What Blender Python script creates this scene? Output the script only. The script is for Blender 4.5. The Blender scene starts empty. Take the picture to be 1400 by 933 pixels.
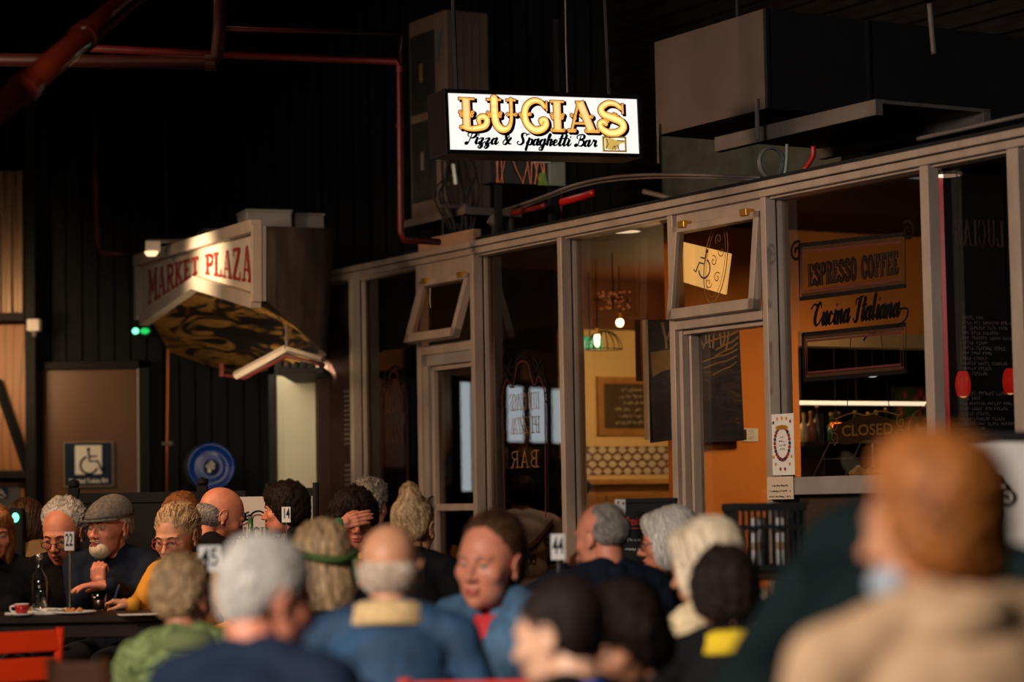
import bpy, bmesh, math, random
import numpy as np
from mathutils import Matrix, Vector

random.seed(7)
C = bpy.context.scene.collection
PI = math.pi
def R(d): return math.radians(d)

# ------------------------------------------------------------------ camera
FPX = 3305.0
CAM = Vector((0, 0, 1.2))
PITCH = math.atan((690 - 466.5) / FPX); ROLL = R(1.0)
F_ = Vector((0, math.cos(PITCH), math.sin(PITCH)))
R0 = Vector((1, 0, 0)); U0 = Vector((0, -math.sin(PITCH), math.cos(PITCH)))
R_ = R0 * math.cos(ROLL) - U0 * math.sin(ROLL)
U_ = R0 * math.sin(ROLL) + U0 * math.cos(ROLL)
cam_d = bpy.data.cameras.new('camera'); cam = bpy.data.objects.new('camera', cam_d); C.objects.link(cam)
m = Matrix((R_, U_, -F_)).transposed().to_4x4(); m.translation = CAM
cam.matrix_world = m
cam_d.sensor_width = 36; cam_d.lens = FPX * 36 / 1400
cam_d.clip_start = .05; cam_d.clip_end = 200
cam_d.dof.use_dof = True; cam_d.dof.focus_distance = 12.3; cam_d.dof.aperture_fstop = 1.5
bpy.context.scene.camera = cam

vs = bpy.context.scene.view_settings
vs.view_transform = 'Standard'; vs.look = 'None'; vs.gamma = 1; vs.use_curve_mapping = False
vs.exposure = 0.0

def ray(px, py): return F_ + R_ * ((px - 700) / FPX) + U_ * ((466.5 - py) / FPX)
def P(px, py, Y):
    d = ray(px, py); return CAM + d * (Y / d.y)
# the shop front is a vertical plane running away to the left
_q = ray(800, 458); _t = (2.15 - CAM.z) / _q.z; WP0 = CAM + _q * _t; WP0.z = 0
WANG = R(30.7)
WA = Vector((math.sin(WANG), -math.cos(WANG), 0))       # along the front, towards the camera
WN = Vector((-math.cos(WANG), -math.sin(WANG), 0))      # outward normal
WROT = math.atan2(WA.y, WA.x)
def hitw(px, py, off=0.0):
    d = ray(px, py); o = WP0 + WN * off
    t = (o - CAM).dot(WN) / d.dot(WN); return CAM + d * t
_c = hitw(445, 600); WO = Vector((_c.x, _c.y, 0))        # left corner of the front
def S(px, py=458, off=0.0):                              # distance along the front
    return (hitw(px, py, off) - WO).dot(WA)
def Zw(px, py, off=0.0): return hitw(px, py, off).z
WM = Matrix.Translation(WO) @ Matrix.Rotation(WROT, 4, 'Z')   # local x along, local y INWARD, z up
def W(s, y, z): return WM @ Vector((s, y, z))
def Wp(px, py, inward=0.0):                              # local (s, inward, z) of a pixel
    h = hitw(px, py, -inward); return Vector(((h - WO).dot(WA), inward, h.z))

# ------------------------------------------------------------------ world and lights
w = bpy.data.worlds.new('world'); bpy.context.scene.world = w; w.use_nodes = True
w.node_tree.nodes['Background'].inputs[0].default_value = (.55, .7, 1, 1)
w.node_tree.nodes['Background'].inputs[1].default_value = 0.004
def light(kind, name, loc, energy, col=(1, 1, 1), size=.3, size_y=None, target=None, spot=None, blend=.5, spread=None):
    l = bpy.data.lights.new(name, kind); l.energy = energy; l.color = col
    if kind == 'AREA':
        l.size = size
        if size_y: l.shape = 'RECTANGLE'; l.size_y = size_y
        if spread: l.spread = R(spread)
    elif kind in ('POINT', 'SPOT'): l.shadow_soft_size = size
    if kind == 'SPOT': l.spot_size = R(spot or 60); l.spot_blend = blend
    o = bpy.data.objects.new(name, l); C.objects.link(o); o.location = loc
    if target is not None:
        o.rotation_euler = (Vector(target) - Vector(loc)).to_track_quat('-Z', 'Y').to_euler()
    return o
# daylight from the hall's open side behind and left of the viewer
light('AREA', 'daylight_opening', (-3.6, .6, 3.7), 130, (1.0, .88, .76), 1.8, 1.4, target=(.5, 6.6, .9), spread=75)
light('AREA', 'hall_lamp_left', (-2.6, 10.2, 4.2), 12, (1.0, .66, .40), .8, .8, target=(-1.9, 11.6, 1.0), spread=70)
light('AREA', 'hall_lamp_front', (-5.0, 10.4, 3.4), 42, (1.0, .62, .36), 1.0, .6, target=W(3.6, 0, 1.9), spread=85)

# ------------------------------------------------------------------ materials
MATS = {}
def mat(name, col, rough=.6, metal=0, var=.12, scale=6, bump=0, bscale=40, emit=0, alpha=1, trans=0, spec=.5, ecol=None, stretch=None, sheen=0):
    if name in MATS: return MATS[name]
    if max(col) < .07 and spec == .5 and rough >= .4: spec = .12
    mt = bpy.data.materials.new(name); mt.use_nodes = True; MATS[name] = mt
    n = mt.node_tree.nodes; l = mt.node_tree.links; b = n['Principled BSDF']
    b.inputs['Roughness'].default_value = rough; b.inputs['Metallic'].default_value = metal
    b.inputs['Specular IOR Level'].default_value = spec
    c4 = (*col, 1)
    b.inputs['Base Color'].default_value = c4
    tc = n.new('ShaderNodeTexCoord'); mp = n.new('ShaderNodeMapping'); l.new(tc.outputs['Object'], mp.inputs[0])
    if stretch: mp.inputs['Scale'].default_value = stretch
    if var > 0:
        nz = n.new('ShaderNodeTexNoise'); nz.inputs['Scale'].default_value = scale; nz.inputs['Detail'].default_value = 5
        l.new(mp.outputs[0], nz.inputs[0])
        rp = n.new('ShaderNodeValToRGB'); rp.color_ramp.elements[0].position = .3; rp.color_ramp.elements[1].position = .72
        rp.color_ramp.elements[0].color = (*[max(0, c * (1 - var)) for c in col], 1)
        rp.color_ramp.elements[1].color = (*[min(1, c * (1 + var) + var * .01) for c in col], 1)
        l.new(nz.outputs['Fac'], rp.inputs[0]); l.new(rp.outputs[0], b.inputs['Base Color'])
    if bump > 0:
        nb = n.new('ShaderNodeTexNoise'); nb.inputs['Scale'].default_value = bscale; nb.inputs['Detail'].default_value = 4
        l.new(mp.outputs[0], nb.inputs[0]); bp = n.new('ShaderNodeBump'); bp.inputs['Strength'].default_value = bump
        bp.inputs['Distance'].default_value = .01
        l.new(nb.outputs['Fac'], bp.inputs['Height']); l.new(bp.outputs[0], b.inputs['Normal'])
    if emit > 0:
        b.inputs['Emission Color'].default_value = (*(ecol or col), 1); b.inputs['Emission Strength'].default_value = emit
    if trans > 0: b.inputs['Transmission Weight'].default_value = trans
    if alpha < 1: b.inputs['Alpha'].default_value = alpha
    if sheen > 0: b.inputs['Sheen Weight'].default_value = sheen
    return mt
def ramp_mat(name, stops, kind='NOISE', scale=5, rough=.6, stretch=None, distort=0, bump=0, detail=5, rings=False):
    if name in MATS: return MATS[name]
    mt = mat(name, (.5, .5, .5), rough, var=0); n = mt.node_tree.nodes; l = mt.node_tree.links; b = n['Principled BSDF']
    mp = [x for x in n if x.bl_idname == 'ShaderNodeMapping'][0]
    if stretch: mp.inputs['Scale'].default_value = stretch
    if kind == 'NOISE':
        t = n.new('ShaderNodeTexNoise'); t.inputs['Detail'].default_value = detail; t.inputs['Distortion'].default_value = distort; out = t.outputs['Fac']
    elif kind == 'WAVE':
        t = n.new('ShaderNodeTexWave'); t.inputs['Distortion'].default_value = distort; t.inputs['Detail'].default_value = detail; out = t.outputs['Fac']
        if rings: t.wave_type = 'RINGS'
    elif kind == 'VORONOI':
        t = n.new('ShaderNodeTexVoronoi'); out = t.outputs['Distance']
    t.inputs['Scale'].default_value = scale
    l.new(mp.outputs[0], t.inputs[0])
    rp = n.new('ShaderNodeValToRGB'); e = rp.color_ramp.elements
    e[0].position = stops[0][0]; e[0].color = (*stops[0][1], 1); e[1].position = stops[-1][0]; e[1].color = (*stops[-1][1], 1)
    for s in stops[1:-1]:
        q = e.new(s[0]); q.color = (*s[1], 1)
    l.new(out, rp.inputs[0]); l.new(rp.outputs[0], b.inputs['Base Color'])
    if bump:
        bp = n.new('ShaderNodeBump'); bp.inputs['Strength'].default_value = bump; bp.inputs['Distance'].default_value = .01
        l.new(out, bp.inputs['Height']); l.new(bp.outputs[0], b.inputs['Normal'])
    return mt
def glass_mat(name, tint=(.82, .8, .78), refl=1.0, rough=.0):
    mt = bpy.data.materials.new(name); mt.use_nodes = True; MATS[name] = mt
    n = mt.node_tree.nodes; l = mt.node_tree.links; n.remove(n['Principled BSDF'])
    tr = n.new('ShaderNodeBsdfTransparent'); tr.inputs[0].default_value = (*tint, 1)
    gl = n.new('ShaderNodeBsdfGlossy'); gl.inputs['Roughness'].default_value = rough
    fr = n.new('ShaderNodeFresnel'); fr.inputs[0].default_value = 1.5
    mu = n.new('ShaderNodeMath'); mu.operation = 'MULTIPLY'; mu.inputs[1].default_value = refl
    ge = n.new('ShaderNodeNewGeometry'); iv = n.new('ShaderNodeMath'); iv.operation = 'SUBTRACT'; iv.inputs[0].default_value = 1; l.new(ge.outputs['Backfacing'], iv.inputs[1])
    m0 = n.new('ShaderNodeMath'); m0.operation = 'MULTIPLY'; l.new(fr.outputs[0], m0.inputs[0]); l.new(iv.outputs[0], m0.inputs[1])
    l.new(m0.outputs[0], mu.inputs[0])
    mx = n.new('ShaderNodeMixShader'); l.new(mu.outputs[0], mx.inputs[0]); l.new(tr.outputs[0], mx.inputs[1]); l.new(gl.outputs[0], mx.inputs[2])
    l.new(mx.outputs[0], n['Material Output'].inputs[0]); return mt

ALU = mat('aluminium_warm', (.40, .315, .26), .5, .25, var=.18, scale=7, stretch=(1, 1, .3), bump=.15)
ALUD = mat('aluminium_shade_tone', (.30, .255, .23), .55, .2, var=.15)  # darker copy of the aluminium, shade put into its colour
BLACK = mat('black_paint', (.012, .012, .013), .6)
GAP = mat('black_rubber', (.006, .006, .006), .9, var=0)
DARKW = mat('dark_cladding', (.006, .007, .010), .65, var=.3, scale=3, stretch=(1, 1, .15))
CHAR = mat('charcoal_steel', (.03, .03, .032), .6, var=.3)
GREYST = mat('galvanised_steel', (.15, .125, .115), .6, .2, var=.3, scale=5, bump=.2)
WHITE = mat('white_paint', (.62, .58, .54), .55, var=.05)
PAPER = mat('white_card', (.75, .73, .7), .6, var=.02, scale=3)
INK = mat('black_ink', (.008, .008, .01), .6, var=0)
REDP = mat('red_pipe_paint', (.07, .005, .004), .5, var=.25)
REDINK = mat('red_ink', (.42, .03, .02), .5, var=.1)
DWOOD = mat('dark_wood', (.035, .018, .011), .45, var=.4, scale=9, stretch=(1, 6, 1))
ORANGEW = mat('orange_wall_paint', (.68, .21, .022), .7, var=.06, scale=2.2, bump=.1)
CREAMW = mat('cream_wall_paint', (.86, .62, .27), .7, var=.05, scale=2)
PALEW = mat('pale_cream_panel', (.62, .58, .43), .6, var=.08, scale=2)
BROWNC = mat('brown_ceiling_paint', (.11, .030, .005), .7, var=.12)
GLASS = glass_mat('window_glass', (.80, .77, .73), 1.0)
GLASSD = glass_mat('dim_glass', (.42, .38, .36), 1.1)
CLEAR = glass_mat('clear_glass', (.9, .93, .93), 2.0, .03)
PLY = ramp_mat('plywood', [(.0, (.19, .072, .018)), (.45, (.34, .135, .035)), (.55, (.23, .085, .02)), (.8, (.38, .155, .042)), (1, (.26, .1, .026))], 'WAVE', 2.6, .5, (1.6, 1, .35), 7, detail=3)
DOORW = mat('varnished_door', (.105, .034, .0045), .45, var=.22, scale=4, stretch=(1, 1, .25))

# ------------------------------------------------------------------ mesh helpers
class MB:
    def __init__(s): s.v = []; s.f = []; s.mi = []; s.cur = 0; s.M = None
    def add(s, vs, fs):
        k = len(s.v)
        if s.M is not None: vs = [s.M @ Vector(v) for v in vs]
        s.v += [tuple(v) for v in vs]; s.f += [tuple(i + k for i in f) for f in fs]; s.mi += [s.cur] * len(fs); return s
    def box(s, x0, x1, y0, y1, z0, z1, M=None):
        v = [Vector((x, y, z)) for z in (z0, z1) for y in (y0, y1) for x in (x0, x1)]
        if M is not None: v = [M @ q for q in v]
        return s.add(v, [(0, 2, 3, 1), (4, 5, 7, 6), (0, 1, 5, 4), (2, 6, 7, 3), (0, 4, 6, 2), (1, 3, 7, 5)])
    def bbox(s, x0, x1, y0, y1, z0, z1, b=.004, M=None):        # box with softened edges
        X = [x0, x0 + b, x1 - b, x1]; Y = [y0, y0 + b, y1 - b, y1]; Z = [z0, z0 + b, z1 - b, z1]
        bm = bmesh.new(); bmesh.ops.create_cube(bm, size=1)
        for v in bm.verts: v.co = Vector((x0 if v.co.x < 0 else x1, y0 if v.co.y < 0 else y1, z0 if v.co.z < 0 else z1))
        bmesh.ops.bevel(bm, geom=bm.edges[:], offset=b, segments=2, affect='EDGES', profile=.5)
        bm.verts.index_update(); v = [q.co.copy() for q in bm.verts]
        if M is not None: v = [M @ q for q in v]
        f = [[q.index for q in g.verts] for g in bm.faces]; bm.free(); return s.add(v, f)
    def prism(s, poly, y0, y1, M=None):                         # polygon in x,z extruded in y
        n = len(poly); v = [Vector((p[0], y0, p[1])) for p in poly] + [Vector((p[0], y1, p[1])) for p in poly]
        if M is not None: v = [M @ q for q in v]
        f = [tuple(range(n)), tuple(range(2 * n - 1, n - 1, -1))] + [(i, (i + 1) % n + 0, (i + 1) % n + n, i + n) for i in range(n)]
        return s.add(v, f)
    def tube(s, pts, r, seg=10, caps=True):
        pts = [Vector(p) for p in pts]; n = len(pts)
        rr = r if isinstance(r, (list, tuple)) else [r] * n
        vs = []; fs = []; up = None
        for i, p in enumerate(pts):
            t = (pts[min(i + 1, n - 1)] - pts[max(i - 1, 0)]); t = t.normalized() if t.length > 1e-9 else Vector((0, 0, 1))
            if up is None:
                up = Vector((0, 0, 1)) if abs(t.z) < .9 else Vector((1, 0, 0))
            a = t.cross(up)
            if a.length < 1e-5: a = t.cross(Vector((.3, .9, .1)))
            a.normalize(); b = a.cross(t).normalized(); up = b
            for k in range(seg):
                an = 2 * PI * k / seg; vs.append(p + (a * math.cos(an) + b * math.sin(an)) * rr[i])
        for i in range(n - 1):
            for k in range(seg):
                k2 = (k + 1) % seg; fs.append((i * seg + k, i * seg + k2, (i + 1) * seg + k2, (i + 1) * seg + k))
        if caps: fs += [tuple(range(seg))[::-1], tuple(range((n - 1) * seg, n * seg))]
        return s.add(vs, fs)
    def lathe(s, prof, c=(0, 0, 0), seg=20, axis='Z', M=None):
        vs = []; fs = []; n = len(prof)
        for r, h in prof:
            for k in range(seg):
                a = 2 * PI * k / seg; x, y = r * math.cos(a), r * math.sin(a)
                q = Vector((x, y, h)) if axis == 'Z' else (Vector((x, h, y)) if axis == 'Y' else Vector((h, x, y)))
                q = q + Vector(c); vs.append(M @ q if M is not None else q)
        for i in range(n - 1):
            for k in range(seg):
                k2 = (k + 1) % seg; fs.append((i * seg + k, i * seg + k2, (i + 1) * seg + k2, (i + 1) * seg + k))
        fs += [tuple(range(seg))[::-1], tuple(range((n - 1) * seg, n * seg))]
        return s.add(vs, fs)
    def cap(s, p, q, r1, r2, seg=14, flat=None):                # tapered capsule
        p = Vector(p); q = Vector(q); t = q - p; L = t.length
        t = t / L if L > 1e-6 else Vector((0, 0, 1))
        a = t.orthogonal().normalized(); b = t.cross(a); vs = []; fs = []; rings = []
        for k in range(1, 6): an = PI / 2 * (k / 5); rings.append((-math.cos(an) * r1, math.sin(an) * r1, 0))
        for k in range(0, 5): an = PI / 2 * (k / 5); rings.append((math.sin(an) * r2, math.cos(an) * r2, 1))
        for h, r, e in rings:
            c = (q if e else p) + t * h
            for k in range(seg):
                an = 2 * PI * k / seg; vs.append(c + (a * math.cos(an) + b * math.sin(an)) * r)
        n = len(rings)
        for i in range(n - 1):
            for k in range(seg):
                k2 = (k + 1) % seg; fs.append((i * seg + k, i * seg + k2, (i + 1) * seg + k2, (i + 1) * seg + k))
        vs += [p - t * r1, q + t * r2]; A = n * seg
        for k in range(seg):
            k2 = (k + 1) % seg; fs.append((A, k2, k)); fs.append((A + 1, (n - 1) * seg + k, (n - 1) * seg + k2))
        return s.add(vs, fs)
    def ell(s, c, r, M=None, seg=20, rings=12):
        vs = []; fs = []; c = Vector(c)
        for i in range(1, rings):
            a = PI * i / rings
            for k in range(seg):
                b = 2 * PI * k / seg
                q = Vector((r[0] * math.sin(a) * math.cos(b), r[1] * math.sin(a) * math.sin(b), r[2] * math.cos(a))) + c
                vs.append(M @ q if M is not None else q)
        for e in (1, -1):
            q = Vector((0, 0, r[2] * e)) + c; vs.append(M @ q if M is not None else q)
        n = rings - 1
        for i in range(n - 1):
            for k in range(seg):
                k2 = (k + 1) % seg; fs.append((i * seg + k, (i + 1) * seg + k, (i + 1) * seg + k2, i * seg + k2))
        for k in range(seg):
            k2 = (k + 1) % seg; fs.append((n * seg, k, k2)); fs.append((n * seg + 1, (n - 1) * seg + k2, (n - 1) * seg + k))
        return s.add(vs, fs)
    def mesh(s, name, mats, smooth=False):
        me = bpy.data.meshes.new(name); me.from_pydata(s.v, [], s.f)
        for q in (mats if isinstance(mats, (list, tuple)) else [mats]): me.materials.append(q)
        if any(s.mi): me.polygons.foreach_set('material_index', s.mi)
        if smooth: me.polygons.foreach_set('use_smooth', [True] * len(me.polygons))
        me.update(); return me
    def build(s, name, mats, parent=None, smooth=False, label=None):
        o = bpy.data.objects.new(name, s.mesh(name, mats, smooth)); C.objects.link(o)
        if parent is not None: o.parent = parent
        if label: o['label'] = label
        return o
    def fixn(s):
        return s
def recalc(o):
    bm = bmesh.new(); bm.from_mesh(o.data); bmesh.ops.recalc_face_normals(bm, faces=bm.faces[:]); bm.to_mesh(o.data); bm.free(); return o
def tag(o, label, cat, group=None, kind=None):
    o['label'] = label; o['category'] = cat
    if group: o['group'] = group
    if kind: o['kind'] = kind
    return o
def struct(o): o['kind'] = 'structure'; return o
def empty(name, loc=(0, 0, 0), rz=0, label=None, cat=None, group=None, M=None):
    o = bpy.data.objects.new(name, None); o.empty_display_size = .1; C.objects.link(o)
    if M is not None: o.matrix_world = M
    else: o.location = loc; o.rotation_euler = (0, 0, rz)
    if label: tag(o, label, cat, group)
    return o
def wroot(name, s, y, z, label=None, cat=None, group=None, rz=0):
    return empty(name, W(s, y, z), WROT + rz, label, cat, group)
def copy_tree(o, parent=None):
    c = o.copy(); C.objects.link(c)
    if parent is not None: c.parent = parent
    for ch in o.children: copy_tree(ch, c)
    return c

# ------------------------------------------------------------------ lettering made of strokes
def catmull(pts, n=6):
    if len(pts) < 3: return [tuple(p) for p in pts]
    out = []; q = [pts[0]] + list(pts) + [pts[-1]]
    for i in range(1, len(q) - 2):
        for k in range(n):
            t = k / n; r = []
            for d in range(len(pts[0])):
                a, b, c, e = q[i - 1][d], q[i][d], q[i + 1][d], q[i + 2][d]
                r.append(.5 * ((2 * b) + (-a + c) * t + (2 * a - 5 * b + 4 * c - e) * t * t + (-a + 3 * b - 3 * c + e) * t ** 3))
            out.append(tuple(r))
    out.append(tuple(pts[-1])); return out
def ribbon(mb, pts, wid, M, y=0.0, grow=0.0, dx=0, dz=0, rnd=True):
    """flat stroke in the local x,z plane at depth y; wid = number or list"""
    n = len(pts); wd = wid if isinstance(wid, (list, tuple)) else [wid] * n
    L = []; Rr = []
    for i in range(n):
        a = pts[max(i - 1, 0)]; b = pts[min(i + 1, n - 1)]; tx, tz = b[0] - a[0], b[1] - a[1]; l = math.hypot(tx, tz) or 1
        h = wd[i] / 2 + grow; nx, nz = -tz / l * h, tx / l * h
        ex = 0
        if not rnd and grow and i in (0, n - 1): ex = grow * (-1 if i == 0 else 1)
        px, pz = pts[i][0] + dx + tx / l * ex, pts[i][1] + dz + tz / l * ex
        L.append(M @ Vector((px + nx, y, pz + nz))); Rr.append(M @ Vector((px - nx, y, pz - nz)))
    v = L + Rr; f = [(i, i + n, i + n + 1, i + 1) for i in range(n - 1)]
    mb.add(v, f)
    if rnd:
        for i in (range(0, n, 2) if n > 4 else range(n)): disc(mb, pts[i][0] + dx, pts[i][1] + dz, wd[i] / 2 + grow, M, y, 10)
def disc(mb, x, z, r, M, y=0.0, seg=14, rz=None):
    rz = rz or r
    mb.add([M @ Vector((x + r * math.cos(2 * PI * k / seg), y, z + rz * math.sin(2 * PI * k / seg))) for k in range(seg)], [tuple(range(seg))[::-1]])
def rect(mb, x0, x1, z0, z1, M, y=0.0):
    mb.add([M @ Vector(q) for q in ((x0, y, z0), (x1, y, z0), (x1, y, z1), (x0, y, z1))], [(0, 1, 2, 3)])
I4 = Matrix.Identity(4)
def text_into(mb, txt, x, z, size, M, y=0.0, sx=1.0, shear=0, off=0, align='LEFT', bold=0, spacing=1.0):
    """a printed word in the built-in face, flattened into mb, in the local x,z plane facing -y"""
    cu = bpy.data.curves.new('t', 'FONT'); cu.body = txt; cu.size = size; cu.shear = shear; cu.offset = off
    cu.align_x = align; cu.resolution_u = 3; cu.space_character = spacing; cu.fill_mode = 'BOTH' if hasattr(cu, 'fill_mode') else None
    o = bpy.data.objects.new('t', cu); C.objects.link(o)
    bpy.context.view_layer.update()
    me = o.to_mesh(); vs = [M @ Vector((x + v.co.x * sx, y, z + v.co.y)) for v in me.vertices]; fs = [tuple(p.vertices) for p in me.polygons]
    o.to_mesh_clear(); bpy.data.objects.remove(o); bpy.data.curves.remove(cu)
    mb.add(vs, fs)
SLAB = {  # strokes in unit height: (points, width, curved)
 'M': (.95, [([(.14, 0), (.14, 1)], .1), ([(.81, 0), (.81, 1)], .14), ([(.14, .97), (.47, .3)], .13), ([(.81, .97), (.47, .3)], .07), ([(0, .03), (.3, .03)], .07), ([(.64, .03), (.95, .03)], .07), ([(.0, .97), (.2, .97)], .07), ([(.75, .97), (.95, .97)], .07)]),
 'A': (.8, [([(.4, 1), (.13, .03)], .07), ([(.4, 1), (.67, .03)], .14), ([(.2, .33), (.6, .33)], .06), ([(0, .03), (.27, .03)], .07), ([(.5, .03), (.82, .03)], .07)]),
 'R': (.78, [([(.18, 0), (.18, 1)], .14), ([(.05, .97), (.4, .97)], .07), ([(0, .03), (.36, .03)], .07), ([(.4, .97), (.62, .9), (.66, .74), (.58, .58), (.4, .52), (.2, .52)], .09, 1), ([(.42, .5), (.66, .03)], .13), ([(.55, .03), (.8, .03)], .07)]),
 'K': (.8, [([(.18, 0), (.18, 1)], .14), ([(0, .97), (.36, .97)], .07), ([(0, .03), (.36, .03)], .07), ([(.62, .95), (.22, .45)], .07), ([(.32, .58), (.66, .03)], .13), ([(.5, .97), (.76, .97)], .07), ([(.5, .03), (.8, .03)], .07)]),
 'E': (.68, [([(.18, 0), (.18, 1)], .14), ([(0, .97), (.62, .97)], .07), ([(0, .03), (.64, .03)], .07), ([(.2, .51), (.46, .51)], .07), ([(.6, .97), (.6, .76)], .06), ([(.62, .03), (.62, .26)], .06), ([(.46, .62), (.46, .4)], .05)]),
 'T': (.72, [([(.35, 0), (.35, 1)], .14), ([(.02, .97), (.68, .97)], .07), ([(.17, .03), (.53, .03)], .07), ([(.04, .97), (.04, .74)], .06), ([(.66, .97), (.66, .74)], .06)]),
 'P': (.7, [([(.18, 0), (.18, 1)], .14), ([(.0, .97), (.4, .97)], .07), ([(0, .03), (.36, .03)], .07), ([(.4, .97), (.6, .9), (.64, .72), (.56, .55), (.38, .49), (.2, .49)], .09, 1)]),
 'L': (.66, [([(.18, 0), (.18, 1)], .14), ([(0, .97), (.36, .97)], .07), ([(0, .03), (.6, .03)], .07), ([(.6, .03), (.6, .3)], .07)]),
 'Z': (.7, [([(.06, .97), (.62, .97)], .07), ([(.04, .03), (.64, .03)], .07), ([(.6, .96), (.08, .04)], .14), ([(.07, .97), (.07, .74)], .06), ([(.63, .03), (.63, .26)], .06)]),
 'I': (.4, [([(.18, 0), (.18, 1)], .14), ([(0, .97), (.36, .97)], .07), ([(0, .03), (.36, .03)], .07)]),
 'U': (.8, [([(.18, 1), (.18, .3), (.25, .08), (.4, .02), (.55, .08), (.62, .3), (.62, 1)], .11, 1), ([(0, .97), (.34, .97)], .07), ([(.5, .97), (.76, .97)], .07)]),
 'C': (.7, [([(.62, .78), (.5, .95), (.3, .95), (.15, .75), (.12, .45), (.18, .15), (.35, .03), (.52, .08), (.62, .25)], .11, 1), ([(.64, .97), (.64, .7)], .06)]),
 'S': (.68, [([(.58, .8), (.45, .96), (.22, .93), (.12, .75), (.25, .58), (.45, .47), (.6, .28), (.5, .08), (.28, .03), (.1, .2)], .12, 1), ([(.6, .97), (.6, .7)], .06), ([(.08, .3), (.08, .03)], .06)]),
 'O': (.76, [([(.37, .97), (.17, .85), (.1, .5), (.17, .15), (.37, .03), (.57, .15), (.64, .5), (.57, .85), (.37, .97)], .12, 1)]),
 'F': (.64, [([(.18, 0), (.18, 1)], .14), ([(0, .97), (.6, .97)], .07), ([(0, .03), (.36, .03)], .07), ([(.2, .51), (.46, .51)], .07), ([(.58, .97), (.58, .74)], .06), ([(.46, .62), (.46, .4)], .05)]),
 'D': (.78, [([(.18, 0), (.18, 1)], .14), ([(0, .97), (.38, .97), (.6, .85), (.68, .5), (.6, .15), (.38, .03), (0, .03)], .1, 1)]),
 'B': (.74, [([(.18, 0), (.18, 1)], .14), ([(0, .97), (.4, .97), (.58, .85), (.55, .6), (.3, .52), (.58, .45), (.64, .2), (.42, .03), (0, .03)], .09, 1)]),
 "'": (.25, [([(.1, 1), (.06, .75)], .09)]),
 ' ': (.42, [])}
def slab(mb, txt, x, z, h, M, y=0.0, sx=.7, grow=0.0, dx=0, dz=0, total=None, wk=1.0, profile=None):
    adv = sum(SLAB[c][0] + .1 for c in txt)
    if total: sx = total / (adv * h)
    for c in txt:
        a, st = SLAB[c]
        for s_ in st:
            pts = s_[0]
            if len(s_) > 2: pts = catmull(pts, 5)
            def mp(p):
                X = x + p[0] * h * sx; hh, zz = (profile(X) if profile else (h, z)); return (X, zz + p[1] * hh)
            ribbon(mb, [mp(p) for p in pts], s_[1] * h * wk * (.5 + .5 * sx), M, y, grow, dx, dz, rnd=len(s_) > 2)
        x += (a + .1) * h * sx
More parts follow.
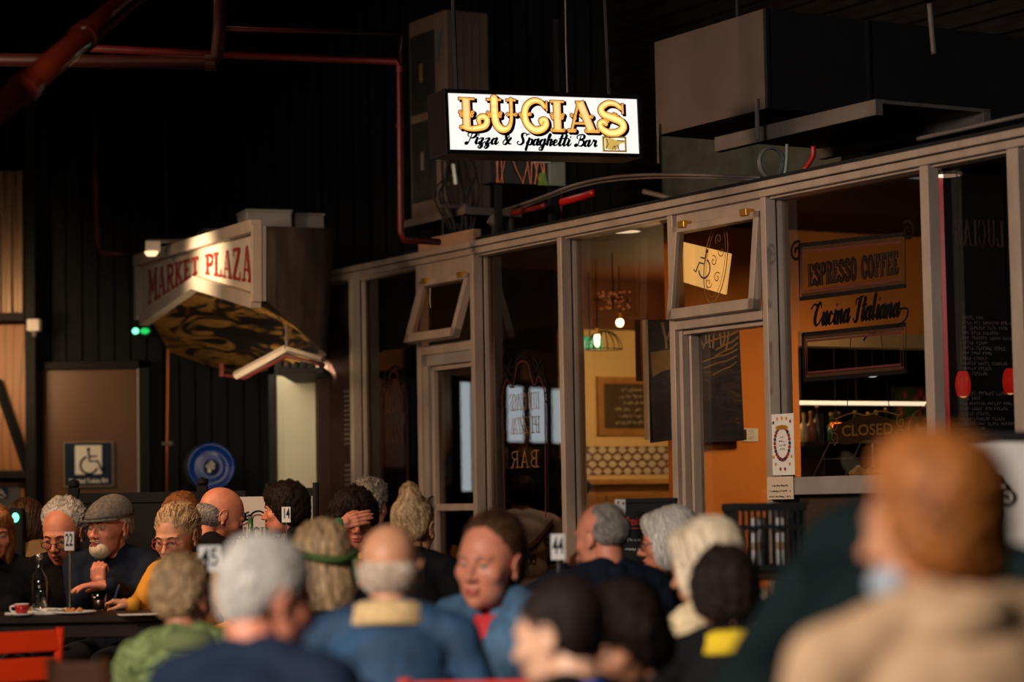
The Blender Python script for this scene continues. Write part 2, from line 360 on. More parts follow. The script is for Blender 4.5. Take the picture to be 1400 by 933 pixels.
# brush-script letters: width of the pen follows the stroke's direction
SCR = {
 'P': (.62, [[(.1, .12), (.02, .05), (.05, -.04), (.15, .0), (.28, .4), (.42, .95)], [(.2, .62), (.12, .8), (.3, 1.0), (.55, 1.02), (.7, .85), (.6, .6), (.4, .48), (.3, .52)]]),
 'i': (.27, [[(.0, .1), (.1, .3), (.16, .5)], [(.16, .5), (.08, .15), (.12, .0), (.22, .05), (.3, .2)], [(.22, .72), (.25, .82)]]),
 'z': (.42, [[(.02, .4), (.12, .5), (.26, .46), (.16, .2), (.05, .0)], [(.05, .0), (.2, .02), (.2, -.2), (.06, -.38), (-.04, -.28), (.1, -.1), (.42, .2)]]),
 'a': (.46, [[(.34, .42), (.2, .5), (.05, .3), (.04, .05), (.14, .0), (.28, .2), (.36, .5)], [(.36, .5), (.28, .15), (.32, .0), (.4, .05), (.48, .2)]]),
 '&': (.7, [[(.55, .55), (.4, .3), (.2, .0), (.05, .05), (.05, .25), (.25, .5), (.42, .68), (.36, .85), (.22, .75), (.26, .5), (.42, .1), (.6, .05)]]),
 'S': (.62, [[(.62, .85), (.55, 1.0), (.36, .98), (.3, .75), (.38, .5), (.4, .2), (.22, .0), (.05, .06), (.0, .2), (.1, .3)], [(.6, .8), (.66, .92), (.8, .95)]]),
 'p': (.46, [[(.0, .15), (.12, .4), (.18, .52)], [(.2, .55), (.1, .1), (.0, -.42)], [(.14, .3), (.28, .5), (.4, .42), (.36, .12), (.22, .0), (.12, .08)]]),
 'g': (.46, [[(.34, .42), (.2, .5), (.05, .3), (.04, .05), (.14, .0), (.28, .2), (.36, .5)], [(.36, .5), (.28, .0), (.16, -.4), (.0, -.42), (.0, -.25), (.2, -.08), (.46, .15)]]),
 'h': (.46, [[(.0, .15), (.25, .7), (.3, .98), (.2, .95), (.12, .5), (.04, .0)], [(.08, .2), (.22, .48), (.34, .48), (.3, .2), (.28, .02), (.36, .02), (.48, .2)]]),
 'e': (.36, [[(.05, .2), (.22, .28), (.28, .42), (.18, .5), (.06, .32), (.06, .08), (.16, .0), (.28, .08), (.38, .22)]]),
 't': (.3, [[(.0, .15), (.14, .45), (.26, .92)], [(.26, .9), (.1, .2), (.12, .0), (.22, .04), (.32, .2)], [(.06, .6), (.4, .64)]]),
 'B': (.66, [[(.1, .15), (.02, .05), (.08, -.03), (.18, .05), (.28, .45), (.4, .95)], [(.15, .65), (.12, .85), (.35, 1.02), (.6, .95), (.6, .7), (.34, .54), (.56, .48), (.62, .22), (.42, .0), (.22, .05)]]),
 'r': (.4, [[(.0, .12), (.12, .4), (.16, .55), (.24, .46), (.34, .46)], [(.34, .46), (.28, .12), (.34, .0), (.46, .12)]]),
 'C': (.6, [[(-.25, .72), (-.05, .9), (.2, .85), (.45, .9)], [(.5, .75), (.45, .95), (.28, .85), (.1, .5), (.06, .15), (.2, .0), (.38, .1), (.56, .3)]]),
 'u': (.46, [[(.02, .45), (.1, .5), (.04, .15), (.1, .0), (.22, .12), (.34, .48)], [(.34, .5), (.28, .12), (.32, .0), (.46, .18)]]),
 'c': (.36, [[(.3, .4), (.2, .5), (.06, .32), (.04, .08), (.14, .0), (.26, .06), (.38, .22)]]),
 'n': (.48, [[(.02, .4), (.1, .5), (.04, .0)], [(.06, .15), (.2, .46), (.32, .5), (.3, .2), (.3, .02), (.38, .02), (.5, .2)]]),
 'I': (.5, [[(.1, .7), (.15, .9), (.4, .92), (.6, 1.0)], [(.42, .92), (.3, .5), (.2, .05), (.05, -.05), (-.05, .1)]]),
 'l': (.28, [[(.0, .15), (.2, .6), (.28, .98), (.2, .95), (.08, .2), (.12, .0), (.3, .2)]]),
 ' ': (.3, [])}
def script(mb, txt, x, z, h, M, y=0.0, total=None, sx=1.0, wmul=1.0):
    adv = sum(SCR[c][0] for c in txt)
    if total: sx = total / (adv * h)
    for c in txt:
        a, st = SCR[c]
        for pts in st:
            q = catmull([(x + p[0] * h * sx + p[1] * h * .12, z + p[1] * h) for p in pts], 5); wd = []
            for i in range(len(q)):
                a1 = q[max(0, i - 1)]; b1 = q[min(len(q) - 1, i + 1)]; l = math.hypot(b1[0] - a1[0], b1[1] - a1[1]) or 1
                wd.append(h * wmul * (.075 + .11 * max(0, (a1[1] - b1[1]) / l)))
            ribbon(mb, q, wd, M, y)
        x += a * h * sx
def scroll(cx, cz, r, turns, a0, dirn=1, n=26):
    return [(cx + r * (1 - .8 * k / n) * math.cos(a0 + dirn * turns * 2 * PI * k / n), cz + r * (1 - .8 * k / n) * math.sin(a0 + dirn * turns * 2 * PI * k / n)) for k in range(n + 1)]
def wheelchair(mb, x, z, h, M, y=0.0, flip=1, wd=.075):
    f = lambda pts: [(x + flip * p[0] * h, z + p[1] * h) for p in pts]
    disc(mb, x + flip * .36 * h, z + .93 * h, .075 * h, M, y)
    ribbon(mb, f([(.37, .82), (.4, .47), (.72, .47), (.86, .12), (.98, .17)]), wd * h, M, y)
    ribbon(mb, f([(.38, .66), (.66, .66)]), wd * h * .8, M, y)
    ribbon(mb, f([(.38 + .33 * math.cos(R(a)), .32 + .33 * math.sin(R(a))) for a in range(112, 352, 12)]), wd * h, M, y)

# ================================================================== THE HALL
def PM(s0): return Matrix.Translation(W(s0, 0, 0)) @ Matrix.Rotation(WANG, 4, 'Z')   # plane across the shop: local x inward, -y faces the viewer
def hitp(px, py, s0):
    """pixel -> (inward, z) on the cross plane at s0"""
    d = ray(px, py); o = W(s0, 0, 0); t = (o - CAM).dot(WA) / d.dot(WA); p = CAM + d * t
    return (-(p - o).dot(WN), p.z)
def proot(name, s0, px, py, label=None, cat=None, group=None):
    x, z = hitp(px, py, s0); return empty(name, PM(s0) @ Vector((x, 0, z)), WANG, label, cat, group)
def prel(s0, px, py, bx, by):
    a = hitp(px, py, s0); b = hitp(bx, by, s0); return (a[0] - b[0], a[1] - b[1])
def obj_at(mb, name, mats, M, smooth=False):
    o = mb.build(name, mats, None, smooth); o.matrix_world = M; return o

mb = MB(); mb.box(-11, 7, -6, 19, -.1, 0)
struct(mb.build('floor', ramp_mat('dark_concrete', [(.3, (.03, .028, .026)), (.7, (.055, .05, .046))], 'NOISE', 3, .5)))
mb = MB(); mb.box(-11, 7, -6, 19, 7.2, 7.3)
for k in range(9): mb.box(-11, 7, -4 + k * 2.7, -3.85 + k * 2.7, 6.9, 7.2)
struct(mb.build('ceiling', CHAR))
# far wall, vertical boards
YB = 18.0
mb = MB(); mb.box(-11, -1.0, YB + .06, YB + .3, 0, 7.2); mb.box(-1.0, 1.3, YB + .06, YB + .3, 2.8, 7.2)
for k in range(102): x = -11 + k * .12; mb.box(x, x + .108, YB, YB + .06, 0 if x < -1.1 else 2.8, 7.2)
struct(mb.build('wall_back', DARKW))
mb = MB(); mb.box(-11.2, -11, -6, 19, 0, 7.2)
for k in range(60): mb.box(-11, -10.97, -6 + k * .4, -5.9 + k * .4, 0, 7.2)
struct(mb.build('wall_left', CHAR))
# bright windows of the hall, beyond the left of the frame; the shop glass mirrors them
def refl_pt(px, py):                                     # where the mirror ray of a pixel meets the far wall
    h = hitw(px, py); d = ray(px, py); d = d - WN * 2 * d.dot(WN); t = (17.6 - h.y) / d.y; return h + d * t
SKYL = mat('daylight_pane', (.6, .66, .7), .5, var=0, emit=4.5, ecol=(.8, .88, .92))
def daywin(n, a, b, split=3):
    A = refl_pt(*a); B = refl_pt(*b); x0, x1 = sorted((A.x, B.x)); z0, z1 = sorted((A.z, B.z))
    r = empty('window_%d' % n, ((x0 + x1) / 2, 17.6, z0)); r['kind'] = 'structure'; w2 = (x1 - x0) / 2; h = z1 - z0
    m1 = MB(); m1.box(-w2, w2, -.01, .01, 0, h); m1.build('pane', SKYL, r)
    m1 = MB()
    for k in range(split + 1):
        x = -w2 + 2 * w2 * k / split; m1.box(x - .03, x + .03, -.05, .01, 0, h)
    m1.box(-w2 - .03, w2 + .03, -.05, .01, -.05, 0); m1.box(-w2 - .03, w2 + .03, -.05, .01, h, h + .05); m1.build('window_frame', BLACK, r)
daywin(11, (676, 604), (766, 534)); daywin(12, (646, 672), (620, 522), 1)

# --- plywood bay, posts, service door on the far wall (left of the frame)
def wallpt(px, py, Y=YB): return P(px, py, Y)
a = wallpt(-60, 445, 17.9); b = wallpt(42, 652, 17.9)
r = empty('plywood_panel', (b.x - .5, 17.9, b.z), 0, 'golden plywood wall panel with black diagonal brace, left edge of the hall', 'panel')
wd = .5; h = a.z - b.z
mb = MB(); mb.bbox(-.45, wd, 0, .05, 0, h, .004); mb.build('plywood_sheet', PLY, r)
mb = MB(); p0 = wallpt(-4, 520, 17.85); p1 = wallpt(40, 650, 17.85)
mb.tube([Vector((p0.x - (b.x - .5), -.06, p0.z - b.z)), Vector((p1.x - (b.x - .5), -.06, p1.z - b.z))], .034, 4); mb.build('diagonal_brace', BLACK, r)
for k in range(4):                                       # the same bays continue out of frame; the glass mirrors them
    q = empty('plywood_panel', (b.x - 2.1 - k * 1.55, 17.9, b.z - .1), 0, 'plywood wall panel with black brace beyond the left edge', 'panel', 'plywood bays beyond the frame')
    mb = MB(); mb.bbox(-.62, .62, 0, .05, 0, h + .1, .004); mb.build('plywood_sheet', PLY, q)
    mb = MB(); mb.tube([(-.5, -.06, h), (.6, -.06, 0)], .05, 4); mb.build('diagonal_brace', BLACK, q)
mb = MB(); x0 = wallpt(43, 500).x; x1 = wallpt(58, 500).x; mb.bbox(x0, x1, 17.75, 17.99, 0, 7.0, .01)
struct(mb.build('trim_1', BLACK))
mb = MB(); za = wallpt(20, 442).z; zb = wallpt(20, 432).z; mb.bbox(-6.5, x0, 17.76, 17.99, za, zb, .005); zc = wallpt(20, 655).z; mb.bbox(-6.5, x0, 17.76, 17.86, zc, zc + .06, .005)
struct(mb.build('trim_2', BLACK))
# ribbed metal cladding above the plywood
zt = wallpt(20, 238).z - 1.5; zb = wallpt(20, 432).z; mb = MB(); mb.box(-6.5, x0, 17.85, 17.98, zb, zt + 1.5)
for k in range(34): x = x0 - .02 - k * .085; mb.bbox(x - .045, x, 17.80, 17.86, zb, zt + 1.5, .01)
struct(mb.build('wall_clad', mat('ribbed_steel', (.24, .16, .10), .45, .3, var=.35, scale=5, stretch=(2, 1, .25))))
light('AREA', 'plywood_fill', P(-90, 470, 16.6), 6, (1, .66, .34), .4, .2, target=P(20, 560, 17.9), spread=110)  # unseen fill added to brighten the plywood
light('SPOT', 'cladding_lamp', P(-30, 395, 17.0), 10, (1, .6, .3), .05, target=P(2, 420, 17.9), spot=120, blend=1)
# notice below the plywood
q = P(-30, 698, 17.88); r = empty('notice_board', q, 0, 'grey notice with small wheelchair symbol below plywood panel', 'sign')
ww = P(34, 698, 17.88).x - q.x; hh = P(10, 660, 17.88).z - q.z
mb = MB(); mb.bbox(0, ww, -.02, .02, 0, hh, .003); mb.build('backing_panel', mat('brown_board', (.25, .1, .03), .6), r)
mb = MB(); mb.box(.01, ww - .03, -.03, -.02, .02, hh - .025); mb.build('notice_face', mat('slate_grey', (.055, .06, .07), .5), r)
mb = MB(); mb.box(ww - .2, ww - .115, -.034, -.03, hh - .12, hh - .035); mb.build('symbol_tile', mat('navy', (.01, .018, .05), .5), r)
mb = MB(); wheelchair(mb, ww - .19, hh - .11, .062, I4, -.036, wd=.1)
mb.build('wheelchair_symbol', PAPER, r)
# service door
a = P(60, 507, 17.95); b = P(190, 690, 17.95); r = empty('door_1', (a.x, 17.95, 0)); r['kind'] = 'structure'; dw = b.x - a.x; dh = a.z
mb = MB(); mb.bbox(0, dw, -.02, .03, 0, dh, .004); d = mb.build('door_leaf', DOORW, r)
mb = MB(); mb.bbox(-.06, 0, -.06, .04, 0, dh + .06, .004); mb.bbox(dw + .012, dw + .09, -.06, .04, 0, dh + .06, .004); mb.bbox(-.06, dw + .09, -.06, .04, dh, dh + .06, .004)
mb.build('door_frame', BLACK, r)
mb = MB(); mb.box(dw + .001, dw + .009, -.045, -.03, 0, dh); mb.build('edge_strip', mat('steel_edge', (.5, .42, .36), .35, .5, var=.1), r)
mb = MB(); mb.lathe([(.012, -.055), (.012, -.03), (.03, -.028), (.03, -.02)], (.07, 0, 1.0), 12, 'Y'); mb.build('door_handle', GREYST, r)
# toilets sign
a = P(87, 605, 17.9); b = P(155, 665, 17.9); r = empty('toilet_sign', ((a.x + b.x) / 2, 17.9, b.z), 0, 'navy disabled toilets sign with white wheelchair symbol on wooden door', 'sign')
sw = b.x - a.x; sh = a.z - b.z; h2 = sw / 2
mb = MB(); mb.bbox(-h2, h2, 0, .025, 0, sh, .004); mb.build('sign_board', mat('sign_navy', (.012, .022, .055), .4, var=.05), r)
mb = MB(); t = .006
for q in ((-h2, -h2 + t, 0, sh), (h2 - t, h2, 0, sh), (-h2, h2, 0, t), (-h2, h2, sh - t, sh)): mb.box(q[0], q[1], -.004, 0, q[2], q[3])
mb.build('border', mat('sign_edge', (.35, .22, .12), .4), r)
mb = MB(); pw = sw * .54; mb.bbox(-pw / 2, pw / 2, -.006, .001, sh * .27, sh * .92, .002); mb.build('white_tile', PAPER, r)
mb = MB(); wheelchair(mb, -pw * .34, sh * .29, sh * .58, I4, -.008, wd=.085)
mb.build('wheelchair_symbol', INK, r)
mb = MB(); text_into(mb, 'Disabled Toilets RH', 0, sh * .08, .046, I4, -.006, align='CENTER', off=.0008, sx=sw * .93 / .40 * .9); mb.build('lettering', PAPER, r)
mb = MB(); q = P(47, 445, 17.7); r = empty('wall_sensor', q, 0, 'small white security sensor on the black post', 'sensor')
mb = MB(); mb.bbox(-.05, .045, -.04, .05, -.045, .045, .01); mb.build('housing', WHITE, r)
mb = MB(); mb.lathe([(.02, -.045), (.02, -.07), (.01, -.085)], (0, 0, 0), 12); mb.build('lens', GREYST, r)
# green indicator lamps
for i, (px, py, nm, lb, ww) in enumerate(((185.5, 453, 'indicator_lamp', 'round green indicator light, left of the pair on dark wall', .024), (198.5, 453, 'indicator_lamp', 'oblong green indicator light, right of the pair on dark wall', .034))):
    r = empty('indicator_lamp', P(px, py, 17.9), 0, lb, 'light')
    mb = MB(); mb.ell((0, -.01, 0), (ww, .01, .022)); mb.build('green_lens', mat('green_led_%d' % i, (.02, .6, .2), .3, var=0, emit=(2.5, .9)[i], ecol=((.2, 1, .55), (.01, .7, .12))[i]), r, True)
    mb = MB(); mb.lathe([(ww + .012, 0), (ww + .012, .08)], (0, 0, 0), 16, 'Y'); mb.build('lamp_body', BLACK, r)
r = empty('indicator_lamp', P(21.5, 708, 12.9), 0, 'small green reflection, built as a glowing lens behind the seated diners, far left', 'light')  # a green reflection, built as a small glowing lens on a stand
mb = MB(); mb.ell((0, -.01, 0), (.02, .01, .026)); mb.build('green_lens', mat('green_led_3', (.02, .6, .2), .3, var=0, emit=4, ecol=(.1, 1, .4)), r, True)
mb = MB(); mb.bbox(-.04, .04, 0, .06, -r.location.z, .05, .01); mb.build('lamp_body', BLACK, r)

# thin copper pipe with valve, on the wall
def pipe(name, pts, r, m, label, cat='pipe', flanges=(), group=None, fr=1.2):
    P0 = Vector(pts[0]); root = empty(name, P0, 0, label, cat, group)
    m1 = MB(); m1.tube([Vector(p) - P0 for p in pts], r, 12); m1.build('pipe_run', m, root, True)
    for f, d in flanges:
        m2 = MB(); d = Vector(d).normalized(); f = Vector(f) - P0; m2.tube([f - d * r * .8, f + d * r * .8], r * fr, 14); m2.build('coupling', m, root)
    return root
COP = mat('copper_orange', (.5, .12, .035), .4, .3, var=.2)
pr = pipe('wall_pipe', [P(228, 345, 17.85), P(230, 470, 17.85), P(228.5, 606, 17.85), P(228, 690, 17.85)], .009, COP, 'thin orange pipe running down dark wall beside the wooden door')
mb = MB(); q = P(228.5, 607, 17.8) - P(228, 345, 17.85)
mb.tube([q + Vector((-.03, 0, 0)), q + Vector((.035, 0, 0))], .011, 10); mb.ell(q + Vector((.028, -.01, 0)), (.02, .02, .02)); mb.ell(q + Vector((-.026, -.01, 0)), (.012, .012, .015)); mb.build('valve', GREYST, pr, True)
pipe('thin_pipe', [P(228, 345, 17.85), P(227, 250, 17.85), P(224, 145, 17.85), P(223, 100, 17.97)], .011, REDP, 'thin dark red drop pipe above the lamp on the wall')
pipe('drop_pipe', [P(129, 148, 17.2), P(130, 250, 17.2), P(133, 335, 17.2), P(139, 346, 17.2), P(185, 347, 17.2)], .022, REDP, 'dark red pipe bending to the right high on left wall', flanges=[(P(130, 250, 17.2), (0, 0, 1))])
# big sprinkler pipes under the roof
pa = P(-40, 182, 8.6); pb = P(235, -52, 11.2); dr = (pb - pa)
RPG = mat('glossy_red_pipe', (.03, .004, .003), .14, .35, var=.2)
pipe('sprinkler_main', [pa, pb], .052, RPG, 'thick glossy red pipe running diagonally across top left corner', flanges=[(pa + dr * .5, dr), (pa + dr * .22, dr), (pa + dr * .8, dr)])
light('AREA', 'pipe_streak_fill', P(60, -160, 9.2), 2.2, (1, .55, .18), .06, 1.6, target=P(120, 30, 10.1), spread=35)  # unseen strip added for the bright streak along the thick pipe
pipe('sprinkler_branch', [P(-40, 81, 12), P(288, 86, 12.3), P(296, 80, 12.3), P(300, 40, 12.3), P(302, -30, 12.3)], .034, mat('dull_maroon_pipe', (.02, .003, .002), .5, var=.2), 'dark red branch pipe crossing left, turning up', flanges=[(P(150, 84, 12.2), (1, 0, 0)), (P(288, 86, 12.3), (1, 0, 0))])
pipe('sprinkler_pipe', [P(125, 66, 13), P(285, 74, 13.4), P(540, 84, 14.2), P(547, 90, 14.2), P(547, 175, 14.2), P(548, 318, 14.2), P(552, 328, 14.2), P(600, 331, 14.4)], .021, mat('red_pipe_light_tone', (.10, .007, .005), .45, .1, var=.2), 'red pipe running right then dropping beside the air conditioner', flanges=[(P(547, 172, 14.2), (0, 0, 1)), (P(547, 95, 14.2), (0, 0, 1))])  # lighter copy of the red pipe paint, light put into its colour
pipe('conduit_pipe', [P(300, 39, 12.32), P(548, 46, 14.2), P(547, 92, 14.2)], .012, REDP, 'thin dark pipe near the ceiling above the longer red pipe')
light('AREA', 'roof_lamp', P(270, -60, 12.5), .8, (1, .6, .4), .3, .3, target=P(280, 80, 12.4))

# blue hose reel
r = empty('hose_reel', P(287.5, 639, 17.4), R(14), 'round blue fire hose reel with black hub on dark wall', 'hose reel')
BLUE = mat('blue_enamel', (.002, .038, .26), .3, var=.06)
rad = .168
mb = MB(); mb.lathe([(.0, -.05), (.05, -.052), (.06, -.03), (.075, -.045), (.1, -.03), (.135, -.03), (.152, -.055), (rad, -.055), (rad + .006, -.045), (rad, -.03), (.1, -.01), (0, -.01)], (0, 0, 0), 48, 'Y'); mb.build('front_disc', BLUE, r, True)
mb = MB(); mb.lathe([(0, .17), (rad, .165), (rad + .006, .155), (rad, .145), (0, .14)], (0, 0, 0), 48, 'Y'); mb.build('rear_disc', mat('dark_enamel', (.05, .06, .04), .4), r, True)
mb = MB()
for k in range(5): mb.lathe([(rad - .03, .0 + k * .027), (rad - .012, .0135 + k * .027), (rad - .03, .027 + k * .027)], (0, 0, 0), 32, 'Y')
mb.build('hose', mat('black_hose', (.02, .02, .02), .6), r, True)
mb = MB(); mb.lathe([(0, -.06), (.05, -.06), (.052, -.05), (0, -.05)], (0, 0, 0), 28, 'Y'); mb.build('hub_label', INK, r)
mb = MB(); MM = Matrix.Translation((-.002, -.063, .004)) @ Matrix.Rotation(R(42), 4, 'Y')
for t, z in (('FIRE', .014), ('HOSE', -.006), ('REEL', -.026)): text_into(mb, t, -.03, z, .024, MM, 0, off=.0006)
disc(mb, -.037, -.002 - .03, .013, Matrix.Translation((.022, -.063, .004))); mb.build('hub_lettering', PAPER, r)
mb = MB(); mb.box(-.06, .06, .17, .63, -.06, .06); mb.build('wall_bracket', BLACK, r)
mb = MB(); mb.tube([(rad * .25, -.06, -rad * .9), (rad * .25 + .03, -.065, -rad - .06)], .02, 8); mb.build('hose_nozzle', BLACK, r)

# ================================================================== MARKET PLAZA bulkhead
A = P(200, 441, 17.0); B = P(274, 387, 15.75); Cc = P(355, 412, 14.25); T0 = P(193, 357, 17.0); T1 = P(355, 309, 14.25)
L0 = P(193, 436, 17.0); L0.x = T0.x; L0.y = T0.y
dirf = Vector((T1.x - T0.x, T1.y - T0.y, 0)); FL = dirf.length; dirf.normalize(); ang = math.atan2(dirf.y, dirf.x)
MR = empty('passage_signboard', (T0.x, T0.y, L0.z), ang, 'large white signboard lettered in red slab capitals, boxed over the passage', 'sign')
inv = (Matrix.Translation((T0.x, T0.y, L0.z)) @ Matrix.Rotation(ang, 4, 'Z')).inverted()
def mpx(px, py):                                         # pixel -> local (x,z) on the sign's face
    d = ray(px, py); nn = Vector((-dirf.y, dirf.x, 0)); o = Vector((T0.x, T0.y, 0)); t = (o - CAM).dot(nn) / d.dot(nn); q = inv @ (CAM + d * t); return (q.x, q.z)
c = [mpx(*q) for q in ((193, 357), (355, 309), (355, 412), (274, 387), (202, 438), (194, 436))]
CREAMB = mat('weathered_white_board', (.52, .43, .35), .6, var=.12, scale=5)
mb = MB(); mb.prism(c, 0, .04); o = mb.build('sign_face', mat('sign_white', (.7, .62, .5), .5, var=.06), MR)
def edge(mb, p, q, w=.04, out=.05):
    v = Vector((q[0] - p[0], 0, q[1] - p[1])); l = v.length; M = Matrix.Translation((p[0], 0, p[1])) @ Matrix.Rotation(-math.atan2(v.z, v.x), 4, 'Y')
    mb.bbox(-.005, l + .005, -out, .01, -w / 2, w / 2, .004, M)
mb = MB(); TR = c[1]
edge(mb, c[0], c[1], .075, .06); edge(mb, c[1], c[2], .035); edge(mb, c[2], c[3], .085, .06); edge(mb, c[3], c[4], .075, .06); edge(mb, c[5], c[0], .05); mb.build('sign_frame', CREAMB, MR)
mb = MB(); pts = [mpx(*q) for q in ((204, 428), (214, 362), (354, 336))]
def prof(X):                                             # letters stand between two sloping lines
    f = max(0, min(1, X / FL)); lo_l = mpx(205, 430)[1]; lo_m = mpx(272, 384)[1]; lo_r = mpx(350, 403)[1]
    xm = mpx(272, 393)[0]
    lo = lo_l + (lo_m - lo_l) * X / xm if X < xm else lo_m + (lo_r - lo_m) * (X - xm) / (FL - xm)
    hi = mpx(206, 366)[1] + (mpx(350, 334)[1] - mpx(206, 366)[1]) * f
    return ((hi - lo - .05) * .96, lo + .056)
x0 = mpx(204, 400)[0]; x1 = mpx(347, 380)[0]
slab(mb, 'MARKET PLAZA', x0, 0, .3, I4, -.008, total=x1 - x0, wk=1.0, profile=prof); mb.build('red_lettering', REDINK, MR)
# the box behind, side wall and painted underside
bk = [P(458, 312, 16.3), P(447, 486, 16.3), P(330, 515, 17.6), P(232, 482, 17.9)]
BL = [inv @ p for p in (T0, T1, bk[0], Vector((bk[3].x, 17.95, T0.z)), A, B, Cc, bk[1], bk[2], bk[3])]
mb = MB(); E = .045
v = [Vector((q.x, q.y + (E if i in (0, 1, 4, 5, 6) else 0), q.z)) for i, q in enumerate(BL)]
mb.add(v, [(0, 1, 2, 3), (1, 6, 7, 2), (0, 3, 9, 4)]); mb.build('boxed_wall', mat('stained_plaster', (.34, .30, .27), .75, var=.35, scale=3.2, bump=.3), MR)
SUN = ramp_mat('sunflower_painting', [(0, (.006, .005, .005)), (.44, (.012, .007, .004)), (.47, (.2, .09, .015)), (.55, (.42, .21, .045)), (.62, (.2, .09, .015)), (.66, (.01, .007, .005)), (.74, (.3, .14, .03)), (1, (.02, .01, .006))], 'NOISE', 1.9, .6, (.8, 1.6, 4.4), 1.6, detail=5)
mb = MB(); mb.add(v, [(5, 8, 7, 6), (4, 9, 8, 5)]); mb.build('painted_underside', SUN, MR)
mb = MB(); mb.add([v[4], v[9], v[8], v[7]], [(0, 1, 2, 3)])
# boxes on top
for px0, px1, y0, y1, Y, lb in ((337, 400, 290, 312, 15.9, 'larger pale box standing on top of the sign bulkhead'), (401, 444, 295, 312, 16.1, 'smaller pale box beside the larger on the bulkhead top'), (281, 306, 316, 332, 16.9, 'low dark box behind the sloping sign top')):
    a = P(px0, y0, Y); b = P(px1, y1, Y); r = empty('junction_box', ((a.x + b.x) / 2, Y, b.z - .02), R(20), lb, 'box'); hw = (b.x - a.x) / 2
    mb = MB(); mb.bbox(-hw, hw, 0, .28, 0, a.z - b.z + .02, .006); mb.build('body', mat('box_grey', (.26, .25, .25), .6, var=.1), r)
    mb = MB(); mb.bbox(-hw - .006, hw + .006, -.006, .286, a.z - b.z + .02, a.z - b.z + .035, .004); mb.build('lid', mat('box_grey', (.2, .2, .2)), r)
# floodlight on its arm
q = P(208, 340, 15.9); r = empty('sign_floodlight', q, R(8), 'white floodlight on horizontal arm shining on the red lettered sign', 'lamp')
mb = MB(); mb.bbox(-.045, .055, -.04, .05, -.02, .05, .008); mb.build('housing', WHITE, r)
mb = MB(); mb.lathe([(.03, -.05), (.045, -.03), (.045, -.02)], (-.005, 0, 0), 14); mb.build('lens', mat('lit_lens', (1, .8, .55), .3, var=0, emit=1.2, ecol=(1, .7, .4)), r)
mb = MB(); mb.bbox(.05, .34, -.015, .02, .035, .055, .004); mb.bbox(-.04, .34, .0, .015, .058, .064, .002); mb.build('arm', GREYST, r)
mb = MB(); mb.bbox(.32, .35, -.02, .6, .02, .06, .004); mb.build('arm_bracket', GREYST, r)
tl = P(291, 366, 15.3); ff = Vector((dirf.y, -dirf.x, 0))
light('SPOT', 'sign_lamp_beam', tl + ff * .55 + Vector((0, 0, .12)), 42, (1, .74, .45), .03, target=tl, spot=95, blend=1.0)
light('AREA', 'underside_fill', P(330, 600, 14.9), 5.5, (1, .75, .45), .25, .25, target=P(320, 450, 16.4), spread=120)  # unseen fill added to light the painted underside

# passage: cream panel, cables and gutter below the bulkhead
a = P(378, 514, 17.0); b = P(455, 800, 17.0)
mb = MB(); mb.bbox(a.x, P(447, 600, 17).x, 17.0, 17.2, 0, a.z, .004); mb.box(a.x + .035, a.x + .045, 16.99, 17.0, 0, a.z); struct(mb.build('wall_passage', PALEW))
mb = MB(); mb.bbox(a.x - .05, a.x, 16.9, 17.2, 0, a.z + .1, .004); mb.bbox(a.x - .05, P(446, 600, 17).x, 16.9, 17.2, a.z, a.z + .09, .004); struct(mb.build('trim_3', BLACK))
light('AREA', 'passage_downlight', P(415, 505, 16.4) , 6.5, (1, .86, .6), .5, .1, target=P(412, 620, 17.0))
r = empty('service_duct', P(330, 512, 15.6), 0, 'pale angled duct with red pipe under the painted sunflower soffit', 'duct'); o0 = P(330, 512, 15.6)
mb = MB(); mb.tube([P(322, 514, 15.6) - o0, P(392, 477, 15.4) - o0], .028, 6); mb.tube([P(392, 478, 15.4) - o0, P(442, 492, 15.2) - o0], .022, 6); mb.build('duct_run', mat('duct_grey', (.36, .29, .24), .5, .2, var=.2), r)
mb = MB(); mb.tube([P(300, 512, 15.6) - o0, P(335, 517, 15.6) - o0, P(392, 487, 15.35) - o0, P(443, 500, 15.15) - o0], .012, 8); mb.build('red_pipe', REDP, r, True)
mb = MB(); mb.tube([P(303, 497, 15.6) - o0, P(303, 515, 15.6) - o0], .018, 8); mb.build('pipe_cap', REDP, r)
mb = MB(); ap = P(392, 477, 15.4) - o0
mb.tube([ap, ap + Vector((0, 0, .17))], .01, 6); mb.build('hanger', GREYST, r)
r = empty('cable_tray', P(395, 503, 15.7), 0, 'black slotted cable tray above the cream passage panel', 'tray'); o0 = P(395, 503, 15.7)
mb = MB(); aa = P(382, 508, 15.9) - o0; bb = P(446, 499, 15.9) - o0; mb.bbox(aa.x, bb.x, 0, 1.31, -.035, -.0, .004)
for k in range(6): x = aa.x + (bb.x - aa.x) * (k + .5) / 6; mb.bbox(x - .01, x + .01, 0, .15, 0, .04, .002)
mb.build('tray_body', BLACK, r)

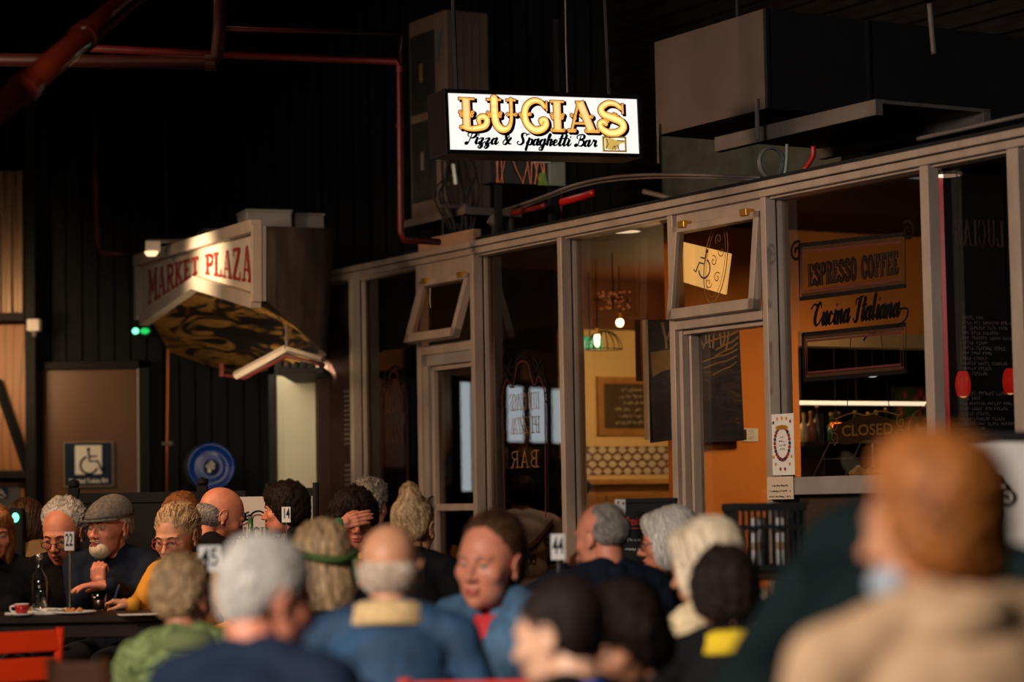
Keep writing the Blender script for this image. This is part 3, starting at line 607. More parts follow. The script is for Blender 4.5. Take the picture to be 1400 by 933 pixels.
# ================================================================== SHOP FRONT
SMAX = S(1400) + 1.6
zb_ = Zw(900, 298, .06); zt_ = Zw(900, 281, .06); BZ0, BZ1 = zb_, zt_
mb = MB(); mb.M = None
g = BZ0 + (BZ1 - BZ0) * .55
mb.bbox(-.02, SMAX, -.08, .1, g + .006, BZ1 + .012, .004); mb.bbox(-.02, SMAX, -.07, .1, BZ0, g, .004)
struct(obj_at(mb, 'trim_4', ALU, WM))
mb = MB(); mb.box(-.02, SMAX, -.03, 4.8, BZ1 + .012, BZ1 + .04); struct(obj_at(mb, 'ceiling_roof', BLACK, WM))
MUL = [(478, 'a'), (644, 'c'), (764.5, 'd'), (1044, 'f')]
def mullion(n, px, double=True, z0=0.0, wdt=.045, py=450):
    s0 = S(px, py, .06); m1 = MB(); m1.bbox(s0, s0 + wdt, -.065, 0, z0, BZ0, .004)
    if double: m1.bbox(s0 - .004, s0 + wdt, .014, .08, z0, BZ0, .004)
    o = struct(obj_at(m1, 'trim_%d' % n, ALU, WM))
    if double:
        m2 = MB(); m2.box(s0 + .004, s0 + wdt - .012, 0, .014, z0, BZ0); m2.build('rubber_gasket', GAP, o)
    return s0
sA = mullion(5, 478); sB = mullion(6, 570, False, wdt=.05); sC = mullion(7, 644); sD = mullion(8, 764.5); sE = mullion(9, 916, False, wdt=.05)
sF = mullion(10, 1044); sG = mullion(11, 1264, False, wdt=.06); sH = mullion(12, 1384, False, wdt=.075); sI = mullion(13, 1470, False)
mb = MB(); mb.bbox(-.03, .02, -.06, .08, 0, BZ0, .003); struct(obj_at(mb, 'trim_14', mat('dark_brown_metal', (.06, .035, .03), .5), WM))
sillz = Wp(1100, 656).z
n_win = [0]
def pane(s0, s1, z0, z1, glass=GLASS, y=.035, rail=True, parent=None):
    n_win[0] += 1
    r = empty('window_%d' % n_win[0], W(s0, 0, z0), WROT); r['kind'] = 'structure'
    m1 = MB(); m1.box(0, s1 - s0, y, y + .005, 0, z1 - z0); m1.build('glass_pane', glass, r)
    if rail:
        m1 = MB(); m1.bbox(0, s1 - s0, -.05, .07, 0, .06, .004); m1.bbox(0, s1 - s0, -.04, .07, z1 - z0 - .012, z1 - z0, .003); m1.build('window_frame', ALU, r)
    return r
MW = .05
pane(sA + MW, sB, .05, BZ0, GLASSD); pane(sC + MW, sD, .05, BZ0, GLASSD); pane(sD + MW, sE, .05, BZ0)
pane(sF + MW, sG, sillz - .06, BZ0); pane(sG + MW, sH, sillz - .06, BZ0, GLASSD); pane(sH + .08, sI, sillz - .06, BZ0)
r = wroot('menu_board', .025, .02, .0, 'narrow dark menu panel at the far left end of the shop front', 'menu board')
mb = MB(); mb.bbox(0, sA - .03, 0, .03, .03, BZ0 - .01, .004); mb.build('panel', mat('dark_brown_panel', (.035, .016, .012), .5), r)
mb = MB(); rr_ = random.Random(5)
for z0_, z1_ in ((1.62, 2.0), (1.25, 1.5), (.95, 1.15)):
    z_ = z0_
    while z_ < z1_:
        x_ = .45 * sA
        for k_ in range(rr_.randint(4, 8)): mb.box(x_, x_ + .02, -.003, 0, z_, z_ + .014); x_ += .03
        z_ += .032
mb.build('chalk_lines', mat('faint_chalk', (.10, .085, .075), .9), r)
mb = MB(); mb.bbox(sF + MW, SMAX, -.02, .08, 0, sillz - .06, .004); struct(obj_at(mb, 'wall_front', mat('dark_riser', (.05, .03, .02), .6), WM))
# sill rail in front of bay 5
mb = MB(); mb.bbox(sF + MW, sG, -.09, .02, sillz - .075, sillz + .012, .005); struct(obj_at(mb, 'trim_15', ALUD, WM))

def awning(n, s0, s1, ztop, h, tilt, px_name):
    r = empty('window_%d' % n, W(s0, -.02, ztop), WROT); r['kind'] = 'structure'
    T = Matrix.Rotation(R(-tilt), 4, 'X'); w_ = s1 - s0; f = .045
    m1 = MB()
    for q in ((0, f, -h, 0), (w_ - f, w_, -h, 0), (0, w_, -f * .8, 0), (0, w_, -h, -h + f * 1.25)): m1.bbox(q[0], q[1], -.05, 0, q[2], q[3], .003, T)
    m1.build('sash_frame', ALU, r)
    m1 = MB(); m1.box(f, w_ - f, -.028, -.023, -h + f, -f * .8, T); m1.build('glass_pane', GLASS, r)
    m1 = MB()
    for x in (.1 * w_, .82 * w_): m1.bbox(x, x + .06, -.07, -.01, -.01, .025, .003)
    m1.build('hinge', mat('brass', (.6, .33, .06), .35, .8), r)
    return r
# left door bay
zt1 = Wp(607, 478).z; zt2 = Wp(607, 491).z
mb = MB(); mb.bbox(sB + .05, sC, -.06, .07, zt1 - .03, zt1 + .03, .004); mb.bbox(sB + .05, sC, -.05, .07, BZ0 - .12, BZ0, .004)
struct(obj_at(mb, 'trim_16', ALU, WM))
awn_top = BZ0 - .12; awning(21, sB + .05, sC - .005, awn_top, awn_top - zt1 - .02, 17, 'a')
r = empty('door_2', W(sB + .05, 0, 0), WROT); r['kind'] = 'structure'; dw = sC - sB - .05; dh = zt1 - .03
mr = Wp(615, 692).z
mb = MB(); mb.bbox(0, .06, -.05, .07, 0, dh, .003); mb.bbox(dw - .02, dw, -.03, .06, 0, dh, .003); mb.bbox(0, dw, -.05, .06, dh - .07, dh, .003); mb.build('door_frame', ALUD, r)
mb = MB(); mb.bbox(.07, .105, -.03, .04, .02, dh - .08, .003); mb.bbox(.07, dw - .02, -.03, .04, dh - .1, dh - .075, .003); mb.bbox(.07, dw - .02, -.03, .04, mr - .03, mr + .012, .003); mb.bbox(.07, dw - .02, -.03, .04, .02, .18, .003); mb.build('door_leaf', ALU, r)
mb = MB(); mb.box(.105, dw - .02, .0, .006, .18, mr - .03); mb.box(.105, dw - .02, .0, .006, mr + .012, dh - .1); mb.build('glass_pane', GLASSD, r)
mb = MB(); mb.tube([(.09, -.04, mr - .06), (.09, -.07, mr - .05), (.09, -.07, mr + .05), (.09, -.04, mr + .06)], .007, 8); mb.build('door_handle', BLACK, r)
# right door bay
zr = Wp(985, 437).z
mb = MB(); mb.bbox(sE + .05, sF, -.07, .07, zr - .035, zr + .03, .004); mb.bbox(sE + .05, sF, -.04, .07, BZ0 - .085, BZ0, .004); struct(obj_at(mb, 'trim_17', ALU, WM))
awning(22, sE + .055, sF - .005, BZ0 - .07, BZ0 - .07 - zr - .01, 6, 'b')
r = empty('door_3', W(sE + .05, 0, 0), WROT); r['kind'] = 'structure'; dw = sF - sE - .05
mb = MB(); mb.bbox(0, .03, -.04, .07, 0, zr - .035, .003); mb.bbox(.035, .055, .0, .07, 0, zr - .035, .003); mb.bbox(0, dw, -.03, .07, zr - .06, zr - .035, .003); mb.build('door_frame', ALU, r)
mb = MB(); mb.box(.055, dw, .05, .056, .1, zr - .06); mb.build('glass_pane', GLASS, r)
mb = MB(); mb.bbox(.05, dw, .02, .07, 0, .12, .003); mb.build('kick_rail', ALU, r)

# ------------------------------------------------------------------ CAFE INTERIOR
def solid(name, M, boxes, m, kind='structure'):
    m1 = MB()
    for b_ in boxes: m1.box(*b_)
    return struct(obj_at(m1, name, m, M))
CS = .3      # cream wall plane
OS = 3.6     # orange wall plane
solid('floor_cafe', WM, [(.02, SMAX, .1, 4.8, 0, .01)], mat('cafe_floor', (.08, .04, .02), .4))
solid('ceiling_cafe', WM, [(.02, OS, .1, 4.8, BZ1 - .02, BZ1)], BROWNC)
solid('ceiling_soffit', WM, [(OS, SMAX, .1, .42, BZ1 - .02, BZ1)], BROWNC)
solid('ceiling_bar', WM, [(OS, SMAX, .42, 4.8, BZ1 - .01, BZ1 + .01)], BLACK)
solid('wall_rear', WM, [(.02, SMAX, 4.8, 4.9, 0, BZ1)], mat('bar_dark_wall', (.03, .017, .012), .6))
solid('wall_end', WM, [(.02, .06, .1, 1.2, 0, BZ1)], mat('dark_lobby', (.022, .014, .012), .6))
yc0 = 1.15
zc_top = hitp(840, 452, CS)[1]
solid('wall_cream', WM, [(CS - .1, CS, yc0, 4.8, 0, BZ1)], CREAMW)
solid('wall_bulkhead', WM, [(CS, CS + .25, yc0, 4.8, zc_top, BZ1)], BROWNC)
solid('wall_lobby', WM, [(1.05, 1.09, .1, 1.2, 0, BZ1)], mat('dark_lobby', (.022, .014, .012), .6))
xe = hitp(1093, 560, OS)[0]; ztop = hitp(1160, 331, OS)[1]; zlow = hitp(1160, 455, OS)[1]; zlow2 = hitp(1160, 475, OS)[1]
xo = hitp(926, 560, OS)[0]
solid('wall_orange', WM, [(OS - .1, OS, xo, xe, 0, BZ1 - .012)], ORANGEW)
solid('wall_orange_upper', WM, [(OS - .1, OS, xe, 4.8, zlow, BZ1 - .012)], ORANGEW)
solid('trim_18', WM, [(OS - .12, OS + .03, xe, 4.8, zlow2, zlow)], mat('tan_trim', (.45, .26, .1), .6))
solid('wall_bar_side', WM, [(OS - 2.0, OS - 1.95, 2.75, 4.8, 0, BZ1)], mat('bar_side', (.018, .01, .009), .5))
light('POINT', 'cafe_lamp', W(1.35, 2.0, 2.05), 26, (1, .66, .30), .05)
light('AREA', 'cafe_ceiling_lamp', W(3.2, 1.2, BZ1 - .05), 9, (1, .62, .3), .5, .5, target=W(2.0, 1.4, 0))
light('AREA', 'orange_wall_lamp', W(5.0, .9, 2.6), 9, (1, .72, .4), .4, .4, target=W(OS, 1.0, .9), spread=90)
light('AREA', 'menu_fill', W(8.0, 1.3, 2.6), 9, (1, .9, .8), .3, .3, target=W(OS + 2.3, 1.3, 1.8), spread=90)  # unseen fill added so the chalk writing shows
light('SPOT', 'jersey_fill', W(2.6, .3, BZ1 - .05), 60, (1, .85, .7), .05, target=W(2.2, .45, 1.0), spot=70, blend=.8)  # unseen spot added to brighten the cream jersey
light('AREA', 'bar_lamp', W(5.6, 2.2, 2.6), .6, (1, .6, .3), .4, .4, target=W(OS, 2.0, 2.2))
# recessed lights in the cafe ceiling, mirrored in the head of the glass
def downlight(px, py, z, label, rr=.09):
    d = ray(px, py); t = (z - CAM.z) / d.z; q = CAM + d * t
    r = empty('downlight', (q.x, q.y, z), 0, label, 'light')
    m1 = MB(); m1.lathe([(rr, 0), (rr, -.008), (rr * 1.12, -.012), (rr * 1.12, .0)], (0, 0, 0), 28); m1.build('rim', WHITE, r)
    m1 = MB(); m1.lathe([(rr * .98, -.013), (rr * .5, -.016)], (0, 0, 0), 28); m1.build('diffuser', mat('lit_diffuser', (1, .85, .6), .5, var=0, emit=1.1, ecol=(1, .82, .58)), r)
downlight(854, 314, BZ1 - .02, 'round lit ceiling light at the head of the fourth window')
downlight(1292, 237, BZ1 - .03, 'round lit ceiling light at the head of the far right pane', .075)

# chalkboard menu on the cream wall
def framed(name, s0, x0, y0, x1, y1, label, cat, fr, fm, face, d=.03, fn=None, yo=0):
    bx, by = (x0 + x1) / 2, y1
    a = hitp(x0, (y0 + y1) / 2, s0); b = hitp(x1, (y0 + y1) / 2, s0); t = hitp(bx, y0, s0)[1]; bo = hitp(bx, y1, s0)[1]
    w2 = (b[0] - a[0]) / 2; h = t - bo
    r = empty(name, PM(s0) @ Vector(((a[0] + b[0]) / 2, yo, bo)), WANG, label, cat)
    m1 = MB(); m1.box(-w2 + fr * .5, w2 - fr * .5, -d * .6, -.002, fr * .5, h - fr * .5); m1.build('panel', face, r)
    if fr > 0.002:
        m1 = MB()
        for q in ((-w2, -w2 + fr, 0, h), (w2 - fr, w2, 0, h), (-w2 + fr, w2 - fr, 0, fr), (-w2 + fr, w2 - fr, h - fr, h)): m1.bbox(q[0], q[1], -d, 0, q[2], q[3], .003)
        m1.build('frame', fm, r)
    if fn: fn(r, w2, h, -d * .6 - .003)
    return r
CHALK = mat('chalk', (.42, .36, .28), .9, var=.2, scale=60)
def scribbles(r, w2, h, y, rows, x0=-.7, x1=.7, m=CHALK, seed=1, top=.8, bot=.2, wd=.006, center=True, name='chalk_writing', z=None):
    rnd = random.Random(seed); m1 = MB()
    for k in range(rows):
        z_ = h * (top - (top - bot) * k / max(1, rows - 1)); L = (x1 - x0) * w2 * rnd.uniform(.5, 1); c = (x0 + x1) / 2 * w2 if center else x0 * w2 + L / 2
        x = c - L / 2; pts = []; hh = h * (top - bot) / rows * .3
        while x < c + L / 2:
            if rnd.random() < .17:
                if len(pts) > 1: ribbon(m1, pts, wd, I4, y, rnd=False)
                pts = []; x += hh * .9
            pts.append((x, z_ + rnd.uniform(-hh, hh))); x += hh * rnd.uniform(.25, .7)
        if len(pts) > 1: ribbon(m1, pts, wd, I4, y, rnd=False)
    m1.build(name, m, r)
OAKF = mat('oak_frame', (.42, .2, .05), .5, var=.2)
framed('menu_board', CS + .001, 815, 516, 925, 596, 'oak framed dark menu board hanging on the cream cafe wall', 'menu board', .05, OAKF, mat('brown_slate', (.075, .045, .02), .6, var=.2), fn=lambda r, w, h, y: scribbles(r, w, h, y, 6, top=.78, bot=.22, wd=.009))
# harlequin tile band
a = hitp(780, 611, CS)[1]; b = hitp(780, 650, CS)[1]
mb = MB(); rowh = (a - b) / 4; twd = .085
mb.box(0, 3.6, -.006, 0, b, a)
TW = mb; o = obj_at(mb, 'wall_tiles', mat('tile_brown', (.2, .09, .03), .3), PM(CS) @ Matrix.Translation((yc0, -.001, 0))); struct(o)
mb = MB()
for j in range(4):
    for i in range(42):
        cx = i * twd + (twd / 2 if j % 2 else 0); cz = b + rowh * (j + .5)
        mb.add([Vector((cx + dx * twd * .46, -.009, cz + dz * rowh * .62)) for dx, dz in ((-1, 0), (-.3, -.75), (.3, -.75), (1, 0), (.3, .75), (-.3, .75))], [tuple(range(6))])
mb.build('white_tiles', mat('glazed_tile', (.72, .66, .52), .2, var=.1, scale=14), o)
# counter with seats in front of the tiles
a0 = hitp(793, 652, CS + .5); r = empty('cafe_counter', PM(CS + .45) @ Vector((yc0 + .1, 0, 0)), WANG, 'long amber wood counter below the tiled band inside the cafe', 'counter')
zc = hitp(860, 655, CS + .45)[1]
AMB = mat('amber_wood', (.42, .19, .045), .4, var=.25, scale=4, stretch=(.4, 1, 3))
mb = MB(); mb.bbox(0, 3.3, -.02, .42, 0, zc - .04, .005)
for k in range(7): mb.bbox(.06 + k * .46, .42 + k * .46, -.03, -.018, .1, zc - .1, .004)
mb.build('counter_front', AMB, r)
mb = MB(); mb.bbox(-.02, 3.32, -.06, .44, zc - .04, zc, .006); mb.build('counter_top', mat('amber_top', (.5, .26, .07), .25, var=.2), r)
CH = mat('cafe_seat_dark', (.06, .035, .02), .5)
def seatback(px, lab):
    x, z = hitp(px, 640, CS + 1.1); q = PM(CS + 1.1) @ Vector((x, 0, 0))
    r = empty('cafe_chair', q, WANG + R(180), lab, 'chair', 'dark chairs along the cafe counter')
    m1 = MB(); m1.bbox(-.19, .19, -.18, .2, .43, .46, .01); m1.build('seat', CH, r)
    m1 = MB(); m1.prism([(-.19, .62), (.19, .62), (.2, .82), (.16, .9), (.06, .93), (-.06, .93), (-.16, .9), (-.2, .82)], .17, .2); m1.build('backrest', CH, r)
    for x_ in (-.17, .17):
        for y_ in (-.16, .185):
            m1 = MB(); m1.tube([(x_, y_, 0.01), (x_, y_, .44 if y_ < 0 else .9)], .015, 8); m1.build('leg', CH, r)
for px in (812, 862): seatback(px, 'dark cafe chair with curved back by the amber counter')
# edison pendants
def bulb_pendant(px, py, s0, label, cage=False, tubular=True):
    r = proot('pendant_lamp', s0, px, py, label, 'lamp'); zc_ = r.location.z
    m1 = MB(); m1.tube([(0, 0, .06), (0, 0, BZ1 - .02 - zc_)], .003, 6); m1.build('cord', INK, r)
    m1 = MB(); m1.tube([(0, 0, .035), (0, 0, .075)], .014, 10); m1.build('socket', mat('brass', (.6, .33, .06), .35, .8), r)
    m1 = MB(); rr = .022 if tubular else .026
    m1.ell((0, 0, 0 if tubular else .01), (rr, rr, .045 if tubular else .028)); m1.build('bulb', mat('lit_bulb', (1, .8, .45), .4, var=0, emit=9, ecol=(1, .75, .4)), r, True)
    if cage:
        for k in range(8):
            a_ = PI * k / 8
            m1 = MB(); m1.tube([(.12 * math.sin(t) * math.cos(a_) + .05, .12 * math.sin(t) * math.sin(a_), -.06 + .12 * math.cos(t)) for t in np.linspace(-PI / 2, PI / 2, 13)], .0025, 5); m1.build('cage_wire', INK, r)
        m1 = MB(); m1.tube([(.12 * math.cos(t) + .05, .12 * math.sin(t), -.06) for t in np.linspace(0, 2 * PI, 25)], .003, 5); m1.build('cage_ring', INK, r)
    return r
bulb_pendant(816.5, 465, 1.8, 'lit tubular bulb in a black wire cage shade', True)
bulb_pendant(847.5, 443.5, 1.5, 'round lit bulb hanging right of the caged one', False, False)
# green exit box
r = proot('exit_sign', 1.1, 809, 470, 'glowing green exit box partly behind the caged bulb', 'sign')
mb = MB(); mb.bbox(-.1, .09, 0, .05, -.045, .05, .005); mb.build('case', WHITE, r); mb = MB(); mb.tube([(0, .025, .04), (0, .025, BZ1 - .02 - r.location.z)], .005, 6); mb.build('hanging_rod', BLACK, r)
mb = MB(); mb.box(-.093, .083, -.004, 0, -.036, .042); mb.build('green_face', mat('exit_green', (.02, .45, .2), .4, var=0, emit=.55, ecol=(.03, .7, .3)), r)
mb = MB(); text_into(mb, 'EXIT', -.078, -.022, .06, I4, -.007, sx=1.1); mb.build('lettering', mat('exit_white', (.8, .95, .85), .5, var=0, emit=.6), r)
# faint chandelier reflection, built as dim glowing amber beads
r = proot('chandelier_reflection', 2.2, 838, 410, 'faint reflection of a chandelier, built as dim amber beads above the round bulb', 'lamp')
mb = MB(); rn = random.Random(3)
for k in range(46):
    a_ = rn.uniform(0, 2 * PI); q = rn.uniform(.03, .13); mb.ell((q * math.cos(a_), q * math.sin(a_) * .6, rn.uniform(-.06, .05)), (.0085,) * 3, seg=8, rings=6)
mb.build('beads', mat('amber_bead', (.7, .3, .1), .25, var=0, emit=.10, ecol=(1, .35, .1)), r, True)
mb = MB(); mb.tube([(0, 0, -.06), (0, 0, BZ1 - .02 - r.location.z)], .004, 6); mb.tube([(.13 * math.cos(t), .08 * math.sin(t), 0) for t in np.linspace(0, 2 * PI, 21)], .003, 5); mb.build('stem', INK, r)

# ---- paintings hung in front of the orange wall
PURP = ramp_mat('abstract_landscape', [(0, (.003, .002, .006)), (.46, (.005, .004, .013)), (.54, (.03, .018, .04)), (.6, (.006, .004, .009)), (.68, (.15, .08, .02)), (.8, (.005, .004, .01))], 'NOISE', 3.0, .5, (1.5, 1, 6), 1.2)
BACK = ramp_mat('dusk_trees', [(0, (.02, .02, .025)), (.5, (.05, .04, .035)), (.6, (.14, .075, .03)), (1, (.02, .018, .022))], 'NOISE', 5, .6, (1, 1, 1), .8)
def canvas(name, s0, corners, label, m, extra=None):
    q = [hitp(a_, b_, s0) for a_, b_ in corners]; bx, bz = q[0]
    r = empty(name, PM(s0) @ Vector((bx, 0, bz)), WANG, label, 'painting')
    p = [(x - bx, z - bz) for x, z in q]; m1 = MB(); m1.prism(p, -.03, .0); recalc(m1.build('canvas', m, r))
    if extra: extra(r, p)
    return r
def trees(r, p):
    w_, h_ = p[1][0], -p[2][1]; rn = random.Random(5)
    m1 = MB()
    for k in range(9):
        x = w_ * (.1 + .7 * k / 8); z = -h_ * rn.uniform(.0, .04)
        ribbon(m1, [(x, z), (x + rn.uniform(-.01, .01), z - h_ * .1), (x + rn.uniform(-.02, .02), z - h_ * .17)], .008, I4, -.032, rnd=False)
    m1.build('pale_tree_trunks', mat('bark_white', (.33, .22, .15), .6), r)
    m1 = MB()
    for k in range(6):
        x = w_ * (.99 - .01 * k); z = -h_ * (.03 + .055 * k); e_ = .45 + .4 * rn.random()
        ribbon(m1, catmull([(x, z), (x - w_ * .25 * e_, z - h_ * .05), (x - w_ * .42 * e_, z - h_ * .065), (x - w_ * .8 * e_, z - h_ * .12)], 4), .011 - .001 * k, I4, -.0325, rnd=False)
    m1.build('ochre_ridges', mat('ochre', (.26, .13, .035), .6), r)
canvas('landscape_painting', OS + .04, [(932, 446), (1006, 441), (1013.5, 603), (932, 606)], 'tall dark purple landscape painting with ochre ridges on orange wall', PURP, trees)
def vtree(r, p):
    w_, h_ = p[1][0], -p[2][1]
    m1 = MB(); ribbon(m1, [(w_ * .55, -h_ * .02), (w_ * .68, -h_ * .16), (w_ * .7, -h_ * .24)], .016, I4, -.033, rnd=False); ribbon(m1, [(w_ * .98, -h_ * .02), (w_ * .72, -h_ * .16)], .013, I4, -.033, rnd=False); m1.build('forked_tree', mat('bark_white', (.33, .22, .15), .6), r)
    m1 = MB(); m1.prism([(0.02, -h_ * .27), (w_, -h_ * .24), (w_, -h_ * .4), (w_ * .5, -h_ * .43), (.03, -h_ * .48)], -.032, -.031); m1.build('tan_field', mat('field_tan', (.3, .17, .07), .6, var=.3), r)
    m1 = MB(); m1.bbox(-.012, .004, -.036, 0, -h_ * 1.0, 0, .002); m1.build('pale_edge', mat('edge_pale', (.5, .38, .28), .6), r)
canvas('landscape_painting', OS + .05, [(880, 438), (917, 437), (917, 602), (889, 606)], 'narrower landscape painting with forked pale tree beside window mullion', PURP, vtree)
r = proot('painting_label', OS + .002, 1024, 604, 'small white caption card right of the tall purple painting', 'label card')
mb = MB(); mb.bbox(-.055, .062, -.006, 0, 0, .075, .001); mb.build('card', PAPER, r)
mb = MB(); mb.box(-.055, -.02, -.008, -.006, .008, .07); mb.build('thumbnail_picture', mat('thumb_dark', (.06, .04, .03), .6), r)
scribbles(r, .06, .075, -.008, 5, -.2, .9, INK, 4, .82, .2, .0025, False, 'print')
# dark post beside the painting
solid('trim_19', WM, [(OS - .9, OS - .84, hitp(869, 500, OS - .9)[0], hitp(884, 500, OS - .9)[0], hitp(875, 522, OS - .9)[1], hitp(875, 438, OS - .9)[1])], mat('brown_post', (.12, .055, .02), .5))

# ---- bar area seen through bay 5
def shelfz(py, s0, px=1160): return hitp(px, py, s0)[1]
BS = OS - 1.9
r = empty('tube_reflection', PM(OS - .3) @ Vector((hitp(1090, 550, OS - .3)[0], 0, hitp(1090, 551, OS - .3)[1])), WANG, 'reflection of a long white tube light, built as a glowing tube across the dark bar', 'light')  # mirrored fluorescent tube, its reflection built as a glowing tube
x1_ = hitp(1392, 544, OS - .3)[0] - hitp(1090, 550, OS - .3)[0]
mb = MB(); mb.tube([(0, 0, 0), (x1_, 0, .0)], .0135, 10); mb.build('tube', mat('lit_tube', (1, .85, .6), .4, var=0, emit=1.5, ecol=(1, .83, .6)), r)
mb = MB(); mb.bbox(-.02, x1_ + .02, .015, .04, -.015, .02, .003); mb.build('tube_housing', BLACK, r)
for x_ in (.0, x1_): pass
# tulip picture
def tulips(r, w2, h, y):
    rn = random.Random(9); m1 = MB(); m2 = MB(); m3 = MB()
    for k in range(12):
        x = rn.uniform(-w2 * .8, w2 * .8); z = rn.uniform(.25, .92) * h
        ribbon(m2, [(x, z), (x * .4, z * .3)], .008, I4, y)
        disc(m1, x, z, .026, I4, y - .002, 12, .034); disc(m3, x + .004, z - .004, .013, I4, y - .004, 10, .02)
    m1.build('tulip_heads', mat('tulip_red', (.5, .04, .05), .6), r); m2.build('stems', mat('dark_leaf', (.02, .07, .015), .6), r); m3.build('petal_highlights', mat('tulip_pink', (.75, .25, .2), .6), r)
framed('tulip_picture', BS + .3, 1219, 528, 1292, 602, 'picture of red tulips on bright green behind the bar', 'picture', .004, INK, mat('leaf_green', (.09, .2, .02), .6, var=.4), fn=tulips)
# back shelf with bottles and jars
zs = shelfz(604, BS + .3); xs0 = hitp(1100, 604, BS + .3)[0]; xs1 = hitp(1300, 604, BS + .3)[0]
r = empty('bar_shelf', PM(BS + .3) @ Vector((xs0, 0, zs)), WANG, 'dark bar back shelf carrying bottles and jars', 'shelf')
mb = MB(); mb.bbox(0, xs1 - xs0, 0, .24, -.03, 0, .003); mb.build('board', DWOOD, r)
mb = MB(); mb.box(0, xs1 - xs0, .22, .24, -.9, -.03); mb.build('back_panel', DWOOD, r)
rn = random.Random(11)
BOT = [mat('bottle_amber', (.35, .13, .03), .2), mat('bottle_green', (.03, .09, .03), .2), mat('bottle_pale', (.55, .42, .28), .3), mat('bottle_dark', (.04, .02, .015), .2)]
LBL = ['amber bottle', 'green bottle', 'cream jar', 'dark bottle']
k = 0
for px in (1112, 1122, 1131, 1150, 1160, 1183, 1192, 1201, 1212, 1226, 1240, 1252):
    x, _ = hitp(px, 600, BS + .3); t = [2, 0, 3, 1, 2, 0, 2, 3, 2, 1, 0, 3][k]
    r = empty('bar_bottle', PM(BS + .3) @ Vector((x, .1, zs)), WANG, '%s on the bar shelf, number %d is not shown' % (LBL[t], k) if False else 'small %s standing on the dark bar shelf' % LBL[t], 'bottle', 'small %ss on the bar shelf' % LBL[t])
    h_ = rn.uniform(.13, .24)
    mb = MB(); mb.lathe([(.026, 0), (.03, .01), (.03, h_ * .6), (.011, h_ * .75), (.011, h_)], (0, 0, 0), 14); mb.build('bottle_body', BOT[t], r, True)
    mb = MB(); mb.lathe([(.013, h_), (.013, h_ + .018)], (0, 0, 0), 12); mb.build('cap', mat('cap_gold', (.5, .35, .1), .4, .6), r)
    k += 1
# orange heat lamps
for i, (px, lb) in enumerate(((1143, 'left'), (1172, 'right'))):
    r = proot('heat_lamp', BS + .9, px, 581, '%s one of two small glowing orange lamps over the bar' % lb, 'lamp')
    mb = MB(); mb.ell((0, 0, 0), (.038, .03, .024)); mb.build('glowing_bulb', mat('lit_orange', (1, .2, .02), .4, var=0, emit=2.6, ecol=(1, .17, .02)), r, True)
    mb = MB(); mb.lathe([(.015, .08), (.03, .035), (.042, .012)], (0, 0, 0), 16); mb.tube([(0, 0, .07), (0, 0, BZ1 - .01 - r.location.z)], .004, 6); mb.build('shade', CHAR, r)
# glass pastry case on the counter right behind the window
zk = sillz + .0
r = empty('bar_counter', W(sF + .35, .3, 0), WROT, 'dark bar counter behind the big right window', 'counter')
mb = MB(); mb.bbox(0, 2.6, 0, .55, 0, sillz - .03, .006); mb.build('counter_body', DWOOD, r)
mb = MB(); mb.bbox(-.02, 2.62, -.03, .58, sillz - .03, sillz, .006); mb.build('counter_top', mat('bar_top', (.03, .018, .012), .15), r)
a = Wp(1110, 650, .35); b = Wp(1235, 650, .35)
r = empty('display_case', W(a.x, .35, sillz + .003), WROT, 'sloping clear glass display case on the dark bar counter', 'display case'); cw = b.x - a.x; chh = Wp(1120, 606, .35).z - sillz
sec = [(.0, 0), (.12, chh), (.4, chh), (.4, 0)]
STEEL = mat('polished_edge', (.55, .5, .45), .2, .8, var=0)
mb = MB()
for x in (0, cw * .36, cw): mb.tube([(x, q[0], q[1]) for q in sec], .005, 6)
for q in sec[:3]: mb.tube([(0, q[0], q[1]), (cw, q[0], q[1])], .004, 6)
mb.tube([(0, .07, chh * .55), (cw, .07, chh * .55)], .003, 6); mb.build('metal_edges', STEEL, r)
mb = MB(); mb.add([(0, 0, 0), (cw, 0, 0), (cw, .12, chh), (0, .12, chh)], [(0, 1, 2, 3)]); mb.add([(0, .12, chh), (cw, .12, chh), (cw, .4, chh), (0, .4, chh)], [(0, 1, 2, 3)])
mb.add([(0, 0, 0), (0, .12, chh), (0, .4, chh), (0, .4, 0)], [(0, 1, 2, 3)]); mb.add([(cw, 0, 0), (cw, .12, chh), (cw, .4, chh), (cw, .4, 0)], [(0, 1, 2, 3)]); mb.build('glass_panes', CLEAR, r)
rn = random.Random(2)
for k in range(5):
    s_ = a.x + cw * (.18 + .16 * k); q = empty('pastry', W(s_, .55, sillz + .008), rn.uniform(0, 3), 'small golden pastry inside the glass display case', 'pastry', 'pastries in the display case')
    mb = MB(); mb.ell((0, 0, .025), (.05, .035, .025)); mb.ell((0, 0, .04), (.03, .02, .018)); mb.build('dough', mat('pastry', (.6, .33, .12), .6, var=.3, scale=40), q, True)
    mb = MB(); mb.ell((0, 0, .056), (.014, .012, .008)); mb.build('topping', mat('cream_top', (.7, .6, .45), .5), q, True)
# glass dome on the case
r = empty('glass_dome', W(b.x - .12, .62, sillz + .003 + chh + .006), 0, 'round pale glass dome standing on the display case', 'dome')
mb = MB(); mb.lathe([(.1, 0), (.1, .06), (.085, .11), (.05, .14), (.01, .15)], (0, 0, 0), 24); mb.build('dome', CLEAR, r, True)
mb = MB(); mb.ell((0, 0, .16), (.014, .014, .014)); mb.build('knob', STEEL, r, True)
mb = MB(); mb.lathe([(.0, 0.001), (.07, 0.001), (.07, .05), (0, .052)], (0, 0, 0), 20); mb.build('cake', mat('pale_cake', (.55, .42, .32), .7), r)
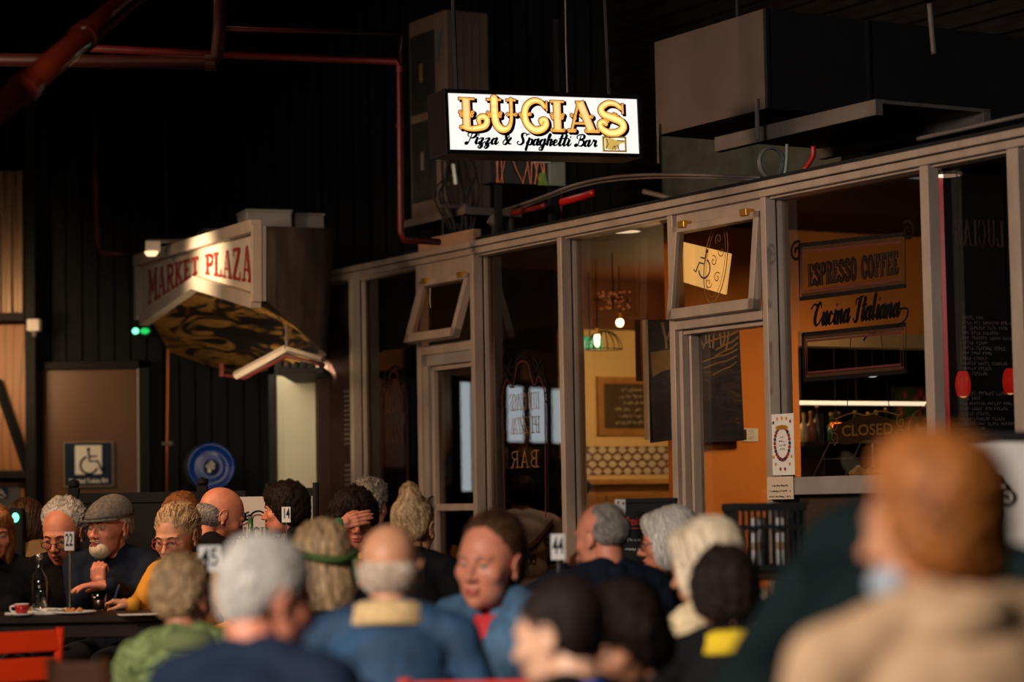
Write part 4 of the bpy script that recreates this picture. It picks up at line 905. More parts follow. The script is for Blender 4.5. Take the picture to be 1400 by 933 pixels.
# CLOSED board on scrolls behind the glass
a = Wp(1186, 588, .09); r = empty('closed_sign', W(a.x, .09, a.z), WROT, 'dark gold scrolled sign reading CLOSED hanging in the window', 'sign')
half = (Wp(1235, 588, .09).x - Wp(1136, 588, .09).x) / 2
GOLD = mat('old_gold', (.36, .2, .06), .4, .3, var=.2)
mb = MB(); mb.prism([(half * math.cos(t) * (1 if abs(math.cos(t)) < .8 else .97), .062 * math.copysign(abs(math.sin(t)) ** .5, math.sin(t)) + .012 * math.cos(4 * t)) for t in np.linspace(0, 2 * PI, 41)[:-1]], 0, .012); mb.build('plaque', mat('plaque_brown', (.05, .028, .018), .5), r)
mb = MB(); text_into(mb, 'CLOSED', 0, -.025, .075, I4, -.003, align='CENTER', sx=half * 2 * .74 / .29, off=.0015); mb.build('lettering', GOLD, r)
mb = MB()
for s_ in (-1, 1):
    for cz, dd in ((.03, 1), (-.03, -1)): ribbon(mb, scroll(s_ * half * .93, cz, .035, 1.2, PI / 2 * dd, s_ * dd), .006, I4, -.004)
ribbon(mb, catmull([(-half * .9, .06), (-half * .4, .085), (0, .07), (half * .4, .085), (half * .9, .06)]), .006, I4, -.004); mb.build('scroll_border', GOLD, r)
mb = MB(); mb.tube([(-half * .6, .006, .06), (-half * .4, .006, .5)], .002, 5); mb.tube([(half * .6, .006, .06), (half * .4, .006, .5)], .002, 5); mb.build('hanging_chain', INK, r)

# lettering painted on the panes (each on its own glass)
def glass_decal(name, px, py, label, cat='lettering'):
    a_ = Wp(px, py, .03); return empty(name, W(a_.x, .03, a_.z), WROT, label, cat), a_
GB = mat('glass_black', (.006, .004, .004), .5, var=0); GBR = mat('glass_brown', (.055, .022, .01), .5, var=.2); GRD = mat('glass_red', (.085, .006, .004), .7, var=.1)
def panel_frame(r, O, pts, inset=.03):
    loc = []
    for p in pts: q = Wp(p[0], p[1], .03); loc.append((q.x - O.x, q.z - O.z))
    cx = sum(p[0] for p in loc) / 4; cz = sum(p[1] for p in loc) / 4
    def shrink(d): return [(p[0] - math.copysign(d, p[0] - cx), p[1] - math.copysign(d, p[1] - cz)) for p in loc]
    for d, wd_, m_, nm, y in ((0, .022, GB, 'black_border', -.002), (.018, .016, GBR, 'brown_border', -.003), (.034, .011, GRD, 'red_border', -.004)):
        q = shrink(d); m1 = MB(); ribbon(m1, q + [q[0]], wd_, I4, y); m1.build(nm, m_, r)
    return loc
r, O = glass_decal('window_lettering', 1165, 365, 'scrolled espresso coffee panel painted on the big right window')
loc = panel_frame(r, O, [(1093, 336), (1238, 320), (1238, 391), (1094, 409)])
mb = MB()
ribbon(mb, scroll(loc[0][0] - .02, loc[0][1] - .03, .055, 1.3, R(60), 1), .016, I4, -.003); ribbon(mb, scroll(loc[1][0] + .02, loc[1][1] + .01, .05, 1.3, R(120), -1), .016, I4, -.003); mb.build('corner_scrolls', GB, r)
W2 = loc[1][0] - loc[0][0]; H2 = loc[1][1] - loc[2][1]
mb = MB(); slab(mb, 'ESPRESSO COFFEE', loc[0][0] + .07, (loc[2][1] + loc[1][1]) / 2 - H2 * .24, H2 * .42, I4, -.003, total=W2 - .12, wk=1.5, grow=.004); mb.build('lettering_shadow', GB, r)
mb = MB(); slab(mb, 'ESPRESSO COFFEE', loc[0][0] + .07, (loc[2][1] + loc[1][1]) / 2 - H2 * .24, H2 * .42, I4, -.005, total=W2 - .12, wk=.7); mb.build('lettering', GBR, r)
r, O = glass_decal('window_lettering', 1165, 430, 'black brush script Cucina Italiana painted on the big right window')
a = Wp(1108, 440, .03); b = Wp(1236, 420, .03)
mb = MB(); script(mb, 'Cucina Italiana', a.x - O.x + .03, (a.z + b.z) / 2 - O.z - .03, .115, I4, -.002, total=b.x - a.x - .06, wmul=1.15)
x0_, z0_ = b.x - O.x, b.z - O.z - .035; ribbon(mb, catmull([(x0_ - .03, z0_ + .03), (x0_ + .03, z0_ + .02), (x0_ - .02, z0_ - .04), (x0_ - .25, z0_ - .075), (x0_ - .3, z0_ - .1)]), .012, I4, -.002); mb.build('lettering', GB, r)
r, O = glass_decal('window_lettering', 1168, 484, 'empty black and red bordered panel painted below the script')
panel_frame(r, O, [(1098, 458), (1239, 444), (1239, 508), (1099, 520)])
# scrolls on bay 3 and bay 2; the mirrored words are painted-in reflections
def crest(px0, px1, ptop, pbot, label, rows, mm, k=1.0):
    a_ = Wp((px0 + px1) / 2, ptop, .03); L_ = Wp(px0, ptop + 30, .03).x; R__ = Wp(px1, ptop + 30, .03).x
    r = empty('window_lettering', W((L_ + R__) / 2, .03, a_.z), WROT, label, 'lettering'); hw = (R__ - L_) / 2; hh_ = a_.z - Wp((px0 + px1) / 2, pbot, .03).z
    m1 = MB(); m2 = MB(); m3 = MB()
    for e in (-1, 1):
        arch = [(0, 0), (e * hw * .25, -.02), (e * hw * .38, -.1), (e * hw * .55, -.15), (e * hw * .75, -.1), (e * hw * .95, -.17), (e * hw, -.28), (e * hw * .95, -hh_)]
        ribbon(m1, catmull(arch), .014 * k, I4, -.002); ribbon(m2, catmull([(x * .9, z - .03) for x, z in arch]), .010 * k, I4, -.003)
        ribbon(m1, scroll(e * hw * .45, -.07, .05, 1.2, R(90), -e), .012 * k, I4, -.002); ribbon(m1, scroll(e * hw * .78, -.09, .045, 1.2, R(90), e), .01 * k, I4, -.002); ribbon(m1, scroll(e * hw * 1.0, -.26, .04, 1.3, R(60), e), .01 * k, I4, -.002)
    m1.build('black_scrolls', GB, r); m2.build('red_line', GRD, r)
    for t, z_, hgt in rows: slab(m3, t, -hw * .6, z_, hgt, Matrix.Scale(-1, 4, (1, 0, 0)), -.003, total=hw * 1.2, wk=.6)
    m3.build('reflected_lettering', mm, r)
crest(683, 748, 487, 700, 'reflected gold lettering drawn mirrored among black scrolls on the third window', [('LUCIAS', -.32, .10), ('PIZZA', -.46, .1), ('BAR', -.66, .1)], mat('reflected_gilt', (.32, .16, .06), .5, .1, var=.2))
crest(520, 558, 501, 690, 'reflection of a dim orange sign with scroll, drawn mirrored on the second window', [('LUCIAS', -.3, .12), ('PIZZA', -.5, .11)], mat('dim_reflected_gilt', (.09, .028, .01), .5, var=.2), .8)

# bay 6: black menu board with red edge, pendants
MS = OS + 2.3
a = hitp(1288, 400, MS); b = hitp(1400, 400, MS); t_ = hitp(1340, 225, MS)[1]; bo = hitp(1340, 600, MS)[1]
r = empty('blackboard', PM(MS) @ Vector((a[0], 0, bo)), WANG, 'tall black chalk menu with red edge behind the far right pane', 'menu board'); bw = b[0] - a[0] + .3; bh = t_ - bo
mb = MB(); mb.bbox(0, bw, 0, .04, 0, bh, .004); mb.build('board', mat('black_board', (.012, .011, .012), .5), r)
mb = MB(); mb.bbox(-.035, .018, -.012, .045, 0, bh, .003); mb.bbox(-.035, bw, -.012, .045, bh, bh + .035, .003); mb.build('red_edge', mat('red_edge', (.34, .012, .012), .4), r)
def mloc(px, py): q = hitp(px, py, MS); return q[0] - a[0], q[1] - bo
x0_, z0_ = mloc(1303, 335); x1_, _ = mloc(1372, 335)
mb = MB(); slab(mb, 'LUCIAS', -x1_, z0_, .13, Matrix.Scale(-1, 4, (1, 0, 0)), -.004, total=x1_ - x0_, wk=1.1); mb.build('mirrored_lettering', mat('dull_bronze', (.10, .05, .035), .5), r)
rr_ = random.Random(21); mb = MB()
for py in list(range(436, 514, 7)) + list(range(540, 592, 7)):
    xx0, zz = mloc(1313, py); xx1, _ = mloc(rr_.choice([1338, 1350, 1372]), py); x = xx0
    while x < xx1:
        n_ = rr_.randint(3, 7)
        for q in range(n_):
            hgt = .016
            ribbon(mb, [(x, zz), (x + rr_.uniform(-.003, .004), zz + hgt)], .0035, I4, -.004, rnd=False); ribbon(mb, [(x, zz + rr_.choice([0, hgt / 2, hgt])), (x + .010, zz + rr_.choice([0, hgt / 2, hgt]))], .003, I4, -.004, rnd=False); x += .0145
        x += .014
mb.build('chalk_lines', mat('chalk_bright', (.33, .32, .33), .9), r)
for i, (px, py, lb) in enumerate(((1316.5, 525, 'red glass pendant lamp left of the pair before the blackboard'), (1381, 521, 'red glass pendant lamp near the right edge of frame'))):
    ms = MS + .35; r = proot('pendant_lamp', ms, px, py, lb, 'lamp')
    mb = MB(); mb.lathe([(.02, .058), (.032, .03), (.036, 0), (.034, -.03), (.026, -.058)], (0, 0, 0), 18); mb.build('red_shade', mat('lit_red_glass', (.9, .03, .02), .3, var=0, emit=1.0, ecol=(1, .03, .015)), r, True)
    mb = MB(); mb.ell((0, 0, -.052), (.018, .018, .014)); mb.build('bulb', mat('lit_bulb2', (1, .5, .2), .4, var=0, emit=3, ecol=(1, .4, .15)), r)
    mb = MB(); mb.tube([(0, 0, .05), (0, 0, BZ1 - .01 - r.location.z)], .0025, 6); mb.build('cord', INK, r)
# small white ceiling spots reflected over the bar, each built as a glowing lens
for i, (px, py) in enumerate(((1172, 510), (1193, 514), (1306, 505))):
    r = proot('spot_reflection', MS - .6 if i == 2 else BS + 1.2, px, py, ['small reflected white spot above the tulip picture, left of two', 'smaller reflected white spot above the tulip picture, right of two', 'small reflected white spot left of the red pendants'][i], 'light')
    ww = (.045, .022, .04)[i]
    mb = MB(); mb.ell((0, 0, 0), (ww, .03, .009)); mb.build('lens', mat('lit_cool', (.8, .95, 1), .4, var=0, emit=1.1, ecol=(.75, .95, .9)), r, True)
    mb = MB(); mb.tube([(0, 0, .004), (0, 0, BZ1 - .01 - r.location.z)], .004, 6); mb.build('stem', BLACK, r)
# mirrored wheelchair sign, its reflection built as a glowing panel inside the fanlight
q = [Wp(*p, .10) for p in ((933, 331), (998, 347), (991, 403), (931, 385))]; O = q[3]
r = empty('access_sign_reflection', W(O.x, .10, O.z), WROT, 'reflection of a yellow wheelchair sign, built as a tilted glowing panel behind the open fanlight', 'sign')
loc = [(v_.x - O.x, v_.z - O.z) for v_ in q]; mb = MB(); mb.prism(loc, 0, .012); recalc(mb.build('reflection_panel', mat('reflected_yellow', (.8, .5, .15), .5, var=.04, emit=.95, ecol=(1, .56, .17)), r))
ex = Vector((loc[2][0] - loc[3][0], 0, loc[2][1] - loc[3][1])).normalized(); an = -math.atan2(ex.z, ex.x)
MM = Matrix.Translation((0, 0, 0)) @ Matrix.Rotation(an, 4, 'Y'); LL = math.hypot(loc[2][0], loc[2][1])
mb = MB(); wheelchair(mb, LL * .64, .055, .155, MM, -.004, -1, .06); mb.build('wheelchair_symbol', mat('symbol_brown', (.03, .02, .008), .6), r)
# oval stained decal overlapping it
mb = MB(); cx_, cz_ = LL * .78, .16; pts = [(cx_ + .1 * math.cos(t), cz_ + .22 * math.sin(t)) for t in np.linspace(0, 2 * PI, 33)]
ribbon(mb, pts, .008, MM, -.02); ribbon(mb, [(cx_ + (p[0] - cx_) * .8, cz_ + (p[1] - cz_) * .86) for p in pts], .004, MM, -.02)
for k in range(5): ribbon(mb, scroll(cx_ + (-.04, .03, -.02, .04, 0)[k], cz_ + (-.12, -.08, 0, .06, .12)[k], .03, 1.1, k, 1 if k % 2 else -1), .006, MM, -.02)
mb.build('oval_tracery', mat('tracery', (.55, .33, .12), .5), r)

# paper notices on the glass right of the door
q = Wp(1075, 650, -.04); r = empty('poster', W(q.x, -.055, q.z), WROT, 'narrow white poster ringed with small coloured food drawings', 'poster')
hw = (Wp(1092, 600, -.04).x - Wp(1061, 600, -.04).x) / 2; hh = Wp(1075, 566, -.04).z - q.z
mb = MB(); mb.bbox(-hw, hw, -.004, 0, 0, hh, .001); mb.build('paper', PAPER, r)
cols = [mat('maroon', (.25, .015, .02), .6), mat('mustard', (.6, .28, .03), .6), mat('charcoal_blob', (.04, .045, .045), .6)]
mm_ = [MB(), MB(), MB()]
for k in range(26):
    t = 2 * PI * k / 26; disc(mm_[0 if k % 3 else 2], .66 * hw * math.cos(t), hh * .52 + hh * .27 * math.sin(t), hw * .12, I4, -.006, 10, hh * .032)
for k in range(9): disc(mm_[1], hw * (-.42 + .105 * k), hh * (.77 + .012 * (k % 2)), hw * .13, I4, -.007, 10, hh * .035)
for k, (x, z) in enumerate(((-.75, .86), (-.4, .92), (0, .93), (.4, .92), (.75, .87), (-.8, .3), (.8, .3), (-.62, .18), (.62, .18), (-.2, .1), (.2, .1))): disc(mm_[(2, 1, 1, 1, 0, 1, 1, 1, 1, 0, 0)[k]], x * hw, z * hh, hw * .09, I4, -.006, 8, hh * .03)
for k in range(3): mm_[k].build(['maroon_drawings', 'mustard_drawings', 'grey_drawings'][k], cols[k], r)
scribbles(r, hw, hh, -.006, 4, -.35, .35, INK, 8, .62, .42, .003, name='print')
q2 = Wp(1073, 683, -.07); r = empty('paper_note', W(q2.x, -.095, q2.z), WROT, 'cream paper note taped below the narrow white poster', 'note')
hw = (Wp(1091, 670, -.07).x - Wp(1055, 670, -.07).x) / 2; hh = Wp(1073, 652, -.07).z - q2.z
mb = MB(); mb.bbox(-hw, hw, -.003, 0, 0, hh, .001); mb.build('paper', mat('cream_paper', (.62, .5, .38), .7, var=.05), r); scribbles(r, hw, hh, -.005, 3, -.85, .85, INK, 12, .6, .12, .004, name='print')

# ================================================================== ABOVE THE SHOP FRONT
mb = MB(); mb.box(-.5, SMAX + 1, 2.6, 2.8, BZ1 + .04, 7.2)
for k in range(40): z = BZ1 + .3 + k * .11; mb.bbox(-.5, SMAX + 1, 2.55, 2.6, z, z + .05, .01)
struct(obj_at(mb, 'wall_upper', mat('louvre_dark', (.016, .012, .011), .6, var=.3), WM))
mb = MB(); mb.box(S(905, 230, -2.3), S(1150, 230, -2.3), 2.3, 2.5, BZ1 + .04, BZ1 + 1.0); struct(obj_at(mb, 'wall_parapet', mat('grey_render', (.12, .125, .10), .85, var=.25, scale=9, bump=.5), WM))
light('POINT', 'roof_void_lamp', hitw(1010, 205, -1.6) + Vector((0, 0, .1)), 1.5, (.95, 1, .8), .05)
# LUCIAS light box
SY = R(25); sq = P(741.5, 168, 12.0)
s_l = P(612, 168, 12.0); 
LM = Matrix.Translation(sq) @ Matrix.Rotation(SY, 4, 'Z') @ Matrix.Rotation(R(-1.5), 4, 'Y')
def onsign(px, py):
    d = ray(px, py); n_ = (LM.to_3x3() @ Vector((0, -1, 0))); t = (sq - CAM).dot(n_) / d.dot(n_); return LM.inverted() @ (CAM + d * t)
xl = onsign(612, 167).x; xr = onsign(871, 173).x; zt = (onsign(612, 127).z + onsign(870, 137).z) / 2; zb = (onsign(612, 206).z + onsign(871, 210).z) / 2
r = empty('light_box_sign', M=LM, label='glowing white light box with gold ornate capitals above black script', cat='sign')
mb = MB(); e = .02; D = .2
mb.bbox(xl - e, xr + e, .0, D, zb - e, zt + e, .004)
for q_ in ((xl - e, xl, zb - e, zt + e), (xr, xr + e, zb - e, zt + e), (xl, xr, zb - e, zb), (xl, xr, zt, zt + e)): mb.bbox(q_[0], q_[1], -.02, .01, q_[2], q_[3], .002)
mb.build('housing', mat('box_black', (.012, .01, .01), .4), r)
FACE = mat('lit_sign_white', (.8, .8, .77), .4, var=.03, scale=1.2, emit=.88, ecol=(1, .97, .93))
mb = MB(); mb.box(xl, xr, -.008, -.004, zb, zt); mb.build('lit_face', FACE, r)
SW = xr - xl; SH = zt - zb; u = SW / 1285.0
def sx_(x): return xl + (x - 65) * u
def sz_(v): return zt - v * (SH / 387)
H_ = 222 * SH / 387; Lb = sz_(250)
OR = {'L': [([(.22, 1), (.22, .05)], .2), ([(0, .965), (.47, .965)], .07), ([(.1, .52), (.34, .52)], .1), ([(.1, .1), (.25, .05), (.5, .06), (.75, .14), (.82, .32), (.72, .43), (.58, .36), (.6, .22)], .13, 1), ([(.06, .1), (.34, .04)], .1)],
 'U': [([(.24, 1), (.24, .45), (.3, .18), (.45, .05), (.62, .08), (.72, .25), (.75, .5), (.75, 1)], None, 1), ([(.0, .965), (.45, .965)], .07), ([(.6, .965), (.9, .965)], .07), ([(.1, .52), (.36, .52)], .1), ([(.68, .52), (.84, .52)], .06)],
 'C': [([(.74, .78), (.62, .94), (.42, .97), (.22, .82), (.14, .55), (.2, .25), (.4, .06), (.62, .08), (.76, .22), (.74, .38), (.62, .36), (.63, .27)], .15, 1), ([(.8, .97), (.8, .66)], .06), ([(.03, .5), (.3, .54)], .09)],
 'I': [([(.22, 1), (.22, .03)], .2), ([(0, .965), (.45, .965)], .07), ([(.1, .52), (.34, .52)], .1), ([(.06, .06), (.38, .06)], .1)],
 'A': [([(.42, .98), (.78, .06)], .21), ([(.38, .97), (.12, .06)], .08), ([(.28, .97), (.52, .97)], .06), ([(.2, .3), (.62, .3)], .07), ([(.02, .06), (.22, .06)], .1), ([(.62, .06), (.98, .06)], .1), ([(.46, .52), (.76, .52)], .09)],
 'S': [([(.78, .82), (.6, .95), (.36, .96), (.15, .8), (.2, .62), (.5, .5), (.78, .38), (.84, .2), (.66, .05), (.4, .02), (.18, .12), (.08, .28), (.18, .38), (.28, .3)], .16, 1), ([(.84, .97), (.84, .64)], .07), ([(.3, .44), (.62, .6)], .1)]}
BALLS = {'L': [(.04, .55), (.40, .55), (.05, .08), (.37, .06), (.07, .45), (.37, .45)], 'U': [(.04, .55), (.42, .55), (.64, .52), (.88, .52), (.08, .46), (.4, .46)], 'C': [(.02, .53), (.3, .55), (.06, .45)], 'I': [(.04, .55), (.40, .55), (.03, .07), (.41, .07), (.07, .46), (.37, .46)], 'A': [(.03, .07), (.22, .07), (.6, .07), (1.0, .07), (.44, .56), (.8, .52), (.14, .55), (.24, .46)], 'S': [(.28, .46), (.56, .62), (.34, .4), (.64, .56)]}
lay = [(MB(), .0050, .006, -.010, (.011, -.007)), (MB(), .0035, 0, -.0115, (0, 0)), (MB(), 0, 0, -.013, (0, 0)), (MB(), -.008, 0, -.0145, (-.001, .001))]
for ch, x_a, x_b in (('L', 70, 262), ('U', 253, 450), ('C', 474, 668), ('I', 682, 775), ('A', 797, 1005), ('S', 1000, 1197)):
    wn = {'L': .86, 'U': .9, 'C': .85, 'I': .45, 'A': 1.0, 'S': .92}[ch]; X0 = sx_(x_a + 65); kx = (x_b - x_a) * u / wn
    for i, (m1, grow, _, y, (dx, dz)) in enumerate(lay):
        for s_ in OR[ch]:
            pts = s_[0]
            if len(s_) > 2: pts = catmull(pts, 6)
            n = len(pts); wd_ = s_[1]
            if wd_ and wd_ >= .13: wd_ = wd_ * 1.28
            if wd_ is None: wd_ = [.25 - .14 * min(1, max(0, (k / n - .35) / .35)) for k in range(n)]; wd_ = [q * H_ for q in wd_]
            elif len(s_) > 2: wd_ = [H_ * wd_ * (.65 + .55 * math.sin(PI * k / n)) for k in range(n)]
            else: wd_ = [H_ * wd_] * n
            if i == 3: 
                if max(wd_) < .05 * H_ * 2: continue
                wd_ = [max(.003, w_) for w_ in wd_]
            ribbon(m1, [(X0 + p[0] * kx, Lb + p[1] * H_) for p in pts], wd_, I4, y, grow, dx, dz, rnd=len(s_) > 2)
        if i < 3:
            for bx_, bz_ in BALLS[ch]: disc(m1, X0 + bx_ * kx + dx, Lb + bz_ * H_ + dz, .058 * H_ + grow, I4, y)
        if i == 3:
            pass
mats_ = [INK, mat('sign_maroon', (.16, .02, .015), .5, var=0, emit=.05), mat('sign_gold', (.85, .48, .10), .4, var=.12, scale=20, emit=.75, ecol=(1, .46, .09)), mat('sign_gold_light', (.95, .66, .25), .4, var=.1, scale=25, emit=.95, ecol=(1, .70, .30))]
for i, nm in enumerate(('letter_shadow', 'letter_outline', 'gold_letters', 'letter_highlight')): lay[i][0].build(nm, mats_[i], r)
mb = MB()
for ch, x_a, x_b in (('L', 70, 262), ('U', 253, 450), ('C', 474, 668), ('I', 682, 775), ('A', 797, 1005), ('S', 1000, 1197)):
    wn = {'L': .86, 'U': .9, 'C': .85, 'I': .45, 'A': 1.0, 'S': .92}[ch]; X0 = sx_(x_a + 65); kx = (x_b - x_a) * u / wn
    for bx_, bz_ in BALLS[ch]: disc(mb, X0 + bx_ * kx, Lb + bz_ * H_, .02 * H_, I4, -.0155, 8)
mb.build('red_dots', mat('sign_orange', (.8, .15, .03), .5, var=0, emit=.3), r)
mb = MB(); script(mb, 'Pizza & Spaghetti Bar', sx_(165 + 5), sz_(342), .205 * SH, I4, -.012, total=(1055 - 172) * u, wmul=1.45); mb.build('script_lettering', INK, r)
# pointing hand plate
mb = MB(); x0, x1, z1, z0 = sx_(1095), sx_(1262), sz_(268), sz_(378)
mb.box(x0, x1, -.013, -.008, z0, z1); mb.build('hand_plate', mat('plate_gold', (.7, .45, .1), .4, var=.25, scale=30, emit=.3, ecol=(1, .62, .18)), r)
mb = MB(); w_, h_ = x1 - x0, z1 - z0; M_ = Matrix.Translation((x0, 0, z0))
mb.cur = 0
def pl(m1, pts, y): m1.add([M_ @ Vector((a_ * w_, y, b_ * h_)) for a_, b_ in pts], [tuple(range(len(pts)))])
mb = MB(); pl(mb, [(.08, .1), (.92, .1), (.92, .58), (.55, .58), (.5, .86), (.08, .86)], -.014); pl(mb, [(.5, .62), (.92, .62), (.92, .9), (.5, .9)], -.014); mb.build('plate_panel', mat('plate_white', (.9, .9, .86), .4, var=0, emit=.8, ecol=(1, .97, .93)), r)
mb = MB(); pl(mb, [(.1, .2), (.3, .12), (.62, .14), (.66, .3), (.7, .5), (.9, .62), (.92, .76), (.6, .74), (.4, .84), (.1, .86)], -.0155); mb.build('pointing_hand', mat('hand_gold', (.85, .6, .15), .4, var=0, emit=.5, ecol=(1, .65, .15)), r)
mb = MB(); 
for p_ in ([(.3, .86), (.3, .95), (.95, .95), (.95, .08), (.05, .08), (.05, .95), (.3, .95)], [(.6, .74), (.9, .7)], [(.5, .14), (.5, .34), (.62, .42), (.66, .14)], [(.12, .2), (.22, .5), (.16, .8)], [(.4, .16), (.42, .3), (.5, .36)]):
    ribbon(mb, [(x0 + a_ * w_, z0 + b_ * h_) for a_, b_ in p_], .004, I4, -.0165)
mb.build('plate_lines', INK, r)
for x_ in (xl + .1, xr - .1):
    mb = MB(); mb.tube([(x_, D / 2, zt + .02), (x_, D / 2, 7.0 - sq.z)], .01, 6); mb.build('hanging_rod', CHAR, r)

# air conditioner
Y0 = 15.6; a = P(611, 150, Y0); top = P(611, 12, Y0).z; bot = P(611, 290, Y0).z
r = empty('air_conditioner', (a.x, a.y, bot), WROT, 'tall weathered outdoor air conditioner with two fan grilles behind the sign', 'air conditioner')
h = top - bot; wA = .51; dA = .325
ACM = mat('ac_paint', (.14, .10, .085), .55, .1, var=.2, scale=4)
mb = MB(); mb.bbox(-wA, 0, 0, dA, 0, h, .012); mb.box(-.13, -.126, -.002, 0, 0.02, h - .02)
for k in range(4): mb.bbox(-.001, .004, .06 + k * .06, .063 + k * .06, .03, h - .05, .001)
mb.build('casing', ACM, r)
for k in range(2):
    cz = h * (.28 + .44 * k); mb = MB(); mb.bbox(-wA + .03, -.15, -.008, .0, cz - h * .2, cz + h * .2, .004); f = mb.build('fan_recess', mat('fan_dark', (.02, .02, .02), .6), r)
    mb = MB(); cx = (-wA + .03 - .15) / 2
    for q in range(5): rad_ = .025 + q * .026; mb.tube([(cx + rad_ * math.cos(t), -.014, cz + rad_ * 1.6 * math.sin(t)) for t in np.linspace(0, 2 * PI, 25)], .0025, 5)
    for q in range(8): mb.tube([(cx, -.014, cz), (cx + .13 * math.cos(q * PI / 4), -.014, cz + .21 * math.sin(q * PI / 4))], .002, 5)
    mb.build('fan_grille', CHAR, f)
    mb = MB(); mb.bbox(cx - .02, cx + .02, -.02, -.01, cz - .06, cz + .06, .004); mb.build('hub', ACM, f)
mb = MB(); mb.add([(-.11, -.003, h - .18), (-.03, -.003, h - .1), (-.1, -.003, h - .34)], [(0, 1, 2)]); mb.build('blue_badge', mat('badge_blue', (.02, .1, .16), .5), r)
mb = MB(); mb.bbox(-wA - .05, .3, -.05, dA + .05, -.05, 0, .005); mb.build('mounting_tray', GREYST, r)
mb = MB()
for x_ in (-wA, .25): mb.tube([(x_, dA, 0), (x_, dA, -(bot - BZ1 - .04))], .02, 6)
mb.build('support_post', CHAR, r)
light('AREA', 'roof_side_lamp', P(520, 120, 12.0), 1.5, (1, .7, .5), .5, .5, target=P(600, 150, 14.4))
# ledge under it
a = Wp(581, 335, -.0); b = Wp(656, 322, -.0); r = empty('timber_fascia', W(a.x, -.02, Wp(618, 340, 0).z), WROT, 'short tan timber board lying on the shop front beam', 'board')
mb = MB(); mb.bbox(0, b.x - a.x, -.03, .03, -.01, .085, .004); mb.build('board', mat('tan_timber', (.33, .2, .12), .6, var=.2, scale=8, stretch=(1, 1, 6)), r)
# switch gear
r = empty('cable_post', W(S(658), .6, BZ1 + .04), WROT, 'dark upright steel post with orange wire left of the switch box', 'post')
mb = MB(); mb.bbox(-.03, .03, -.03, .03, 0, 1.4, .004); mb.build('upright', BLACK, r); mb = MB(); mb.tube(catmull([(.035, -.035, .1), (.05, -.04, .3), (.035, -.035, .5), (.045, -.035, .62)]), .006, 6); mb.build('orange_wire', COP, r)
q = P(745, 230, 14.6); r = empty('switch_box', q, R(25), 'open grey electrical box with white breaker unit below the light box', 'electrical box')
mb = MB(); mb.bbox(-.36, .14, .03, .16, -.10, .12, .005); mb.build('back_box', mat('switch_dark', (.035, .035, .035), .6), r)
mb = MB(); mb.bbox(-.3, -.26, .06, .1, -(q.z - BZ1 - .04), -.09, .003); mb.bbox(.06, .1, .06, .1, -(q.z - BZ1 - .04), -.09, .003); mb.build('mounting_legs', BLACK, r)
mb = MB(); mb.bbox(.03, .14, .0, .06, -.105, .12, .004)
for k in range(4): mb.lathe([(.008, -.002), (.008, .0)], (.12, 0, -.08 + k * .05), 8, 'Y')
mb.build('grey_panel', mat('panel_green_grey', (.24, .27, .22), .6, var=.1), r)
mb = MB(); mb.bbox(-.075, .035, -.02, .04, .03, .085, .006); mb.build('breaker_unit', mat('off_white', (.62, .58, .5), .5), r)
mb = MB(); mb.box(-.06, -.035, -.024, -.02, .045, .07); mb.box(.005, .022, -.024, -.02, .045, .07); mb.build('switches', INK, r)
mb = MB(); mb.prism([(-.045, -.105), (.02, -.105), (.0, -.02), (-.03, -.03)], .0, .015); mb.build('green_board', mat('pcb_green', (.2, .32, .06), .5, var=.5, scale=50), r)
mb = MB(); rn = random.Random(4)
for k in range(14):
    x = rn.uniform(-.35, 0); mb.tube(catmull([(x, .02, .11), (x + rn.uniform(-.03, .03), .0, .03), (x + rn.uniform(-.05, .05), .01, -.1)]), .0035, 5)
mb.build('wires', mat('wire_orange', (.5, .13, .05), .5, var=.5, scale=30), r)
light('POINT', 'switch_box_lamp', q + Vector((-.05, -.3, .0)), .4, (1, .95, .8), .03)
q = P(617, 240, 15.35); r = empty('pipe_cluster', q, R(20), 'tangle of black pipes and valves beside the air conditioner foot', 'pipes')
mb = MB(); rn = random.Random(8)
for k in range(9):
    x = -.06 + k * .025; mb.tube(catmull([(x, rn.uniform(0, .1), .14), (x + rn.uniform(-.05, .05), 0, .02), (x + rn.uniform(-.07, .07), .03, -.12), (x + rn.uniform(-.04, .1), .02, -.36)]), rn.uniform(.006, .013), 7)
mb.build('pipe_run', CHAR, r, True)
mb = MB(); mb.tube([(.005, -.03, .07), (.02, -.03, -.06)], .014, 8); mb.build('bright_valve', mat('zinc', (.45, .46, .42), .35, .6), r)
mb = MB(); mb.tube([(-.08, 0, -.2), (.12, 0, -.2)], .012, 6); mb.lathe([(.02, -.02), (.03, 0), (.02, .02)], (.09, 0, -.2), 12); mb.build('stop_tap', GREYST, r)
mb = MB(); mb.tube([(.05, .03, -.3), (.05, .03, -(q.z - BZ1 - .035))], .012, 6); mb.tube([(-.05, .03, .1), (-.05, .03, -(q.z - BZ1 - .035))], .009, 6); mb.build('down_pipe', CHAR, r)
q = P(675, 303, 14.9); r = empty('flood_fitting', q, R(30), 'small grey lamp fitting lying on top of the beam', 'lamp')
mb = MB(); mb.bbox(-.03, .03, -.03, .03, -.025, .035, .006, Matrix.Rotation(R(30), 4, 'Y')); mb.tube([(.02, 0, -.02), (.06, -.01, -.07)], .01, 6); mb.build('housing', GREYST, r)
mb = MB(); mb.tube([(.09 + .045 * math.cos(t), .05, -.05 + .06 * math.sin(t)) for t in np.linspace(0, 2 * PI, 21)], .008, 6); mb.tube([(0, 0, -.02), (0, .02, -(q.z - BZ1 - .03))], .01, 6); mb.build('coil', CHAR, r)
